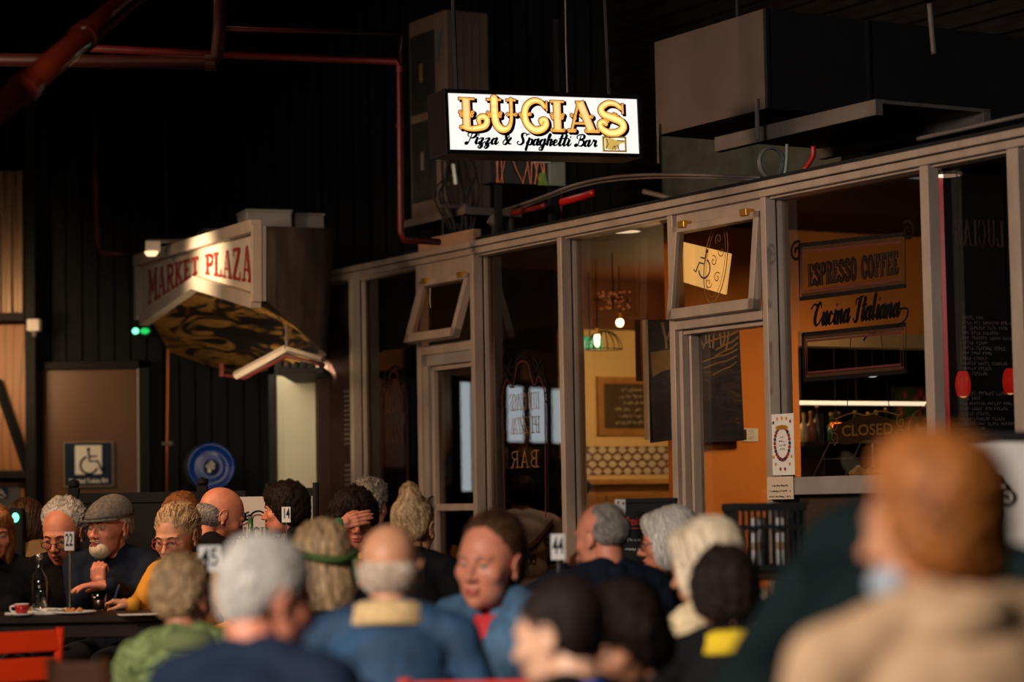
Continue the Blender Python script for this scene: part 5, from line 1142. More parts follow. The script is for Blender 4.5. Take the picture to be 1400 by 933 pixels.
# cables and red hose across the beam
def cable(name, pix, Y, rad_, m, label, cat='cable'):
    o0 = P(*pix[0], Y[0]); n = len(pix); pts = [P(pix[i][0], pix[i][1], Y[0] + (Y[1] - Y[0]) * i / (n - 1)) - o0 for i in range(n)]
    r = empty(name, o0, 0, label, cat); m1 = MB(); m1.tube(catmull([tuple(p) for p in pts], 5), rad_, 8); m1.build('run', m, r, True); return r
CAB = mat('grey_cable', (.16, .13, .12), .5, .1)
cable('roof_cable', [(690, 287), (735, 272), (790, 252), (850, 241), (930, 239), (1040, 243)], (14.9, 12.3), .009, CAB, 'upper grey cable arching over the beam towards the hose coil')
cable('roof_cable', [(700, 290), (745, 272), (800, 254), (860, 245), (940, 243), (1030, 246)], (14.85, 12.3), .006, CAB, 'thinner grey cable running just below the upper one')
cable('roof_cable', [(650, 341), (720, 320), (790, 303), (850, 295), (900, 285)], (14.95, 13.0), .008, CAB, 'grey cable lying along the beam left of the fanlight')
cable('red_hose', [(768, 277), (800, 268), (812, 264)], (14.25, 13.9), .023, mat('red_hose', (.5, .015, .012), .35), 'short red pipe behind the arching cables', 'pipe')
cable('red_hose', [(700, 292), (725, 286), (745, 281)], (14.8, 14.5), .019, mat('dull_red', (.18, .012, .01), .5), 'dull red pipe further left behind the arching cables', 'pipe')
cable('red_hose', [(1112, 200), (1111, 215), (1100, 232)], (11.9, 11.9), .012, mat('red_hose', (.5, .02, .015), .35), 'short red hose hanging beside the coiled cable', 'hose')
cable('roof_cable', [(880, 262), (905, 268), (935, 276)], (13.3, 13.1), .016, CAB, 'dark thick cable stub left of the fanlight on the beam')
cable('roof_cable', [(1255, 190), (1310, 178), (1390, 160), (1440, 150)], (11.3, 10.5), .011, CAB, 'grey cable above the beam near the right edge')
r = empty('hose_coil', P(1056, 222, 12.1), R(20), 'coiled black cable hanging on the beam under the duct', 'cable'); mb = MB()
mb.tube([(.065 * math.cos(t), .01 * t / 6, .075 * math.sin(t)) for t in np.linspace(0, 6 * PI, 73)], .007, 6)
mb.build('coil', mat('coil_grey', (.12, .13, .13), .5), r, True); mb = MB(); mb.tube(catmull([(.07, -.03, .09), (.065, -.03, -.0), (.05, -.03, -.09)]), .009, 6); mb.build('grey_tail', mat('tail_grey', (.22, .27, .29), .5), r, True)
# ventilation duct
Dof = .9; a = hitw(1047, 90, -.15); r = empty('ventilation_duct', W((a - WO).dot(WA), .15, 0), WROT, 'big boxy ventilation duct with pale front face above the right windows', 'duct')
sl = S(896, 120, -.15) - S(1047, 90, -.15); zt = (hitw(1047, 6, -.15).z + hitw(896, 62, -.15).z) / 2; zb = (hitw(1040, 146, -.15).z + hitw(895, 190, -.15).z) / 2
mb = MB(); mb.bbox(sl, 0, 0, .004, zb, zt, .001); mb.build('front_panel', mat('duct_front', (.115, .082, .072), .6, .1, var=.15, scale=3), r)
mb = MB(); mb.bbox(sl, 0, .004, 2.2, zb, zt, .003); mb.bbox(-.01, .012, -.004, .02, zb, zt, .002); mb.bbox(-.01, .02, .66, .68, zb - .02, zt, .002); mb.build('duct_body', mat('duct_dark', (.02, .02, .022), .5, .2), r)
mb = MB(); e1 = Matrix.Translation((0, 0, zb - .06)); mb.bbox(sl * .6, .75, .1, .15, -.08, -.0, .004, e1); mb.bbox(sl * .6, .75, .8, .85, -.08, 0, .004, e1); mb.bbox(sl * .6, .75, .15, .85, -.02, -.0, .003, e1); mb.build('support_channel', GREYST, r)
for x_ in (sl + .03, -.08):
    mb = MB(); mb.bbox(x_, x_ + .02, -.02, -.005, zb - .16, zb + .06, .002); mb.build('hanger_strap', GREYST, r)
mb = MB()
for x_ in (sl + .1, .5): mb.tube([(x_, .5, zt), (x_, .5, 7.1)], .012, 6)
mb.build('hanger_rod', CHAR, r)
cable('drop_rod', [(1271, 5), (1274, 40), (1277, 74)], (11.5, 11.5), .014, GREYST, 'short pale grey rod hanging right of the duct', 'rod')
cable('drop_rod', [(773, -10), (774, 60), (776, 130)], (12.6, 12.6), .005, GREYST, 'thin grey rod hanging down to the light box', 'rod')

# ================================================================== TABLES AND THINGS ON THEM
def table(name, x, y, rz, L, Wd, label, h=.75, m=DWOOD, group=None):
    r = empty(name, (x, y, 0), rz, label, 'table', group)
    m1 = MB(); m1.bbox(-L / 2, L / 2, -Wd / 2, Wd / 2, h - .035, h, .006); m1.build('tabletop', m, r)
    m1 = MB(); m1.bbox(-L / 2 + .06, L / 2 - .06, -Wd / 2 + .05, Wd / 2 - .05, h - .1, h - .035, .004); m1.build('apron', m, r)
    for a_ in (-1, 1):
        for b_ in (-1, 1):
            m1 = MB(); xx, yy = a_ * (L / 2 - .06), b_ * (Wd / 2 - .06); m1.bbox(xx - .03, xx + .03, yy - .03, yy + .03, 0, h - .035, .005); m1.build('leg', m, r)
    return r
TAB = mat('table_dark', (.020, .010, .006), .45, var=.3, scale=8)
t1 = P(60, 838, 10.6)
table('dining_table', t1.x - .12, 10.88, 0, 1.4, .56, 'dark wooden dining table with bottle, cup and number 22 stand', m=TAB)
table('dining_table', -.10, 9.15, R(0), .62, .5, 'small dark table with number 44 stand near the blackboard', m=TAB)
table('dining_table', -1.14, 12.08, 0, .36, .44, 'dark table with number 14 stand between two diners', m=TAB)
table('dining_table', -.66, 6.2, R(0), .56, .48, 'dark table between the grey haired man and denim jacket man', m=TAB, h=.74)
def digit_mesh(mb, txt, w_, h_, y):
    text_into(mb, txt, 0, h_ * .18, h_ * .86, I4, y, sx=w_ / (h_ * .86) * .74, align='CENTER', off=.0012)
def number_stand(px, py, Y, txt, zt_, label, w_=.042, h_=.078, back=False, rz=0):
    q = P(px, py, Y); r = empty('table_number', (q.x, q.y, zt_), rz, label, 'table number'); H = q.z - zt_
    m1 = MB(); m1.lathe([(.035, 0.001), (.035, .008), (.008, .014)], (0, 0, 0), 18); m1.build('base', STEEL, r, True)
    m1 = MB(); m1.tube([(0, 0, .01), (0, 0, H)], .0035, 8); m1.build('rod', STEEL, r)
    m1 = MB(); m1.bbox(-w_ / 2, w_ / 2, -.006, -.003, H - .01, H - .01 + h_, .001); c_ = m1.build('number_card', PAPER, r)
    m1 = MB(); e_ = -.009; text_into(m1, txt, 0, H + h_ * .13, h_ * .95, I4, e_, sx=w_ / (h_ * .95) * .80, align='CENTER', off=.0008); m1.build('digits', INK, r)
    return r
number_stand(95, 750, 10.85, '22', .75, 'number 22 card on a thin steel stand beside the bottle', .043, .083)
number_stand(391.5, 712, 11.98, '14', .75, 'number 14 card on a thin stand before the dark haired woman', .044, .077)
number_stand(763, 762, 9.0, '44', .75, 'blurred number 44 card on a stand left of the balding man', .052, .095)
table('dining_table', -1.02, 8.32, 0, .44, .46, 'small dark table with number 45 stand before the green jacket', m=TAB)
number_stand(287, 778, 8.2, '45', .75, 'larger blurred number 45 card rising left of the big grey haired head', .075, .088)
# bottle
q = P(54, 836, 10.75); r = empty('glass_bottle', (q.x, q.y, .764), 0, 'clear glass water bottle standing on the white tray', 'bottle')
mb = MB(); mb.lathe([(.0, .002), (.03, 0), (.035, .006), (.036, .13), (.03, .155), (.015, .18), (.0125, .215), (.0135, .235), (.0135, .245), (.011, .245), (.011, .21), (.013, .18), (.028, .152), (.033, .13), (.032, .012), (0, .008)], (0, 0, 0), 26); mb.build('bottle_body', CLEAR, r, True)
mb = MB(); mb.lathe([(.0145, .228), (.0145, .25), (.011, .252)], (0, 0, 0), 16); mb.build('neck_ring', STEEL, r, True)
q = P(43, 843, 10.75); r = empty('serving_tray', (q.x + .03, q.y, .752), R(-3), 'white oblong plate with crumpled napkin on the dark table', 'tray')
mb = MB(); mb.bbox(-.13, .13, -.08, .08, 0, .006, .003); mb.bbox(-.13, .13, -.08, -.072, .004, .012, .003); mb.bbox(-.13, .13, .072, .08, .004, .012, .003); mb.build('plate', PAPER, r)
q = P(24, 843, 10.7); 
mbn = MB(); rn = random.Random(6)
bm = bmesh.new(); bmesh.ops.create_grid(bm, x_segments=10, y_segments=8, size=1)
for v_ in bm.verts: v_.co = Vector((v_.co.x * .075, v_.co.y * .05, .004 + rn.uniform(0, .014)))
bm.verts.index_update(); mbn.add([v_.co.copy() for v_ in bm.verts], [[x.index for x in f_.verts] for f_ in bm.faces]); bm.free()
r = empty('paper_napkin', (t1.x + .0, 10.72, .762), R(10), 'crumpled white paper napkin lying on the plate', 'napkin'); mbn.build('paper', PAPER, r)
q = P(31, 838, 10.62); r = empty('espresso_cup', (q.x, 10.6, .752), R(180), 'small red espresso cup with white handle on a saucer', 'cup')
mb = MB(); mb.lathe([(.02, .008), (.027, .02), (.031, .05), (.028, .05), (.024, .02), (.0, .014)], (0, 0, 0), 22); mb.build('cup_body', mat('cup_red', (.5, .02, .02), .3), r, True)
mb = MB(); mb.lathe([(.031, .049), (.0315, .053), (.027, .053), (.027, .049)], (0, 0, 0), 22); mb.build('white_rim', PAPER, r, True)
mb = MB(); mb.tube(catmull([(.028, 0, .044), (.048, 0, .04), (.046, 0, .022), (.028, 0, .018)]), .0045, 8); mb.build('handle', PAPER, r, True)
mb = MB(); mb.lathe([(.0, .0), (.035, .002), (.055, .009), (.053, .011), (.02, .007), (0, .007)], (0, 0, 0), 26); mb.build('saucer', PAPER, r, True)
q = P(101, 842, 10.7); r = empty('side_plate', (q.x, q.y, .752), 0, 'white side plate with orange biscuits beside number stand', 'plate')
mb = MB(); mb.lathe([(.0, .0), (.06, .002), (.1, .010), (.098, .013), (.05, .006), (0, .006)], (0, 0, 0), 30); mb.build('plate_disc', PAPER, r, True)
for k in range(3):
    s_ = empty('biscuit', (q.x - .03 + k * .028, q.y - .02 * (k % 2), .7605), k, 'small orange biscuit on the white side plate', 'biscuit', 'biscuits on the side plate')
    mb = MB(); mb.ell((0, 0, .009), (.016, .014, .009), seg=14, rings=8); mb.ell((.004, 0, .015), (.009, .008, .005), seg=10, rings=6); mb.build('crumb', mat('biscuit', (.55, .22, .05), .7, var=.3, scale=60), s_, True)
q = P(172, 828, 10.5); r = empty('paper_sheet', (q.x + .06, q.y, .7525), R(15), 'white paper sheet under the hand of the pen holding woman', 'paper')
mb = MB(); mb.box(-.09, .14, -.06, .09, 0, .0015); mb.build('sheet', PAPER, r)
q = P(133, 826, 10.9); r = empty('tumbler', (q.x, 10.95, .7525), 0, 'dark glass tumbler beside the paper on the table', 'cup')
mb = MB(); mb.lathe([(.026, 0), (.033, .075), (.03, .075), (.024, .006), (0, .006)], (0, 0, 0), 20); mb.build('glass_wall', CLEAR, r, True)
mb = MB(); mb.lathe([(0, .007), (.023, .008), (.028, .05), (0, .05)], (0, 0, 0), 20); mb.build('drink', mat('cola', (.05, .015, .008), .2), r, True)
# white cup in front of blurred woman
q = P(426, 843, 6.6); r = empty('coffee_cup', (q.x - .02, 6.35, .7425), 0, 'blurred white saucer and cup between the two front men', 'cup')
mb = MB(); mb.lathe([(0, 0), (.04, .002), (.07, .012), (.068, .014), (0, .006)], (0, 0, 0), 24); mb.build('saucer', PAPER, r, True)
mb = MB(); mb.lathe([(.02, .008), (.036, .03), (.04, .06), (.036, .06), (.03, .02), (0, .014)], (0, 0, 0), 22); mb.build('cup_body', PAPER, r, True)
def bottle_at(px, py, Y, m, h_, label):
    q = P(px, py, Y); r = empty('drink_bottle', (q.x, q.y, .7525), 0, label, 'bottle')
    m1 = MB(); m1.lathe([(.03, 0), (.032, .01), (.032, h_ * .6), (.013, h_ * .78), (.013, h_)], (0, 0, 0), 18); m1.build('bottle_body', m, r, True)
    m1 = MB(); m1.lathe([(.015, h_), (.015, h_ + .012)], (0, 0, 0), 12); m1.build('cap', STEEL, r)

# ---- chairs, stools
def chair(x, y, rz, label, seat_h=.46, back_h=.86, m=DWOOD, group=None, slats='bars', name='dining_chair', w_=.21):
    r = empty(name, (x, y, 0), rz, label, 'chair', group)
    m1 = MB(); m1.bbox(-w_, w_, -.2, .2, seat_h - .03, seat_h, .008); m1.build('seat', m, r)
    for a_ in (-1, 1):
        m1 = MB(); m1.tube([(a_ * (w_ - .02), .18, 0), (a_ * (w_ - .02), .18, seat_h - .01)], .017, 8); m1.build('leg', m, r)
        m1 = MB(); m1.tube([(a_ * (w_ - .02), -.2, 0), (a_ * (w_ - .02), -.18, seat_h), (a_ * (w_ - .02), -.23, back_h)], .018, 8); m1.build('leg', m, r)
    m1 = MB()
    if slats == 'bars':
        dz = (back_h - seat_h)
        for f0, f1 in ((.42, .68), (.74, .98)):
            y0 = -.18 - .05 * (f0 + f1) / 2
            m1.bbox(-w_ + .02, w_ - .02, y0 - .012, y0 + .012, seat_h + dz * f0, seat_h + dz * f1, .008)
    elif slats == 'ladder':
        for f0 in (.3, .62, .9): m1.bbox(-w_ + .02, w_ - .02, -.235, -.215, seat_h + (back_h - seat_h) * f0, seat_h + (back_h - seat_h) * f0 + .045, .006)
    m1.build('backrest', m, r); 
    m1 = MB(); m1.tube([(-w_ + .02, .18, .2), (w_ - .02, .18, .2)], .011, 6); m1.tube([(-w_ + .02, -.19, .2), (w_ - .02, -.19, .2)], .011, 6); m1.build('stretcher', m, r)
    return r
def stool(x, y, rz, h_, label='dark wooden stool under a seated diner', group='dark stools under the diners', m=DWOOD):
    r = empty('stool', (x, y, 0), rz, label, 'stool', group)
    m1 = MB(); m1.lathe([(0, h_ - .03), (.155, h_ - .03), (.165, h_ - .02), (.16, h_), (0, h_)], (0, 0, 0), 24); m1.build('seat', m, r)
    for k in range(4):
        a_ = PI / 4 + k * PI / 2; m1 = MB(); m1.tube([(.1 * math.cos(a_), .1 * math.sin(a_), h_ - .02), (.15 * math.cos(a_), .15 * math.sin(a_), 0)], .015, 8); m1.build('leg', m, r)
    return r
REDC = mat('red_lacquer', (.80, .045, .008), .35, var=.05)
q = P(4, 872, 9.3); chair(q.x - .08, 9.6, R(38), 'bright orange red wooden chair at the bottom left corner', .40, .75, REDC, w_=.17)
q = P(150, 905, 8.6); 
light('AREA', 'hall_lamp_low', P(-120, 780, 8.3), 3.0, (1, .7, .45), .3, .3, target=P(30, 900, 9.3))
# black wooden barrier with posts, lettered white boards
BX = P(95, 675, 13.6).x; BXX = P(422, 668, 13.6).x; ztop_ = P(220, 673, 13.6).z
r = empty('timber_barrier', ((BX + BXX) / 2, 13.6, 0), 0, 'black timber barrier with round topped posts behind the left diners', 'barrier'); hw = (BXX - BX) / 2
mb = MB(); mb.bbox(-hw, hw - .35, -.02, .02, ztop_ - .06, ztop_, .006); mb.bbox(-hw, hw, -.02, .02, .3, .36, .006); mb.build('rail', BLACK, r)
mb = MB(); mb.bbox(-hw, hw - .4, -.01, .01, .36, ztop_ - .06, .002); mb.build('infill_panel', BLACK, r)
for px in (101, 277):
    x_ = P(px, 680, 13.6).x - (BX + BXX) / 2
    mb = MB(); mb.bbox(x_ - .03, x_ + .03, -.03, .03, 0, ztop_ + .03, .005); mb.lathe([(.02, 0), (.034, .02), (.03, .045), (0, .055)], (x_, 0, ztop_ + .025), 14); mb.build('post', BLACK, r)
r = chair(P(392, 668, 13.0).x, 13.0, R(178), 'tall black chair back behind the dark haired woman', .62, P(421, 660, 13.0).z, BLACK, slats='ladder', w_=.15)
a = P(318, 679, 13.3); b = P(420, 679, 13.3); zq = P(370, 679, 13.3).z
r = empty('banner_board', ((a.x + b.x) / 2 + .02, 13.3, 0), 0, 'white lettered board with black and red scrolls behind bald man', 'sign'); hw = (b.x - a.x) / 2
mb = MB(); mb.bbox(-hw, hw, 0, .02, .0, zq, .003); mb.build('board', mat('banner_white', (.6, .54, .5), .6, var=.04), r)
mb = MB(); mb2 = MB(); bl = lambda px, py: (P(px, py, 13.3).x - r.location.x, P(px, py, 13.3).z)
for k, m1 in ((0, mb), (1, mb2)):
    dz = -.02 * k
    mid = [bl(330, 714), bl(340, 709), bl(345, 702), bl(353, 699), bl(361, 702), bl(366, 709), bl(376, 714)]
    ribbon(m1, catmull([(x, z + dz) for x, z in mid]), .009 - .003 * k, I4, -.003 - .001 * k)
for px, e in ((340, 1), (331, -1), (365, -1), (375, 1)): x, z = bl(px, 707); ribbon(mb, scroll(x, z, .026, 1.2, R(90), e), .008, I4, -.003)
mb.build('black_scrolls', INK, r); mb2.build('red_scrolls', mat('brick_red', (.3, .03, .02), .6), r)
mb = MB(); x0, z0 = bl(322, 733); x1, z1 = bl(374, 721); slab(mb, 'LUCIAS', x0, z0 - .02, (z1 - z0) + .02, I4, -.004, total=x1 - x0 + .05, wk=1.2); mb.build('lettering', mat('sepia', (.12, .06, .05), .6), r)
for px, m_, h_, lb in ((327, BOT[1], .27, 'green glass bottle standing by the lettered white board'), ):
    bottle_at(px + 16, 740, 12.0, m_, .40, lb)
# boxes of cutlery etc: black basket
q = P(1048, 700, 9.2); bw = .17; zt_ = P(1048, 688, 9.2).z
r = empty('plastic_basket', (q.x, 9.3, 0), R(10), 'black slatted plastic basket on a stand below the paper note', 'basket')
mb = MB()
for e in (-1, 1):
    mb.bbox(-.135, .135, e * .1 - .006, e * .1 + .006, zt_ - .03, zt_, .003); mb.bbox(-.125, .125, e * .09 - .005, e * .09 + .005, zt_ - .26, zt_ - .235, .003)
    mb.bbox(e * .135 - .006, e * .135 + .006, -.1, .1, zt_ - .03, zt_, .003); mb.bbox(e * .125 - .006, e * .125 + .006, -.09, .09, zt_ - .26, zt_ - .235, .003)
    mb.bbox(-.13, .13, e * .095 - .005, e * .095 + .005, zt_ - .1, zt_ - .085, .002)
mb.build('rim', BLACK, r)
mb = MB()
for k in range(12):
    x_ = -.13 + k * .0236
    for e in (-1, 1): mb.bbox(x_ - .003, x_ + .005, e * .096 - .004, e * .096 + .004, zt_ - .25, zt_ - .02, .001)
for k in range(8):
    y_ = -.09 + k * .0257
    for e in (-1, 1): mb.bbox(e * .13 - .004, e * .13 + .004, y_ - .003, y_ + .005, zt_ - .25, zt_ - .02, .001)
mb.build('slats', BLACK, r); mb = MB(); mb.bbox(-.125, .125, -.09, .09, zt_ - .262, zt_ - .25, .002); mb.build('base', BLACK, r)
base_z = zt_ - .262
rs = empty('side_table', (q.x, 9.3, 0), R(10), 'dark narrow side table carrying the black plastic basket', 'table')
mb = MB(); mb.bbox(-.2, .2, -.16, .16, base_z - .03, base_z - .002, .004); mb.build('tabletop', DWOOD, rs)
for a_ in (-1, 1):
    for b_ in (-1, 1): mb = MB(); mb.bbox(a_ * .17 - .015, a_ * .17 + .015, b_ * .13 - .015, b_ * .13 + .015, 0, base_z - .03, .003); mb.build('leg', DWOOD, rs)
rn = random.Random(12)
for k in (1, 3, 7):
    M_ = Matrix.Translation((q.x, 9.3, 0)) @ Matrix.Rotation(R(10), 4, 'Z'); p_ = M_ @ Vector((-.1 + (k % 5) * .05, -.045 + .085 * (k // 5), base_z + .013))
    s_ = empty('napkin_roll', p_, rn.uniform(0, 3), 'white rolled paper napkin standing in the black basket', 'napkin', 'napkin rolls in the basket')
    mb = MB(); mb.lathe([(.0, 0), (.016, 0), (.017, .1), (.015, .19), (.006, .192), (0, .18)], (0, 0, 0), 12); mb.build('roll', PAPER, s_, True)
    mb = MB(); mb.lathe([(.018, .07), (.0185, .09), (.018, .1)], (0, 0, 0), 12); mb.build('paper_band', mat('band_tan', (.45, .25, .12), .6), s_)
# specials blackboard and playing-card sign
q0 = P(846, 686, 10.6); q1 = P(912, 689, 10.6)
r = empty('specials_blackboard', (q0.x, 10.65, 0), R(-3), 'black chalk sandwich board with red and white writing behind diners', 'blackboard'); bw = q1.x - q0.x + .05; bz = q0.z
mb = MB(); mb.bbox(0, bw, 0, .02, .35, bz, .003); mb.build('board', mat('slate_black', (.012, .011, .011), .6), r)
mb = MB(); 
for q_ in ((0, .015, .3, bz + .01), (bw - .015, bw, .3, bz + .01), (0, bw, bz - .008, bz + .012)): mb.bbox(q_[0], q_[1], -.008, .025, q_[2], q_[3], .002)
mb.build('frame', BLACK, r)
for e in (0, 1):
    mb = MB(); mb.tube([(.02 if e == 0 else bw - .02, .01, 0), (.02 if e == 0 else bw - .02, .01, .35)], .012, 6); mb.build('leg', BLACK, r)
mb = MB(); mb.tube([(bw / 2, .03, bz - .1), (bw / 2, .3, 0)], .012, 6); mb.build('prop_leg', BLACK, r)
mb = MB(); script(mb, 'Specials', .05, bz - .10, .058, I4, -.006, total=bw * .75, wmul=.9) if False else text_into(mb, 'Breakfast Specials', .03, bz - .105, .055, I4, -.006, sx=.42, shear=.3); mb.build('red_writing', mat('chalk_red', (.6, .04, .03), .8), r)
mb = MB(); ribbon(mb, [(.03, bz - .118), (bw * .8, bz - .122)], .003, I4, -.006); mb.build('red_rule', mat('chalk_red', (.6, .04, .03), .8), r)
scribbles(r, bw, bz, -.006, 2, .1, .9, mat('chalk_grey', (.4, .4, .4), .9), 17, (bz - .17) / bz, (bz - .21) / bz, .004, False, 'white_writing')
q = P(849, 724, 10.4); r = empty('playing_card_sign', (q.x, q.y, 0), R(30), 'white card with small red pips leaning beside the blackboard', 'sign'); ct = P(850, 683, 10.4).z; cb = P(849, 724, 10.4).z
MM = Matrix.Rotation(R(6), 4, 'Y'); mb = MB(); mb.bbox(-.026, .026, 0, .004, cb, ct, .002); mb.build('card', PAPER, r)
mb = MB(); 
for x, z in ((-.012, .9), (.013, .86), (-.006, .55), (.004, .38), (.012, .1)): disc(mb, x, cb + (ct - cb) * z, .0045, I4, -.002, 8, .006)
mb.build('red_pips', mat('maroon', (.25, .015, .02), .6), r)
mb = MB(); mb.tube([(0, .004, 0.004), (0, .004, cb)], .006, 6); mb.lathe([(.05, 0), (.05, .01), (.01, .015)], (0, .004, 0), 16); mb.build('pole', BLACK, r)
# big scrolled white board at right
q = P(1400, 600, 7.6); zt_ = P(1370, 603, 7.6).z; x0 = P(1285, 700, 7.6).x; x1 = P(1440, 700, 7.6).x
r = empty('scroll_board', ((x0 + x1) / 2, 7.6, 0), R(0), 'large white sandwich board with black scroll, right edge behind red haired woman', 'sign'); hw = (x1 - x0) / 2
T = Matrix.Rotation(R(2), 4, 'Y')
mb = MB(); mb.bbox(-hw, hw * .62, 0, .02, .2, zt_, .003, T); mb.build('board', mat('board_white', (.62, .57, .53), .6, var=.04), r)
mb = MB(); mb.bbox(-hw, hw * 1.1, -.015, .03, zt_, zt_ + .03, .005, T); mb.bbox(hw * .62, hw * .7, -.015, .03, 0, zt_, .005, T); mb.bbox(-hw - .03, -hw, -.015, .03, 0, zt_, .005, T); mb.build('black_frame', BLACK, r)
sl_ = lambda px, py: (P(px, py, 7.6).x - r.location.x, P(px, py, 7.6).z)
mb = MB(); ax, az = sl_(1368, 657); ribbon(mb, scroll(ax, az, .022, 1.0, R(200), -1), .009, I4, -.004); ribbon(mb, catmull([sl_(1366, 653), sl_(1376, 660), sl_(1382, 667)]), .009, I4, -.004)
bx, bz_ = sl_(1378, 682); ribbon(mb, scroll(bx, bz_, .03, 1.15, R(80), -1), .010, I4, -.004); ribbon(mb, catmull([sl_(1382, 667), sl_(1372, 672), sl_(1372, 688), sl_(1360, 700), sl_(1340, 690)]), .008, I4, -.004); mb.build('black_scroll', INK, r)
mb = MB(); ribbon(mb, catmull([sl_(1372, 668), sl_(1368, 685), sl_(1374, 697), sl_(1368, 730), sl_(1362, 800)]), .005, I4, -.005); ribbon(mb, catmull([sl_(1366, 672), sl_(1362, 690), sl_(1366, 702), sl_(1362, 730), sl_(1357, 800)]), .004, I4, -.005); mb.build('brown_lines', mat('sepia_line', (.22, .09, .06), .6), r)

# ================================================================== PEOPLE
def _ell(p, c, r):
    q = (p - np.array(c)) / np.array(r); k0 = np.linalg.norm(q, axis=1); k1 = np.linalg.norm(q / np.array(r), axis=1) + 1e-9
    return k0 * (k0 - 1) / k1
def _cap(p, a, b, ra, rb):
    a = np.array(a); b = np.array(b); ab = b - a; t = np.clip(((p - a) @ ab) / (ab @ ab), 0, 1)
    return np.linalg.norm(p - (a + t[:, None] * ab), axis=1) - (ra + (rb - ra) * t)
def _smin(a, b, k): h = np.clip(.5 + .5 * (b - a) / k, 0, 1); return b * (1 - h) + a * h - k * h * (1 - h)
def _smax(a, b, k): return -_smin(-a, -b, k)
HC0 = np.array((0, 0, -.01))
def head_sdf(p, fat=1.0, male=True, sm=0):
    d = _ell(p, (0, -.015, .035), (.077, .098, .088))
    d = _smin(d, _ell(p, (0, .03, -.02), (.062 * fat, .062, .088)), .03)
    d = _smin(d, _ell(p, (0, .028, -.075), (.05 * fat, .054, .04)), .028)
    d = _smin(d, _ell(p, (0, .066, -.1), (.02, .022, .017)), .022)
    for s in (-1, 1): d = _smin(d, _ell(p, (s * .042 * fat, .058, -.024), (.022, .022, .02)), .02)
    d = _smin(d, _ell(p, (0, .078, .024), (.05, .018, .011 if male else .008)), .014)
    for s in (-1, 1): d = _smax(d, -_ell(p, (s * .031, .1, .004), (.0185, .017, .0125)), .012)
    d = _smin(d, _cap(p, (0, .085, .016), (0, .11, -.027), .007, .0105), .012)
    d = _smin(d, _ell(p, (0, .112, -.031), (.0125, .0125, .011)), .006)
    for s in (-1, 1): d = _smin(d, _ell(p, (s * .013, .1, -.035), (.0085, .011, .0085)), .004)
    for s in (-1, 1): d = _smax(d, -_ell(p, (s * .034, .103, -.052), (.006, .01, .022)), .014)      # cheek fold
    d = _smin(d, _ell(p, (0, .092, -.061), (.023, .0125, .0065)), .005)
    d = _smin(d, _ell(p, (0, .089, -.0735), (.020, .0125, .0078)), .006)
    d = _smax(d, -_ell(p, (0, .108, -.0668), (.024, .012, .0022)), .003)
    return d
def radial(dirs, fn, r0=.26, it=60):
    r = np.full(len(dirs), r0)
    for _ in range(it):
        d = fn(HC0 + dirs * r[:, None]); r = np.maximum(r - d * .75, .01)
    return r
_bm = bmesh.new(); bmesh.ops.create_icosphere(_bm, subdivisions=6, radius=1); _bm.verts.ensure_lookup_table()
ICO_V = np.array([v.co[:] for v in _bm.verts]); ICO_F = np.array([[v.index for v in f.verts] for f in _bm.faces]); _bm.free()
ICO_V /= np.linalg.norm(ICO_V, axis=1)[:, None]
_bm = bmesh.new(); bmesh.ops.create_icosphere(_bm, subdivisions=5, radius=1); _bm.verts.ensure_lookup_table()
ICO5_V = np.array([v.co[:] for v in _bm.verts]); ICO5_F = np.array([[v.index for v in f.verts] for f in _bm.faces]); _bm.free()
ICO5_V /= np.linalg.norm(ICO5_V, axis=1)[:, None]
_head_cache = {}
def head_shape(fat, male):
    k = (fat, male)
    if k not in _head_cache:
        fn = lambda p: head_sdf(p, fat, male); r = radial(ICO_V, fn); P_ = HC0 + ICO_V * r[:, None]
        lips = np.minimum(_ell(P_, (0, .092, -.061), (.023, .0125, .0065)), _ell(P_, (0, .089, -.0735), (.020, .0125, .0078)))
        fm = (lips[ICO_F].mean(axis=1) < .0012).astype(int)
        _head_cache[k] = (P_, fm, radial(ICO5_V, fn), fn)
    return _head_cache[k]

SKIN = {}
def skin(tone):
    if tone not in SKIN:
        c = {'warm': (.60, .27, .145), 'pale': (.66, .36, .23), 'red': (.62, .22, .13), 'dark': (.36, .15, .08), 'tan': (.52, .23, .11)}[tone]
        SKIN[tone] = (mat('skin_' + tone, c, .48, var=.13, scale=22, bump=.12, bscale=180), mat('lips_' + tone, (c[0] * .75, c[1] * .42, c[2] * .5), .4, var=.1))
    return SKIN[tone]
EYEW = mat('eye_white', (.34, .28, .24), .2, var=0); IRIS = mat('iris', (.03, .02, .015), .15, var=0)
HAIRC = {'grey': ((.62, .57, .52), (.30, .27, .24)), 'white': ((.80, .66, .48), (.48, .36, .24)), 'dark': ((.022, .012, .009), (.008, .005, .004)), 'brown': ((.10, .042, .018), (.03, .013, .007)),
         'blond': ((.62, .40, .20), (.16, .08, .035)), 'orange': ((.60, .20, .03), (.13, .025, .005)), 'ginger': ((.42, .15, .035), (.12, .04, .012)), 'salt': ((.32, .28, .25), (.07, .055, .045)), 'pale': ((.62, .50, .40), (.42, .29, .20)), 'silver': ((.72, .66, .6), (.42, .37, .33))}
def hair_mats(c):
    a, b = HAIRC[c]
    return [mat('hair_%s_light' % c, a, .42, var=.25, scale=30, stretch=(3, 3, .6)), mat('hair_%s_deep' % c, b, .5, var=.25, scale=30, stretch=(3, 3, .6)), mat('hair_%s_base' % c, tuple((x + y) / 2 for x, y in zip(a, b)), .6, var=.35, scale=40, stretch=(3, 3, .5))]

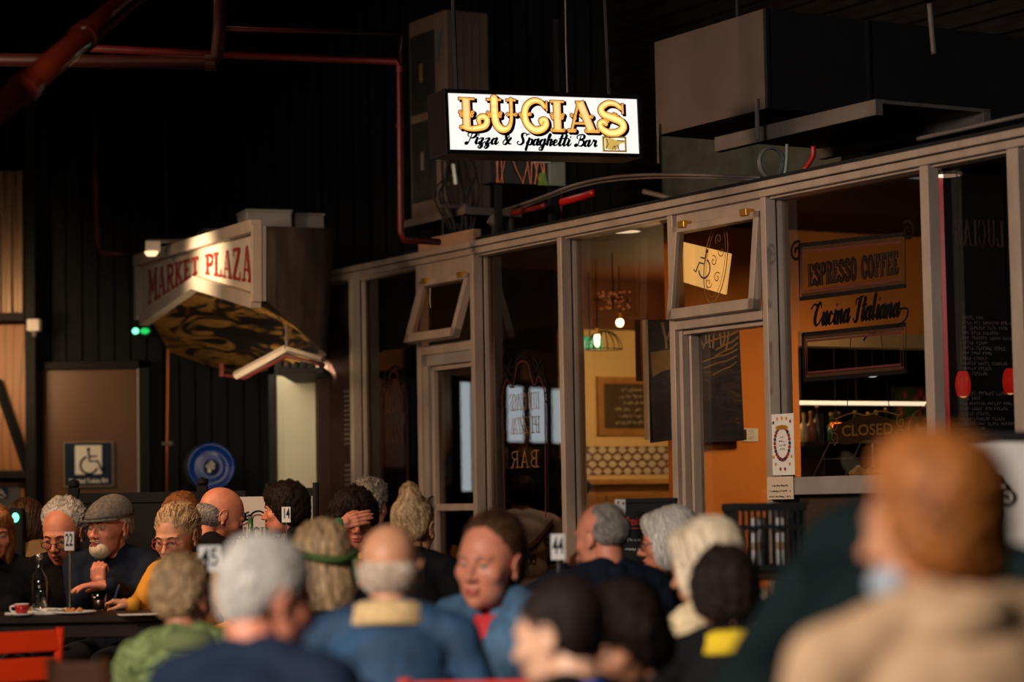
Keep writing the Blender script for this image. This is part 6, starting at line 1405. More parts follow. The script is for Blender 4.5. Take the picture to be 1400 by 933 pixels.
STY = {  # ellipsoids (centre, radii), smoothing, noise amplitude, strands, strand length, flow, curl
 'short': ([((0, -.024, .046), (.083, .103, .089)), ((0, -.058, -.012), (.073, .05, .062))], .03, .003, 900, .045, (0, -.3, -1), .2),
 'crop': ([((0, -.026, .046), (.081, .1, .087)), ((0, -.06, -.008), (.071, .047, .055))], .03, .0015, 900, .02, (0, -.3, -1), .1),
 'fringe': ([((0, -.0455, -.008), (.0775, .0705, .064))], .02, .0008, 1100, .016, (0, -.3, -1), .1),
 'halfbald': ([((0, -.052, .02), (.082, .066, .066)), ((0, -.03, .07), (.066, .075, .052))], .02, .002, 900, .03, (0, -.6, -1), .15),
 'curly': ([((0, -.026, .055), (.092, .104, .093)), ((0, -.06, -.0), (.084, .055, .07)), ((0, .03, .1), (.06, .045, .04))], .03, .010, 1300, .05, (.2, -.3, -.6), 1.2),
 'curlyback': ([((0, -.046, .06), (.092, .09, .086)), ((0, -.06, -.0), (.086, .055, .07))], .03, .009, 1300, .045, (.2, -.3, -.6), 1.1),
 'soft': ([((0, -.028, .048), (.088, .106, .093)), ((0, -.066, -.01), (.079, .05, .066))], .03, .005, 1400, .045, (.1, -.5, -.9), .4),
 'round': ([((0, -.034, .052), (.098, .108, .1)), ((0, -.07, -.03), (.088, .056, .085)), ((.07, -.03, -.01), (.028, .05, .06)), ((-.07, -.03, -.01), (.028, .05, .06)), ((0, .02, .11), (.055, .05, .04))], .035, .007, 1500, .06, (.1, -.5, -.9), .5),
 'slick': ([((0, -.034, .052), (.085, .1, .09)), ((0, -.07, -.015), (.075, .05, .065))], .03, .002, 1100, .08, (0, -1, -.25), .1),
 'bob': ([((0, -.022, .048), (.092, .108, .095)), ((.068, -.012, -.025), (.03, .068, .08)), ((-.068, -.012, -.025), (.03, .068, .08)), ((0, -.072, -.03), (.082, .05, .08)), ((0, .06, .082), (.062, .038, .036))], .03, .003, 1500, .10, (0, -.15, -1), .12),
 'fluffy': ([((0, -.028, .05), (.097, .112, .1)), ((0, -.07, -.01), (.09, .058, .078)), ((.07, -.01, -.0), (.03, .06, .06)), ((-.07, -.01, .0), (.03, .06, .06)), ((0, .05, .1), (.06, .04, .035))], .035, .007, 1500, .06, (.1, -.5, -.9), .5),
 'long': ([((0, -.024, .048), (.090, .106, .094)), ((.07, -.01, -.06), (.028, .055, .12)), ((-.07, -.01, -.06), (.028, .055, .12)), ((0, -.075, -.1), (.088, .05, .14)), ((0, .06, .085), (.055, .034, .03))], .03, .005, 1700, .15, (0, -.1, -1), .25),
 'bun': ([((0, -.028, .046), (.083, .102, .089)), ((0, -.062, -.005), (.074, .048, .06)), ((0, -.065, .135), (.042, .042, .044)), ((.03, -.09, .12), (.03, .03, .03))], .018, .004, 1300, .07, (0, -.6, .9), .35),
 'updo': ([((0, -.028, .048), (.086, .104, .09)), ((0, -.085, .05), (.06, .05, .055)), ((0, -.06, -.01), (.074, .05, .06))], .02, .005, 1300, .06, (.3, -1, .2), .5),
 'mop': ([((0, -.018, .052), (.095, .110, .098)), ((.07, -.022, .0), (.033, .05, .07)), ((-.07, -.022, .0), (.033, .05, .07)), ((0, -.07, -.02), (.086, .055, .085)), ((0, .055, .085), (.062, .036, .03))], .035, .008, 1500, .07, (.15, 0, -1), .5),
}
def trig(p, s, ph=0):
    x, y, z = p[:, 0] * s, p[:, 1] * s, p[:, 2] * s
    return (np.sin(x * 1.3 + 2.1 * np.sin(y * .9 + ph)) + np.sin(y * 1.7 + 1.7 * np.sin(z * 1.1 + ph * 2)) + np.sin(z * 1.5 + 1.9 * np.sin(x * 1.2 + ph))) / 3
def shell(name, prims, k, amp, nstr, slen, flow, curl, headr, color, parent, M, seed=0, faces_only=None, cover=.0015, nf=60, ropes=.0011):
    rng = np.random.RandomState(seed + 5)
    def sd(p):
        d = None
        for c, r in prims:
            e = _ell(p, c, r); d = e if d is None else _smin(d, e, k)
        return d
    def rad(dirs):
        r = radial(dirs, sd, .34, 46); return r + amp * trig(dirs, nf * .25, seed) + amp * .6 * trig(dirs, nf * .6, seed + 1)
    # a prim set that does not hold the centre gives no surface in some directions: guard with distance
    r = rad(ICO5_V); ok0 = r > headr + cover
    keep = ok0[ICO5_F].any(axis=1); F2 = ICO5_F[keep]; used = np.unique(F2); mp = -np.ones(len(ICO5_V), int); mp[used] = np.arange(len(used))
    V = HC0 + ICO5_V[used] * np.maximum(r[used], headr[used] - .004)[:, None]
    mats = hair_mats(color); verts = [tuple(v) for v in V]; faces = [tuple(mp[f]) for f in F2]; mi = [2] * len(faces)
    cand = np.where(r > headr + cover + .001)[0]
    if len(cand) and nstr:
        n = nstr; st = rng.choice(cand, n); d0 = ICO5_V[st] + rng.normal(0, .02, (n, 3)); d0 /= np.linalg.norm(d0, axis=1)[:, None]
        steps = 7; fl = np.array(flow) / np.linalg.norm(flow); pos = HC0 + d0 * rad(d0)[:, None]; pts = [pos]
        jit = rng.normal(0, .25, (n, 3)) * (curl + .2)
        for s_ in range(steps - 1):
            dd = pos - HC0; dd /= np.linalg.norm(dd, axis=1)[:, None]
            tng = fl + jit + (curl * rng.normal(0, .6, (n, 3))); tng = tng - dd * (tng * dd).sum(1)[:, None]; tng /= np.linalg.norm(tng, axis=1)[:, None] + 1e-6
            nd = pos + tng * (slen / steps) - HC0; nd /= np.linalg.norm(nd, axis=1)[:, None]
            pos = HC0 + nd * (rad(nd) + .0015 + .004 * curl * s_ / steps + rng.uniform(0, .002, n))[:, None]; pts.append(pos)
        pts = np.array(pts)                                  # steps,n,3
        base = len(verts); W_ = ropes * (1 - .75 * np.abs(np.linspace(-.6, 1, steps)) ** 2)
        tan = np.gradient(pts, axis=0); nrm = pts - HC0; side = np.cross(tan, nrm); side /= np.linalg.norm(side, axis=2)[:, :, None] + 1e-9
        A_ = pts + side * W_[:, None, None]; B_ = pts - side * W_[:, None, None]; Cn = pts + nrm / np.linalg.norm(nrm, axis=2)[:, :, None] * W_[:, None, None]
        allv = np.stack([A_, Cn, B_], axis=2).transpose(1, 0, 2, 3).reshape(-1, 3)   # strand, step, 3
        verts += [tuple(v) for v in allv]
        for i in range(n):
            b = base + i * steps * 3; m_ = int(rng.rand() < .42)
            for s_ in range(steps - 1):
                q = b + s_ * 3; faces += [(q, q + 1, q + 4, q + 3), (q + 1, q + 2, q + 5, q + 4)]; mi += [m_, m_]
    me = bpy.data.meshes.new(name); me.from_pydata([tuple(M @ Vector(v)) for v in verts], [], faces)
    for m_ in mats: me.materials.append(m_)
    me.polygons.foreach_set('material_index', mi); me.polygons.foreach_set('use_smooth', [True] * len(faces)); me.update()
    o = bpy.data.objects.new(name, me); C.objects.link(o); o.parent = parent; return o

def voxel(mb, vox, smooth=4):
    me = bpy.data.meshes.new('tmp'); me.from_pydata(mb.v, [], mb.f); o = bpy.data.objects.new('tmp', me); C.objects.link(o)
    md = o.modifiers.new('r', 'REMESH'); md.mode = 'VOXEL'; md.voxel_size = vox
    if smooth: s = o.modifiers.new('s', 'SMOOTH'); s.factor = .6; s.iterations = smooth
    dg = bpy.context.evaluated_depsgraph_get(); dg.update(); ev = o.evaluated_get(dg); m2 = ev.to_mesh()
    n = len(m2.vertices); co = np.empty(n * 3); m2.vertices.foreach_get('co', co); co = co.reshape(-1, 3)
    no = np.empty(n * 3); m2.vertex_normals.foreach_get('vector', no); no = no.reshape(-1, 3)
    fs = [tuple(p.vertices) for p in m2.polygons]; ev.to_mesh_clear(); bpy.data.objects.remove(o); bpy.data.meshes.remove(me)
    return co, no, fs
def mesh_from(name, co, fs, mats, mi=None, parent=None):
    me = bpy.data.meshes.new(name); me.from_pydata([tuple(v) for v in co], [], fs)
    for m_ in mats: me.materials.append(m_)
    if mi is not None: me.polygons.foreach_set('material_index', mi)
    me.polygons.foreach_set('use_smooth', [True] * len(fs)); me.update()
    o = bpy.data.objects.new(name, me); C.objects.link(o)
    if parent is not None: o.parent = parent
    return o

def hand_mesh(wrist, fdir, pn, side, curl=.5, k=1.0, point=False):
    """five fingers on a palm; fdir = finger direction, pn = direction the palm faces, side=+1 right hand"""
    y = Vector(fdir).normalized(); z = -Vector(pn).normalized(); x = y.cross(z).normalized(); z = x.cross(y).normalized()
    B = Matrix((x, y, z)).transposed().to_4x4(); B.translation = wrist
    m = MB(); xs = (-.030, -.010, .010, .029); ln = (.92, 1.0, .95, .74)
    for i in range(4):
        s = -side * 1.0; X = xs[i] * -s if False else xs[i] * (1 if side > 0 else -1)
        kn = Vector((X, .088 - abs(xs[i]) * .25, 0)) * k; m.cap(B @ Vector((X * .55 * k, .0, 0)), B @ kn, .0155 * k, .0115 * k, 10)
        a = 0; p = kn; seg = (.042, .027, .021)
        for j in range(3):
            a += curl * (.75, .95, .6)[j] * (1 + .12 * (i - 1)); q = p + Vector((X * .12, math.cos(a), -math.sin(a))).normalized() * seg[j] * ln[i] * k
            m.cap(B @ p, B @ q, (.0092 - .0006 * j) * k, (.0088 - .0009 * j) * k, 10); p = q
    sx = -1 if side > 0 else 1
    t = [Vector((sx * .016, .012, -.006)), Vector((sx * .042, .045, -.016)), Vector((sx * .050, .074, -.024 - .01 * curl)), Vector((sx * .046, .098, -.032 - .016 * curl))]
    for a_, b_, r1, r2 in ((t[0], t[1], .017, .0125), (t[1], t[2], .0115, .0105), (t[2], t[3], .0105, .0085)): m.cap(B @ (a_ * k), B @ (b_ * k), r1 * k, r2 * k, 10)
    m.cap(B @ Vector((0, -.03 * k, 0)), B @ Vector((0, .03 * k, 0)), .021 * k, .024 * k, 12)
    return voxel(m, .0036 * k, 2)

def ear(m, side, M):
    for a_ in range(0, 9):
        t = R(-60 + 250 * a_ / 8); t2 = R(-60 + 250 * (a_ + 1) / 8)
        f = lambda q: M @ Vector((side * (.079 + .008 * max(0, math.sin(q))), -.012 - .016 * math.cos(q) - (.004 if math.sin(q) > 0 else 0), -.004 + .03 * math.sin(q)))
        if a_ < 8: m.cap(f(t), f(t2), .0045, .0045, 8)
    T = M @ Matrix.Translation((side * .079, -.012, -.006)) @ Matrix.Rotation(side * R(-14), 4, 'Z')
    m.ell((0, 0, 0), (.006, .015, .026), T, 12, 8); m.ell((0, .008, -.026), (.006, .008, .01), T, 10, 6)

def ik(S_, W_, a, b, hint):
    d = W_ - S_; L = min(d.length, (a + b) * .995); d.normalize(); W2 = S_ + d * L
    x = (a * a - b * b + L * L) / (2 * L); h = math.sqrt(max(0, a * a - x * x)); hv = Vector(hint); hv = (hv - d * hv.dot(d)).normalized()
    return S_ + d * x + hv * h, W2

PEOPLE = []
def person(label, px, py, Y, face, body, lean=8, slean=0, pitch=5, roll=0, k=1.0, male=True, tone='warm', hair='short', hc='grey', top=None, pants=None, bulk=1.0, fat=1.0,
           hands=None, glasses=None, open_front=None, inner=None, collar=None, vox=.0075, beard=None, brow='brown', stand=False, seed=1, hk=1.0, stool_m=True, wrinkle=.004, nstr=None, sleeve=1.0, hump=0, pz=None):
    Hc = P(px, py, Y); fb, bb = R(face), R(body); Rb = Matrix.Rotation(bb, 4, 'Z')
    T_ = Matrix.Rotation(R(-lean), 4, 'X') @ Matrix.Rotation(R(slean), 4, 'Y')
    T2 = Matrix.Rotation(R(-lean * .45 - hump * .4), 4, 'X') @ Matrix.Rotation(R(slean * .5), 4, 'Y')
    NB = T_ @ Vector((0, -.012, .49)) * k; rel = NB + (T2 @ Vector((0, .048, .128))) * k
    hp = Hc.z - rel.z; relw = Rb @ Vector((rel.x, rel.y, 0)); root = Vector((Hc.x - relw.x, Hc.y - relw.y, 0))
    PV = Vector((0, 0, hp)); TB = Matrix.Translation(PV) @ T_ @ Matrix.Scale(k, 4)
    inv = (Matrix.Translation(root) @ Rb).inverted()
    HL = PV + rel; HM = Matrix.Translation(HL) @ Matrix.Rotation(fb - bb, 4, 'Z') @ Matrix.Rotation(R(-pitch), 4, 'X') @ Matrix.Rotation(R(roll), 4, 'Y') @ Matrix.Scale(k * hk, 4)
    sw = (.185 if male else .160) * bulk; b_ = bulk
    SK = skin(tone)
    # ---- arms
    arms = {}
    for s, nm in ((1, 'R'), (-1, 'L')):
        Sh = TB @ Vector((s * sw, -.004, .435)); spec = (hands or {}).get(nm)
        if spec is None:
            z_ = hp + .115; Wt = Vector((s * .10, .22 * k, z_)) if not stand else Vector((s * .27, .08, z_))
            fd = Vector((-s * .5, .9, -.05)) if not stand else Vector((0, .15, -1)); pn = Vector((0, 0, -1)) if not stand else Vector((-s, 0, 0)); cu = .45; hint = Vector((s * .9, -.5, -.8))
        else:
            w_ = spec['w']; Wt = inv @ P(*w_) if len(w_) == 3 and w_[0] > 3 else Vector(w_)
            r3 = inv.to_3x3(); fd = r3 @ Vector(spec['f']); pn = r3 @ Vector(spec['p']); cu = spec.get('c', .5); hint = (r3 @ Vector(spec['h'])) if 'h' in spec else Vector((s * .8, -.3, -1))
        E, Wq = ik(Sh, Wt, .29 * k, .26 * k, hint); arms[s] = (Sh, E, Wq, fd, pn, cu)
    K_ = Vector((.11, .43 * k, hp + .01)); legs = []
    for s in (-1, 1):
        Hj = Vector((s * .09 * b_, .0, hp - .01)); 
        if stand: Kn = Vector((s * .1, .02, hp * .53)); An = Vector((s * .1, 0, .08))
        else: Kn = Vector((s * .11, .42 * k, max(hp - .02, .33))); An = Vector((s * .12, .40 * k, .075))
        legs.append((Hj, Kn, An))
    def build_prims(m, g, arms_only=None, neck=True, skinny=False):
        def E_(c, r): m.ell(c, [q + g / k for q in r], TB)
        E_((0, -.0, .03), (.155 * b_, .115 * b_, .11)); E_((0, .0, .16), (.143 * b_, .108 * b_, .14)); E_((0, .004, .31), (.165 * b_ * (sw / .185 / b_ * .3 + .7), .115 * b_, .16))
        E_((0, -.018 - hump * .002, .38 + hump * .0008), (sw * .86, .095 * b_ + hump * .0007, .10))
        if not male: E_((.06, .085, .28), (.058, .05, .06)); E_((-.06, .085, .28), (.058, .05, .06))
        for s in (-1, 1):
            m.cap(TB @ Vector((s * .03, -.022, .485)), TB @ Vector((s * sw * .93, -.008, .44)), (.048 + g) * k, (.053 + g) * k)
            Sh, E, Wq, fd, pn, cu = arms[s]; bl = .8 + .2 * b_
            m.cap(Sh, E, (.050 * bl + g * 1.2) * k, (.038 * bl + g) * k)
            if neck: m.cap(E, Wq, (.038 * bl + g) * k, (.025 + g) * k)
            else:
                W2 = E + (Wq - E) * sleeve; m.cap(E, W2, (.039 * bl + g) * k, (.029 + g) * k)
    m = MB(); build_prims(m, 0.0)
    m.cap(TB @ Vector((0, -.02, .42)), HM @ Vector((0, -.03, -.05)), .056 * k * (1 if male else .88) * (.8 + .2 * b_), .054 * k * (1 if male else .85))
    for Hj, Kn, An in legs:
        m.cap(Hj, Kn, .078 * k * b_, .055 * k); m.cap(Kn, An, .05 * k, .034 * k); m.cap(An + Vector((0, -.03, -.03)), An + Vector((0, .15, -.04)), .034, .03)
    co, no, fs = voxel(m, vox, 5); mi = [0] * len(fs); co = list(map(tuple, co)); fs = list(fs)
    def addm(v2, f2, m2):
        b0 = len(co); co.extend(tuple(v) for v in v2); fs.extend(tuple(i + b0 for i in f) for f in f2); mi.extend(m2 if isinstance(m2, list) else [m2] * len(f2))
    hv, fm, hr5, fn = head_shape(fat, male)
    M4 = np.array(HM); hw = hv @ M4[:3, :3].T + M4[:3, 3]; addm(hw, ICO_F.tolist(), fm.tolist())
    m = MB(); ear(m, 1, HM); ear(m, -1, HM); ec, en, ef = voxel(m, .0022, 2); addm(ec, ef, 0)
    for s in (-1, 1):                                         # eyes, lids
        c = Vector((s * .031, .0785, .004)); mm = MB(); mm.ell((0, 0, 0), (.0125,) * 3, HM @ Matrix.Translation(c), 16, 10); addm(mm.v, mm.f, 2)
        mm = MB(); mm.ell((0, .0085, -.0005), (.0055, .0045, .0055), HM @ Matrix.Translation(c), 12, 8); addm(mm.v, mm.f, 3)
        for up in (1, -1):
            vs_ = []; n1, n2 = 9, 5
            for i in range(n1):
                for j in range(n2):
                    th = PI * i / (n1 - 1); ph = (.30 if up > 0 else .52) + (1.25 - .3) * j / (n2 - 1); r_ = .0136
                    x = r_ * math.cos(th); y_ = r_ * math.sin(th) * math.cos(ph); z_ = r_ * math.sin(th) * math.sin(ph) * up; vs_.append(HM @ (c + Vector((x, y_, z_))))
            addm(vs_, [(i * n2 + j, i * n2 + j + 1, (i + 1) * n2 + j + 1, (i + 1) * n2 + j) for i in range(n1 - 1) for j in range(n2 - 1)], 0)
    mm = MB()
    for s in (-1, 1):
        pts = [(s * .014, .095, .021), (s * .028, .094, .027), (s * .044, .083, .023)]
        mm.tube([HM @ Vector(p) for p in catmull(pts, 4)], [.0032 * k] * 9, 6)
    addm(mm.v, mm.f, 4)
    for s in (1, -1):
        Sh, E, Wq, fd, pn, cu = arms[s]; hc_, hn, hf = hand_mesh(Wq + Vector(fd).normalized() * .015, fd, pn, s, cu, k * (1 if male else .9)); addm(hc_, hf, 0)
    browm = hair_mats(brow if brow != 'same' else hc)[2]
    bo = mesh_from('person', co, fs, [SK[0], SK[1], EYEW, IRIS, browm], mi); bo.location = root; bo.rotation_euler = (0, 0, bb)
    tag(bo, label, 'person')
    # ---- clothes
    def garment(name, g, m_, cut=None, slv=True, smooth=5, vx=.0095):
        m = MB(); build_prims(m, g, neck=False)
        if collar == 'hood': m.ell((0, -.085, .50), (.10, .06, .06), TB)
        c_, n_, f_ = voxel(m, vx, smooth)
        w = trig(c_, 26, seed) * .6 + trig(c_ * np.array((1, 1, .45)), 60, seed + 3) * .5; c_ = c_ + n_ * (w * wrinkle)[:, None]
        if cut:
            TI = np.array(TB.inverted()); lc = c_ @ TI[:3, :3].T + TI[:3, 3]; z0, wd = cut
            bad = (lc[:, 1] > .0) & (np.abs(lc[:, 0]) < wd * np.clip((lc[:, 2] - z0) / (.47 - z0), 0, 1.2))
            f_ = [f for f in f_ if not any(bad[i] for i in f)]
            # an even, thick cloth edge
            used = sorted({i for f in f_ for i in f}); mp_ = {a: i for i, a in enumerate(used)}; base = c_[used]; nn = n_[used]
            n_u = len(used); f1 = [tuple(mp_[i] for i in f) for f in f_]; f2 = [tuple(i + n_u for i in f[::-1]) for f in f1]
            cnt = {}
            for f in f1:
                for a, b in zip(f, f[1:] + f[:1]): cnt[(a, b)] = 1
            ed = [(a, b) for (a, b) in cnt if (b, a) not in cnt]
            f3 = [(b, a, a + n_u, b + n_u) for a, b in ed]; c_ = np.vstack([base, base - nn * .006]); f_ = f1 + f2 + f3
        return mesh_from(name, c_, f_, [m_], None, bo)
    if inner: garment('shirt', .006, inner)
    jk = garment(open_front and 'jacket' or 'top', .015 if inner else .011, top, open_front)
    m = MB()
    for Hj, Kn, An in legs:
        m.cap(Hj + Vector((0, -.02, .01)), Kn, .088 * k * b_, .064 * k); m.cap(Kn, An + Vector((0, 0, .02)), .06 * k, .048 * k)
    m.ell((0, -.01, hp + .01), (.165 * b_ * k, .125 * b_ * k, .1)); c_, n_, f_ = voxel(m, .014, 4); mesh_from('trousers', c_, f_, [pants or mat('dark_trousers', (.02, .022, .03), .8)], None, bo)
    for s, (Hj, Kn, An) in zip((-1, 1), legs):
        m = MB(); m.cap(An + Vector((0, -.035, -.035)), An + Vector((0, .16, -.043)), .040, .034); m.box(An.x - .04, An.x + .04, An.y - .07, An.y + .19, .0, .012); c_, n_, f_ = voxel(m, .008, 2); mesh_from('shoe', c_, f_, [BLACK], None, bo)
    def ring(name, m_, zc, rx, ry, h, th, tilt=0, gap=0, yo=-.008, fuzz=0, dz_front=0):
        m = MB(); n = 40; a0 = PI / 2 + gap; a1 = PI / 2 + 2 * PI - gap
        pr = ((-th, 0), (-th * .3, h * .95), (0, h), (th * .5, h * .8), (th * 1.0, 0), (th * .2, -.01)); vs_ = []; 
        for i in range(n + 1):
            t = a0 + (a1 - a0) * i / n
            for dr, dz in pr:
                x = (rx + dr) * math.cos(t); y_ = (ry + dr) * math.sin(t) + yo; z_ = zc + dz + tilt * math.sin(t) * .02 - dz_front * max(0, math.sin(t))
                vs_.append(TB @ Vector((x, y_, z_)))
        q = len(pr); f_ = [(i * q + j, (i + 1) * q + j, (i + 1) * q + (j + 1) % q, i * q + (j + 1) % q) for i in range(n) for j in range(q)] + [tuple(range(q)), tuple(range(n * q, n * q + q))[::-1]]
        m.add(vs_, f_); return m.build(name, m_, bo, True)
    if isinstance(collar, tuple):
        kind, cm = collar
        if kind == 'sherpa': ring('collar', cm, .462, .092, .095, .062, .026, dz_front=.03, gap=.35)
        elif kind == 'shirt': ring('collar', cm, .468, .070, .072, .038, .010, dz_front=.035, gap=.3)
        elif kind == 'crew': ring('neckband', cm, .475, .066, .07, .016, .008, dz_front=.03)
        elif kind == 'scarf': ring('scarf', cm, .45, .085, .088, .06, .03, dz_front=.02)
        elif kind == 'fluff':
            m = MB(); rn_ = random.Random(seed)
            for i in range(26):
                t = 2 * PI * i / 26; m.ell(TB @ Vector((.115 * math.cos(t), .115 * math.sin(t) - .01, .485 + rn_.uniform(-.01, .02) - .02 * max(0, math.sin(t)))), (.035, .035, .036), None, 10, 8)
            c_, n_, f_ = voxel(m, .007, 2); c_ = c_ + n_ * (trig(c_, 130, 2) * .006)[:, None]; mesh_from('scarf', c_, f_, [cm], None, bo)
    # ---- hair and face
    if hair:
        pr, kk, amp, n0, sl, fl, cu = STY[hair]
        shell('hair', pr, kk, amp, nstr or n0, sl, fl, cu, hr5, hc, bo, HM, seed, ropes=.0013)
    if beard:
        pr = [((0, .060, -.088), (.047, .053, .045))] if beard == 'goatee' else [((0, .04, -.078), (.061, .06, .045))]
        def sdb(p):
            d = None
            for c, r in pr + [((0, .086, -.0515), (.031, .0265, .0085))]:
                e = _ell(p, c, r); d = e if d is None else _smin(d, e, .006)
            return _smax(d, -_ell(p, (0, .12, -.0668), (.02, .04, .006)), .003)
        HV = ICO_V; r = radial(HV, sdb, .2, 50); hr = np.linalg.norm(hv - HC0, axis=1); ok0 = (r > hr + .001) & (HV[:, 1] > 0) & (HV[:, 2] < -.25); keep = ok0[ICO_F].all(axis=1); F2 = ICO_F[keep]
        if len(F2):
            used = np.unique(F2); mp_ = -np.ones(len(HV), int); mp_[used] = np.arange(len(used)); V = HC0 + HV[used] * (r[used] + .001 * trig(HV[used], 40, 1))[:, None]; V = V @ M4[:3, :3].T + M4[:3, 3]
            mesh_from('beard', V, [tuple(mp_[f]) for f in F2], [hair_mats('white')[2]], None, bo)
    if glasses:
        gm, rr_, zo = glasses; m = MB()
        for s in (-1, 1):
            m.tube([HM @ Vector((s * .033 + rr_ * 1.12 * math.cos(t), .104 - .06 * abs(s * .033 + rr_ * math.cos(t)) ** 1.3, zo + rr_ * .82 * math.sin(t))) for t in np.linspace(0, 2 * PI, 25)], .0021 * k, 6)
            m.tube([HM @ Vector(q) for q in ((s * (.033 + rr_ * 1.1), .099, zo + .006), (s * .078, .06, .006), (s * .083, -.005, .012), (s * .081, -.03, -.002))], .0017 * k, 6)
        m.tube([HM @ Vector(q) for q in ((-.012, .104, zo + .006), (0, .106, zo + .009), (.012, .104, zo + .006))], .0018 * k, 6)
        g_ = m.build('glasses', gm, bo, True); m = MB()
        for s in (-1, 1): m.add([HM @ Vector((s * .033 + rr_ * 1.08 * math.cos(t), .103, zo + rr_ * .78 * math.sin(t))) for t in np.linspace(0, 2 * PI, 17)[:-1]], [tuple(range(16))])
        m.build('lens', CLEAR, g_)
    if stool_m and not stand:
        sh = hp - .105 * b_ * k
        if sh > .15: stool(root.x, root.y, random.random(), min(sh, 1.0))
    PEOPLE.append((bo, HM, TB, arms, k)); return bo, HM, TB, arms

BLK = mat('black_wool', (.006, .006, .007), .85, var=.2); NAVY = mat('navy_wool', (.007, .011, .022), .85, var=.2)
NAVYT = mat('navy_tshirt', (.008, .016, .036), .8, var=.12, scale=14)
DENIM = mat('blue_denim', (.010, .048, .115), .75, var=.38, scale=9, bump=.3, bscale=90); DENL = mat('washed_denim', (.045, .115, .21), .75, var=.45, scale=11, bump=.3, bscale=90)
MUST = mat('mustard_cloth', (.62, .27, .015), .8, var=.12); YELL = mat('ochre_yellow', (.72, .40, .015), .8, var=.1)
SHER = mat('sherpa_cream', (.70, .47, .22), .9, var=.2, scale=50, bump=.6, bscale=120); TANC = mat('tan_coat', (.56, .35, .20), .8, var=.08, scale=3)
GRN = ramp_mat('green_patterned_quilt', [(0, (.02, .035, .008)), (.42, (.09, .13, .03)), (.5, (.30, .38, .14)), (.6, (.12, .16, .04)), (1, (.34, .42, .17))], 'NOISE', 14, .8, (1, 1, 1), 1.5)
GREENB = mat('dark_green_coat', (.0025, .0085, .0095), .85, var=.2); CREAMF = mat('cream_fluff', (.78, .6, .36), .95, var=.2, scale=40); BEIGE = mat('beige_cardigan', (.50, .27, .11), .85, var=.1)
COBALT = mat('cobalt_shirt', (.01, .08, .6), .7); WSHIRT = mat('cream_jersey', (.62, .50, .38), .8, var=.06); REDS = mat('red_shirt', (.62, .03, .04), .8); MAG = mat('magenta_scarf', (.35, .02, .12), .8)
BLKF = mat('black_frames', (.01, .01, .01), .3, var=0); REDF = mat('red_frames', (.4, .03, .04), .3, var=0)

X, L_, A_ = (1, 0, 0), (-1, 0, 0), (0, 1, 0)
# left group at the long table
person('person at far left edge, brown blond hair, reddish face, partly out of frame', -9, 731, 11.4, 200, 190, male=False, tone='red', hair='long', hc='ginger', top=BLK, seed=2, pitch=8)
person('person seen from behind, dark brown hair, beige cardigan over one shoulder, far left', 37, 717, 13.1, -10, 12, male=False, hair='bob', hc='brown', top=BEIGE, seed=3, lean=6, hk=1.0)
b3 = person('person with curly grey hair and reading glasses looking down behind number 22', 85, 731, 12.45, 168, 172, lean=16, pitch=20, tone='red', hair='curlyback', hc='grey', top=BLK, seed=4, hk=1.21, glasses=(BLKF, .02, -.012))
b4 = person('person in grey flat cap and dark jacket, white goatee, looking left', 149, 722, 11.8, 150, 165, lean=6, pitch=2, tone='red', hair='crop', hc='grey', beard='goatee', top=NAVY, seed=5, hk=1.12, bulk=1.1,
       hands={'R': {'w': (137, 806, 11.50), 'f': (-.1, -.0, 1), 'p': (.3, .9, 0), 'c': 1.2, 'h': (-.2, -.3, -1)}, 'L': {'w': (152, 801, 11.32), 'f': (-1, -.1, .05), 'p': (0, .1, -1), 'c': .3, 'h': (.1, .1, -1)}})
HM = b4[1]; m = MB()
prof = []
cv = []; n1, n2 = 28, 10
for j in range(n2 + 1):
    ph = PI / 2 * j / n2
    for i in range(n1):
        t = 2 * PI * i / n1; x = .094 * math.cos(t) * math.cos(ph); y = .116 * math.sin(t) * math.cos(ph); z = .050 + .098 * math.sin(ph) - .16 * (y + .02) * (.3 + .7 * math.sin(ph))
        if math.sin(t) > .3: y += .018 * math.cos(ph) * math.sin(t); z -= .004
        cv.append(HM @ Vector((x, y - .014, z)))
m.add(cv, [(j * n1 + i, j * n1 + (i + 1) % n1, (j + 1) * n1 + (i + 1) % n1, (j + 1) * n1 + i) for j in range(n2) for i in range(n1)] + [tuple(range(n1))[::-1]])
cap_ = m.build('flat_cap', mat('grey_tweed', (.10, .085, .075), .9, var=.4, scale=60), b4[0], True)
m = MB(); n = 14; vs_ = []
for i in range(n + 1):
    t = R(25) + R(130) * i / n
    for r_, z in ((.098, .050), (.135, .030), (.098, .042)): vs_.append(HM @ Vector((r_ * .82 * math.cos(t), r_ * math.sin(t), z)))
m.add(vs_, [(i * 3 + a, (i + 1) * 3 + a, (i + 1) * 3 + (a + 1) % 3, i * 3 + (a + 1) % 3) for i in range(n) for a in range(3)]); m.build('brim', mat('grey_tweed', (.1, .09, .08)), cap_, True)
b5 = person('person with red framed glasses and mustard top writing at the table', 241, 735, 11.45, 158, 150, lean=14, pitch=16, male=False, tone='warm', hair='updo', hc='blond', top=MUST, seed=6, hk=1.15, glasses=(REDF, .022, -.004),
       hands={'R': {'w': (182, 827, 11.1), 'f': (-1, -.1, .2), 'p': (.1, .1, -1), 'c': .8}})
person('person with golden red hair leaning behind the red glasses diner', 247, 710, 12.95, 150, 170, male=False, tone='warm', hair='long', hc='ginger', top=BLK, seed=7, pitch=20)
person('bald person in black leaning to the right before white board', 303, 707, 12.1, -68, -60, lean=14, pitch=26, tone='red', hair='fringe', hc='salt', top=BLK, seed=8, bulk=1.05, hk=1.15, brow='salt')
person('person with short dark hair and black top, profile left beside tall chair', 389, 698, 12.55, 82, 95, male=False, tone='red', hair='mop', hc='dark', top=BLK, seed=9, pitch=4, hk=1.02)
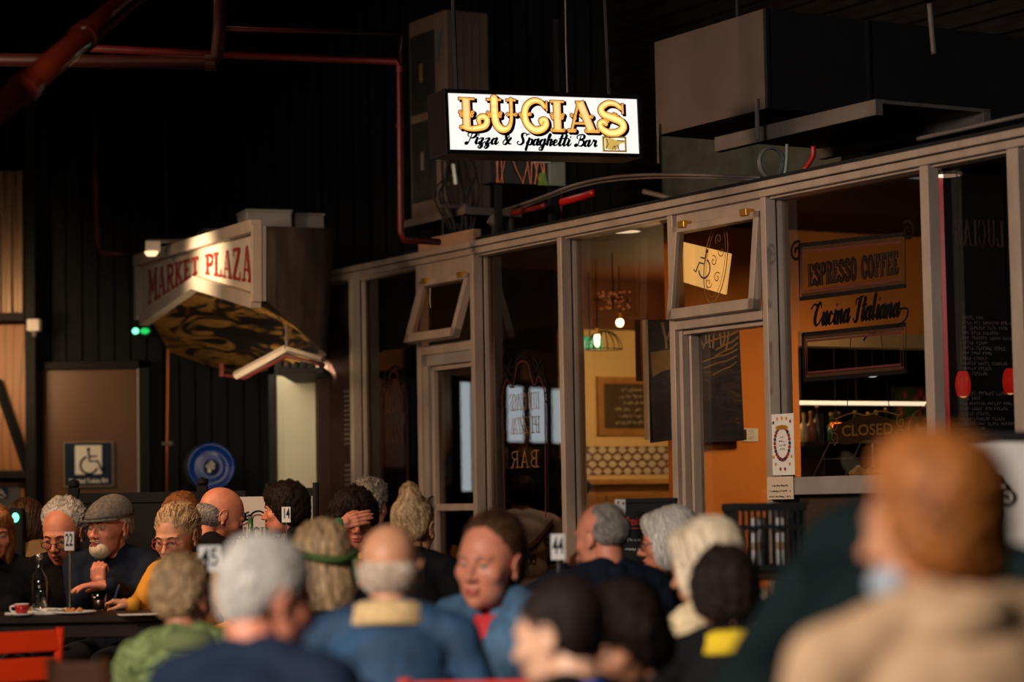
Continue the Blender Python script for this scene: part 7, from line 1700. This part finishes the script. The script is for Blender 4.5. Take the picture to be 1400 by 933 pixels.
person('person with blond streaks and green hairband, blurred, seen from behind', 437, 770, 8.3, 25, 20, male=False, hair='long', hc='blond', top=BLK, seed=10, hk=1.05, lean=6)
HM = PEOPLE[-1][1]; m = MB(); 
m.tube([HM @ Vector((.1 * math.cos(t), .118 * math.sin(t) - .03, .045 + .045 * math.sin(t))) for t in np.linspace(0, 2 * PI, 33)], .013, 8); m.build('hairband', mat('green_band', (.05, .10, .015), .8), PEOPLE[-1][0], True)
person('person in mustard jacket shading the eyes with one hand, dark hair', 484, 713, 11.7, 193, 178, lean=8, pitch=6, male=False, tone='red', hair='mop', hc='dark', top=YELL, seed=11, hk=1.13, glasses=(BLKF, .02, -.004), brow='dark', open_front=(.2, .09), inner=mat('green_red_tee', (.03, .13, .05), .8, var=.6, scale=20), collar=('shirt', YELL),
       hands={'R': {'w': (463, 718, 11.47), 'f': (1, .05, .28), 'p': (.1, 1, -.2), 'c': .25, 'h': (-1, 0, -1)}})
person('person with curly grey hair and blue collar seen from behind by the glass', 507, 692, 12.9, -25, -40, hair='curly', hc='salt', top=mat('slate_blue', (.05, .10, .17), .8), seed=12, collar=('scarf', MAG), male=False, lean=10)
person('person with messy blond bun and black top seen from behind', 567, 723, 10.5, -20, -15, male=False, hair='bun', hc='blond', top=BLK, seed=13, hk=1.06, lean=6, pitch=8)
# inside, seen through the glass
person('person in cream jersey with black and red scroll on the back, inside', 712, 678, 15.0, 10, 5, top=WSHIRT, hair='short', hc='dark', tone='dark', seed=14, lean=4, stool_m=True)
bo, HM, TB, arms, kk = PEOPLE[-1]
def on_back(m, pts, wd_, off=.0):                        # strokes printed on the jersey's back
    v = []; 
    for x, z in pts:
        o = TB @ Vector((x, -.6, z)); d = (TB.to_3x3() @ Vector((0, 1, 0))).normalized(); hit, loc, nrm, idx = BACK.ray_cast(o, d)
        v.append(loc - d * (.004 + off) if hit else TB @ Vector((x, -.125, z)))
    m.tube(v, wd_, 5)
BACK = [c for c in bo.children if c.name.startswith('top')][0]
bpy.context.view_layer.update()
for nm, mm_, dz, wd_ in (('back_print_black', INK, 0, .007), ('back_print_red', REDINK, .022, .0045), ('back_print_line', INK, .038, .003)):
    m = MB(); vv = catmull([(-.19, .43 + dz), (-.13, .36 + dz), (-.06, .29 + dz), (0, .27 + dz), (.06, .29 + dz), (.13, .36 + dz), (.19, .43 + dz)], 5); on_back(m, vv, wd_)
    if nm == 'back_print_black':
        on_back(m, scroll(.15, .33, .035, 1.2, R(60), -1, 16), .006); on_back(m, scroll(-.15, .33, .035, 1.2, R(120), 1, 16), .006)
        for x in (-.05, -.015, .025, .06): on_back(m, [(x + .013 * math.cos(t), .215 + .028 * math.sin(t)) for t in np.linspace(0, 2 * PI, 13)], .0035)
    m.build(nm, mm_, bo)
person('person in a yellow shirt inside the cafe behind the glass door', 601, 684, 16.0, -60, -60, male=False, tone='warm', hair='bob', hc='ginger', top=YELL, seed=15, lean=3, stool_m=False)
person('dark haired person in black standing inside behind the third window', 709, 592, 15.6, 175, 180, top=BLK, hair='short', hc='dark', tone='dark', seed=16, stand=True, stool_m=False, k=1.05)
# right middle
b20 = person('balding dark grey haired person in navy, hand at the mouth', 821, 735, 9.0, 48, 30, lean=8, pitch=6, tone='red', hair='halfbald', hc='salt', top=NAVY, seed=17, bulk=1.08, collar=('shirt', NAVY), hk=1.0,
       hands={'L': {'w': (776, 782, 9.15), 'f': (.5, .1, .8), 'p': (.7, 0, .2), 'c': .9, 'h': (-1, 0, -.6)}})
person('person with white bob and thick black glasses, profile facing left', 914, 743, 9.9, 82, 80, male=False, tone='red', hair='bob', hc='silver', top=BLK, seed=18, glasses=(mat('thick_black_frames', (.008, .008, .01), .3, var=0), .024, -.002), pitch=4, hk=1.06)
person('person with pale blond hair and cream fluffy scarf turned away left', 965, 775, 7.4, 55, 42, male=False, tone='warm', hair='bob', hc='white', top=CREAMF, seed=19, collar=('fluff', CREAMF), hk=1.05, pitch=12, lean=12)
person('dark haired person in black, blurred beside yellow scarf', 990, 812, 6.6, 10, 10, male=False, hair='mop', hc='dark', top=BLK, seed=20, hk=.88, lean=10, tone='dark', collar=('scarf', mat('yellow_scarf', (.66, .45, .01), .85)))
# front rows
b14 = person('bald person in blue denim jacket with sherpa collar, back to the viewer', 534, 781, 6.8, -6, -3, lean=10, pitch=4, tone='warm', hair='fringe', hc='pale', top=DENIM, seed=21, bulk=1.02, collar=('sherpa', SHER), hk=1.04, fat=1.02)
b15 = person('person in blue denim jacket and red shirt, dark swept back hair, facing left', 668, 770, 7.9, 151, 140, lean=6, pitch=4, tone='red', hair='slick', hc='brown', top=DENL, seed=22, bulk=1.12, open_front=(.2, .045), inner=REDS, collar=('shirt', DENL), hk=1.19, fat=1.06, brow='salt', roll=-4)
person('person with short streaked hair and green patterned jacket, back to viewer', 252, 818, 7.7, -25, 14, male=False, tone='red', hair='soft', hc='blond', top=GRN, seed=23, collar=('scarf', mat('olive_collar', (.16, .19, .07), .85)), lean=8, pitch=10, hk=.98, wrinkle=.008)
b16 = person('large blurred grey haired person in navy t-shirt, turned right', 370, 820, 5.1, -58, -24, lean=18, pitch=16, tone='red', hair='soft', hc='grey', top=NAVYT, seed=24, bulk=1.0, glasses=(BLKF, .021, -.004), collar=('crew', NAVYT), fat=1.08, hk=.93)
person('blurred dark haired person with cobalt blue collar, bottom centre', 762, 870, 5.0, 62, 40, lean=10, pitch=10, tone='pale', hair='short', hc='dark', top=BLK, seed=25, collar=('shirt', COBALT), hk=.93, k=.95)
person('dim dark haired person looking down, lower middle', 852, 880, 5.75, 125, 110, lean=12, pitch=22, tone='dark', hair='mop', hc='dark', top=BLK, seed=26, hk=.95, male=False)
b23 = person('person in very dark green coat bending forward behind the red haired diner', 1300, 706, 4.85, -35, -38, lean=46, pitch=25, hair='short', hc='dark', top=GREENB, seed=27, bulk=1.3, tone='dark', stand=False, hump=30, stool_m=True)
b25 = person('red haired person in tan coat, close and blurred, turned away left', 1266, 721, 3.62, 52, 14, lean=6, slean=-6, pitch=6, male=False, tone='warm', hair='round', hc='orange', top=TANC, seed=28, bulk=1.22, collar=('scarf', TANC), hk=.93, k=1.0)
HM = b25[1]; m = MB(); m.ell((-.052, .05, -.085), (.03, .035, .028), HM, 16, 10); m.build('face_mask', mat('pale_blue_mask', (.35, .42, .5), .7), b25[0], True)
# a pen in the writing hand
sh = b5[3][1]; Mb = b5[0].matrix_basis if False else (Matrix.Translation(b5[0].location) @ Matrix.Rotation(b5[0].rotation_euler.z, 4, 'Z'))
q = Mb @ (sh[2] + Vector(sh[3]).normalized() * .09); r = empty('pen', q, 0, 'dark blue pen held in the writing hand', 'pen')
mb = MB(); mb.tube([(-.01, .0, -.035), (.02, .01, .06)], .0045, 8); mb.build('barrel', mat('pen_blue', (.02, .04, .15), .3), r); mb = MB(); mb.tube([(.02, .01, .06), (.024, .011, .075)], .0035, 8); mb.build('pen_cap', STEEL, r)
# chairs that show: red chair back in front of the denim jacket, brown chair left
x_ = P(625, 930, 6.2); chair(x_.x + .03, 6.34, R(3), 'red chair whose top rail shows behind the denim jacket', .36, P(640, 925, 6.2).z, REDC, w_=.19)
q = P(143, 898, 6.7); chair(q.x, 6.85, R(-15), 'brown wooden chair left of the green patterned jacket', .38, q.z, mat('brown_chair', (.05, .018, .007), .5), w_=.1)
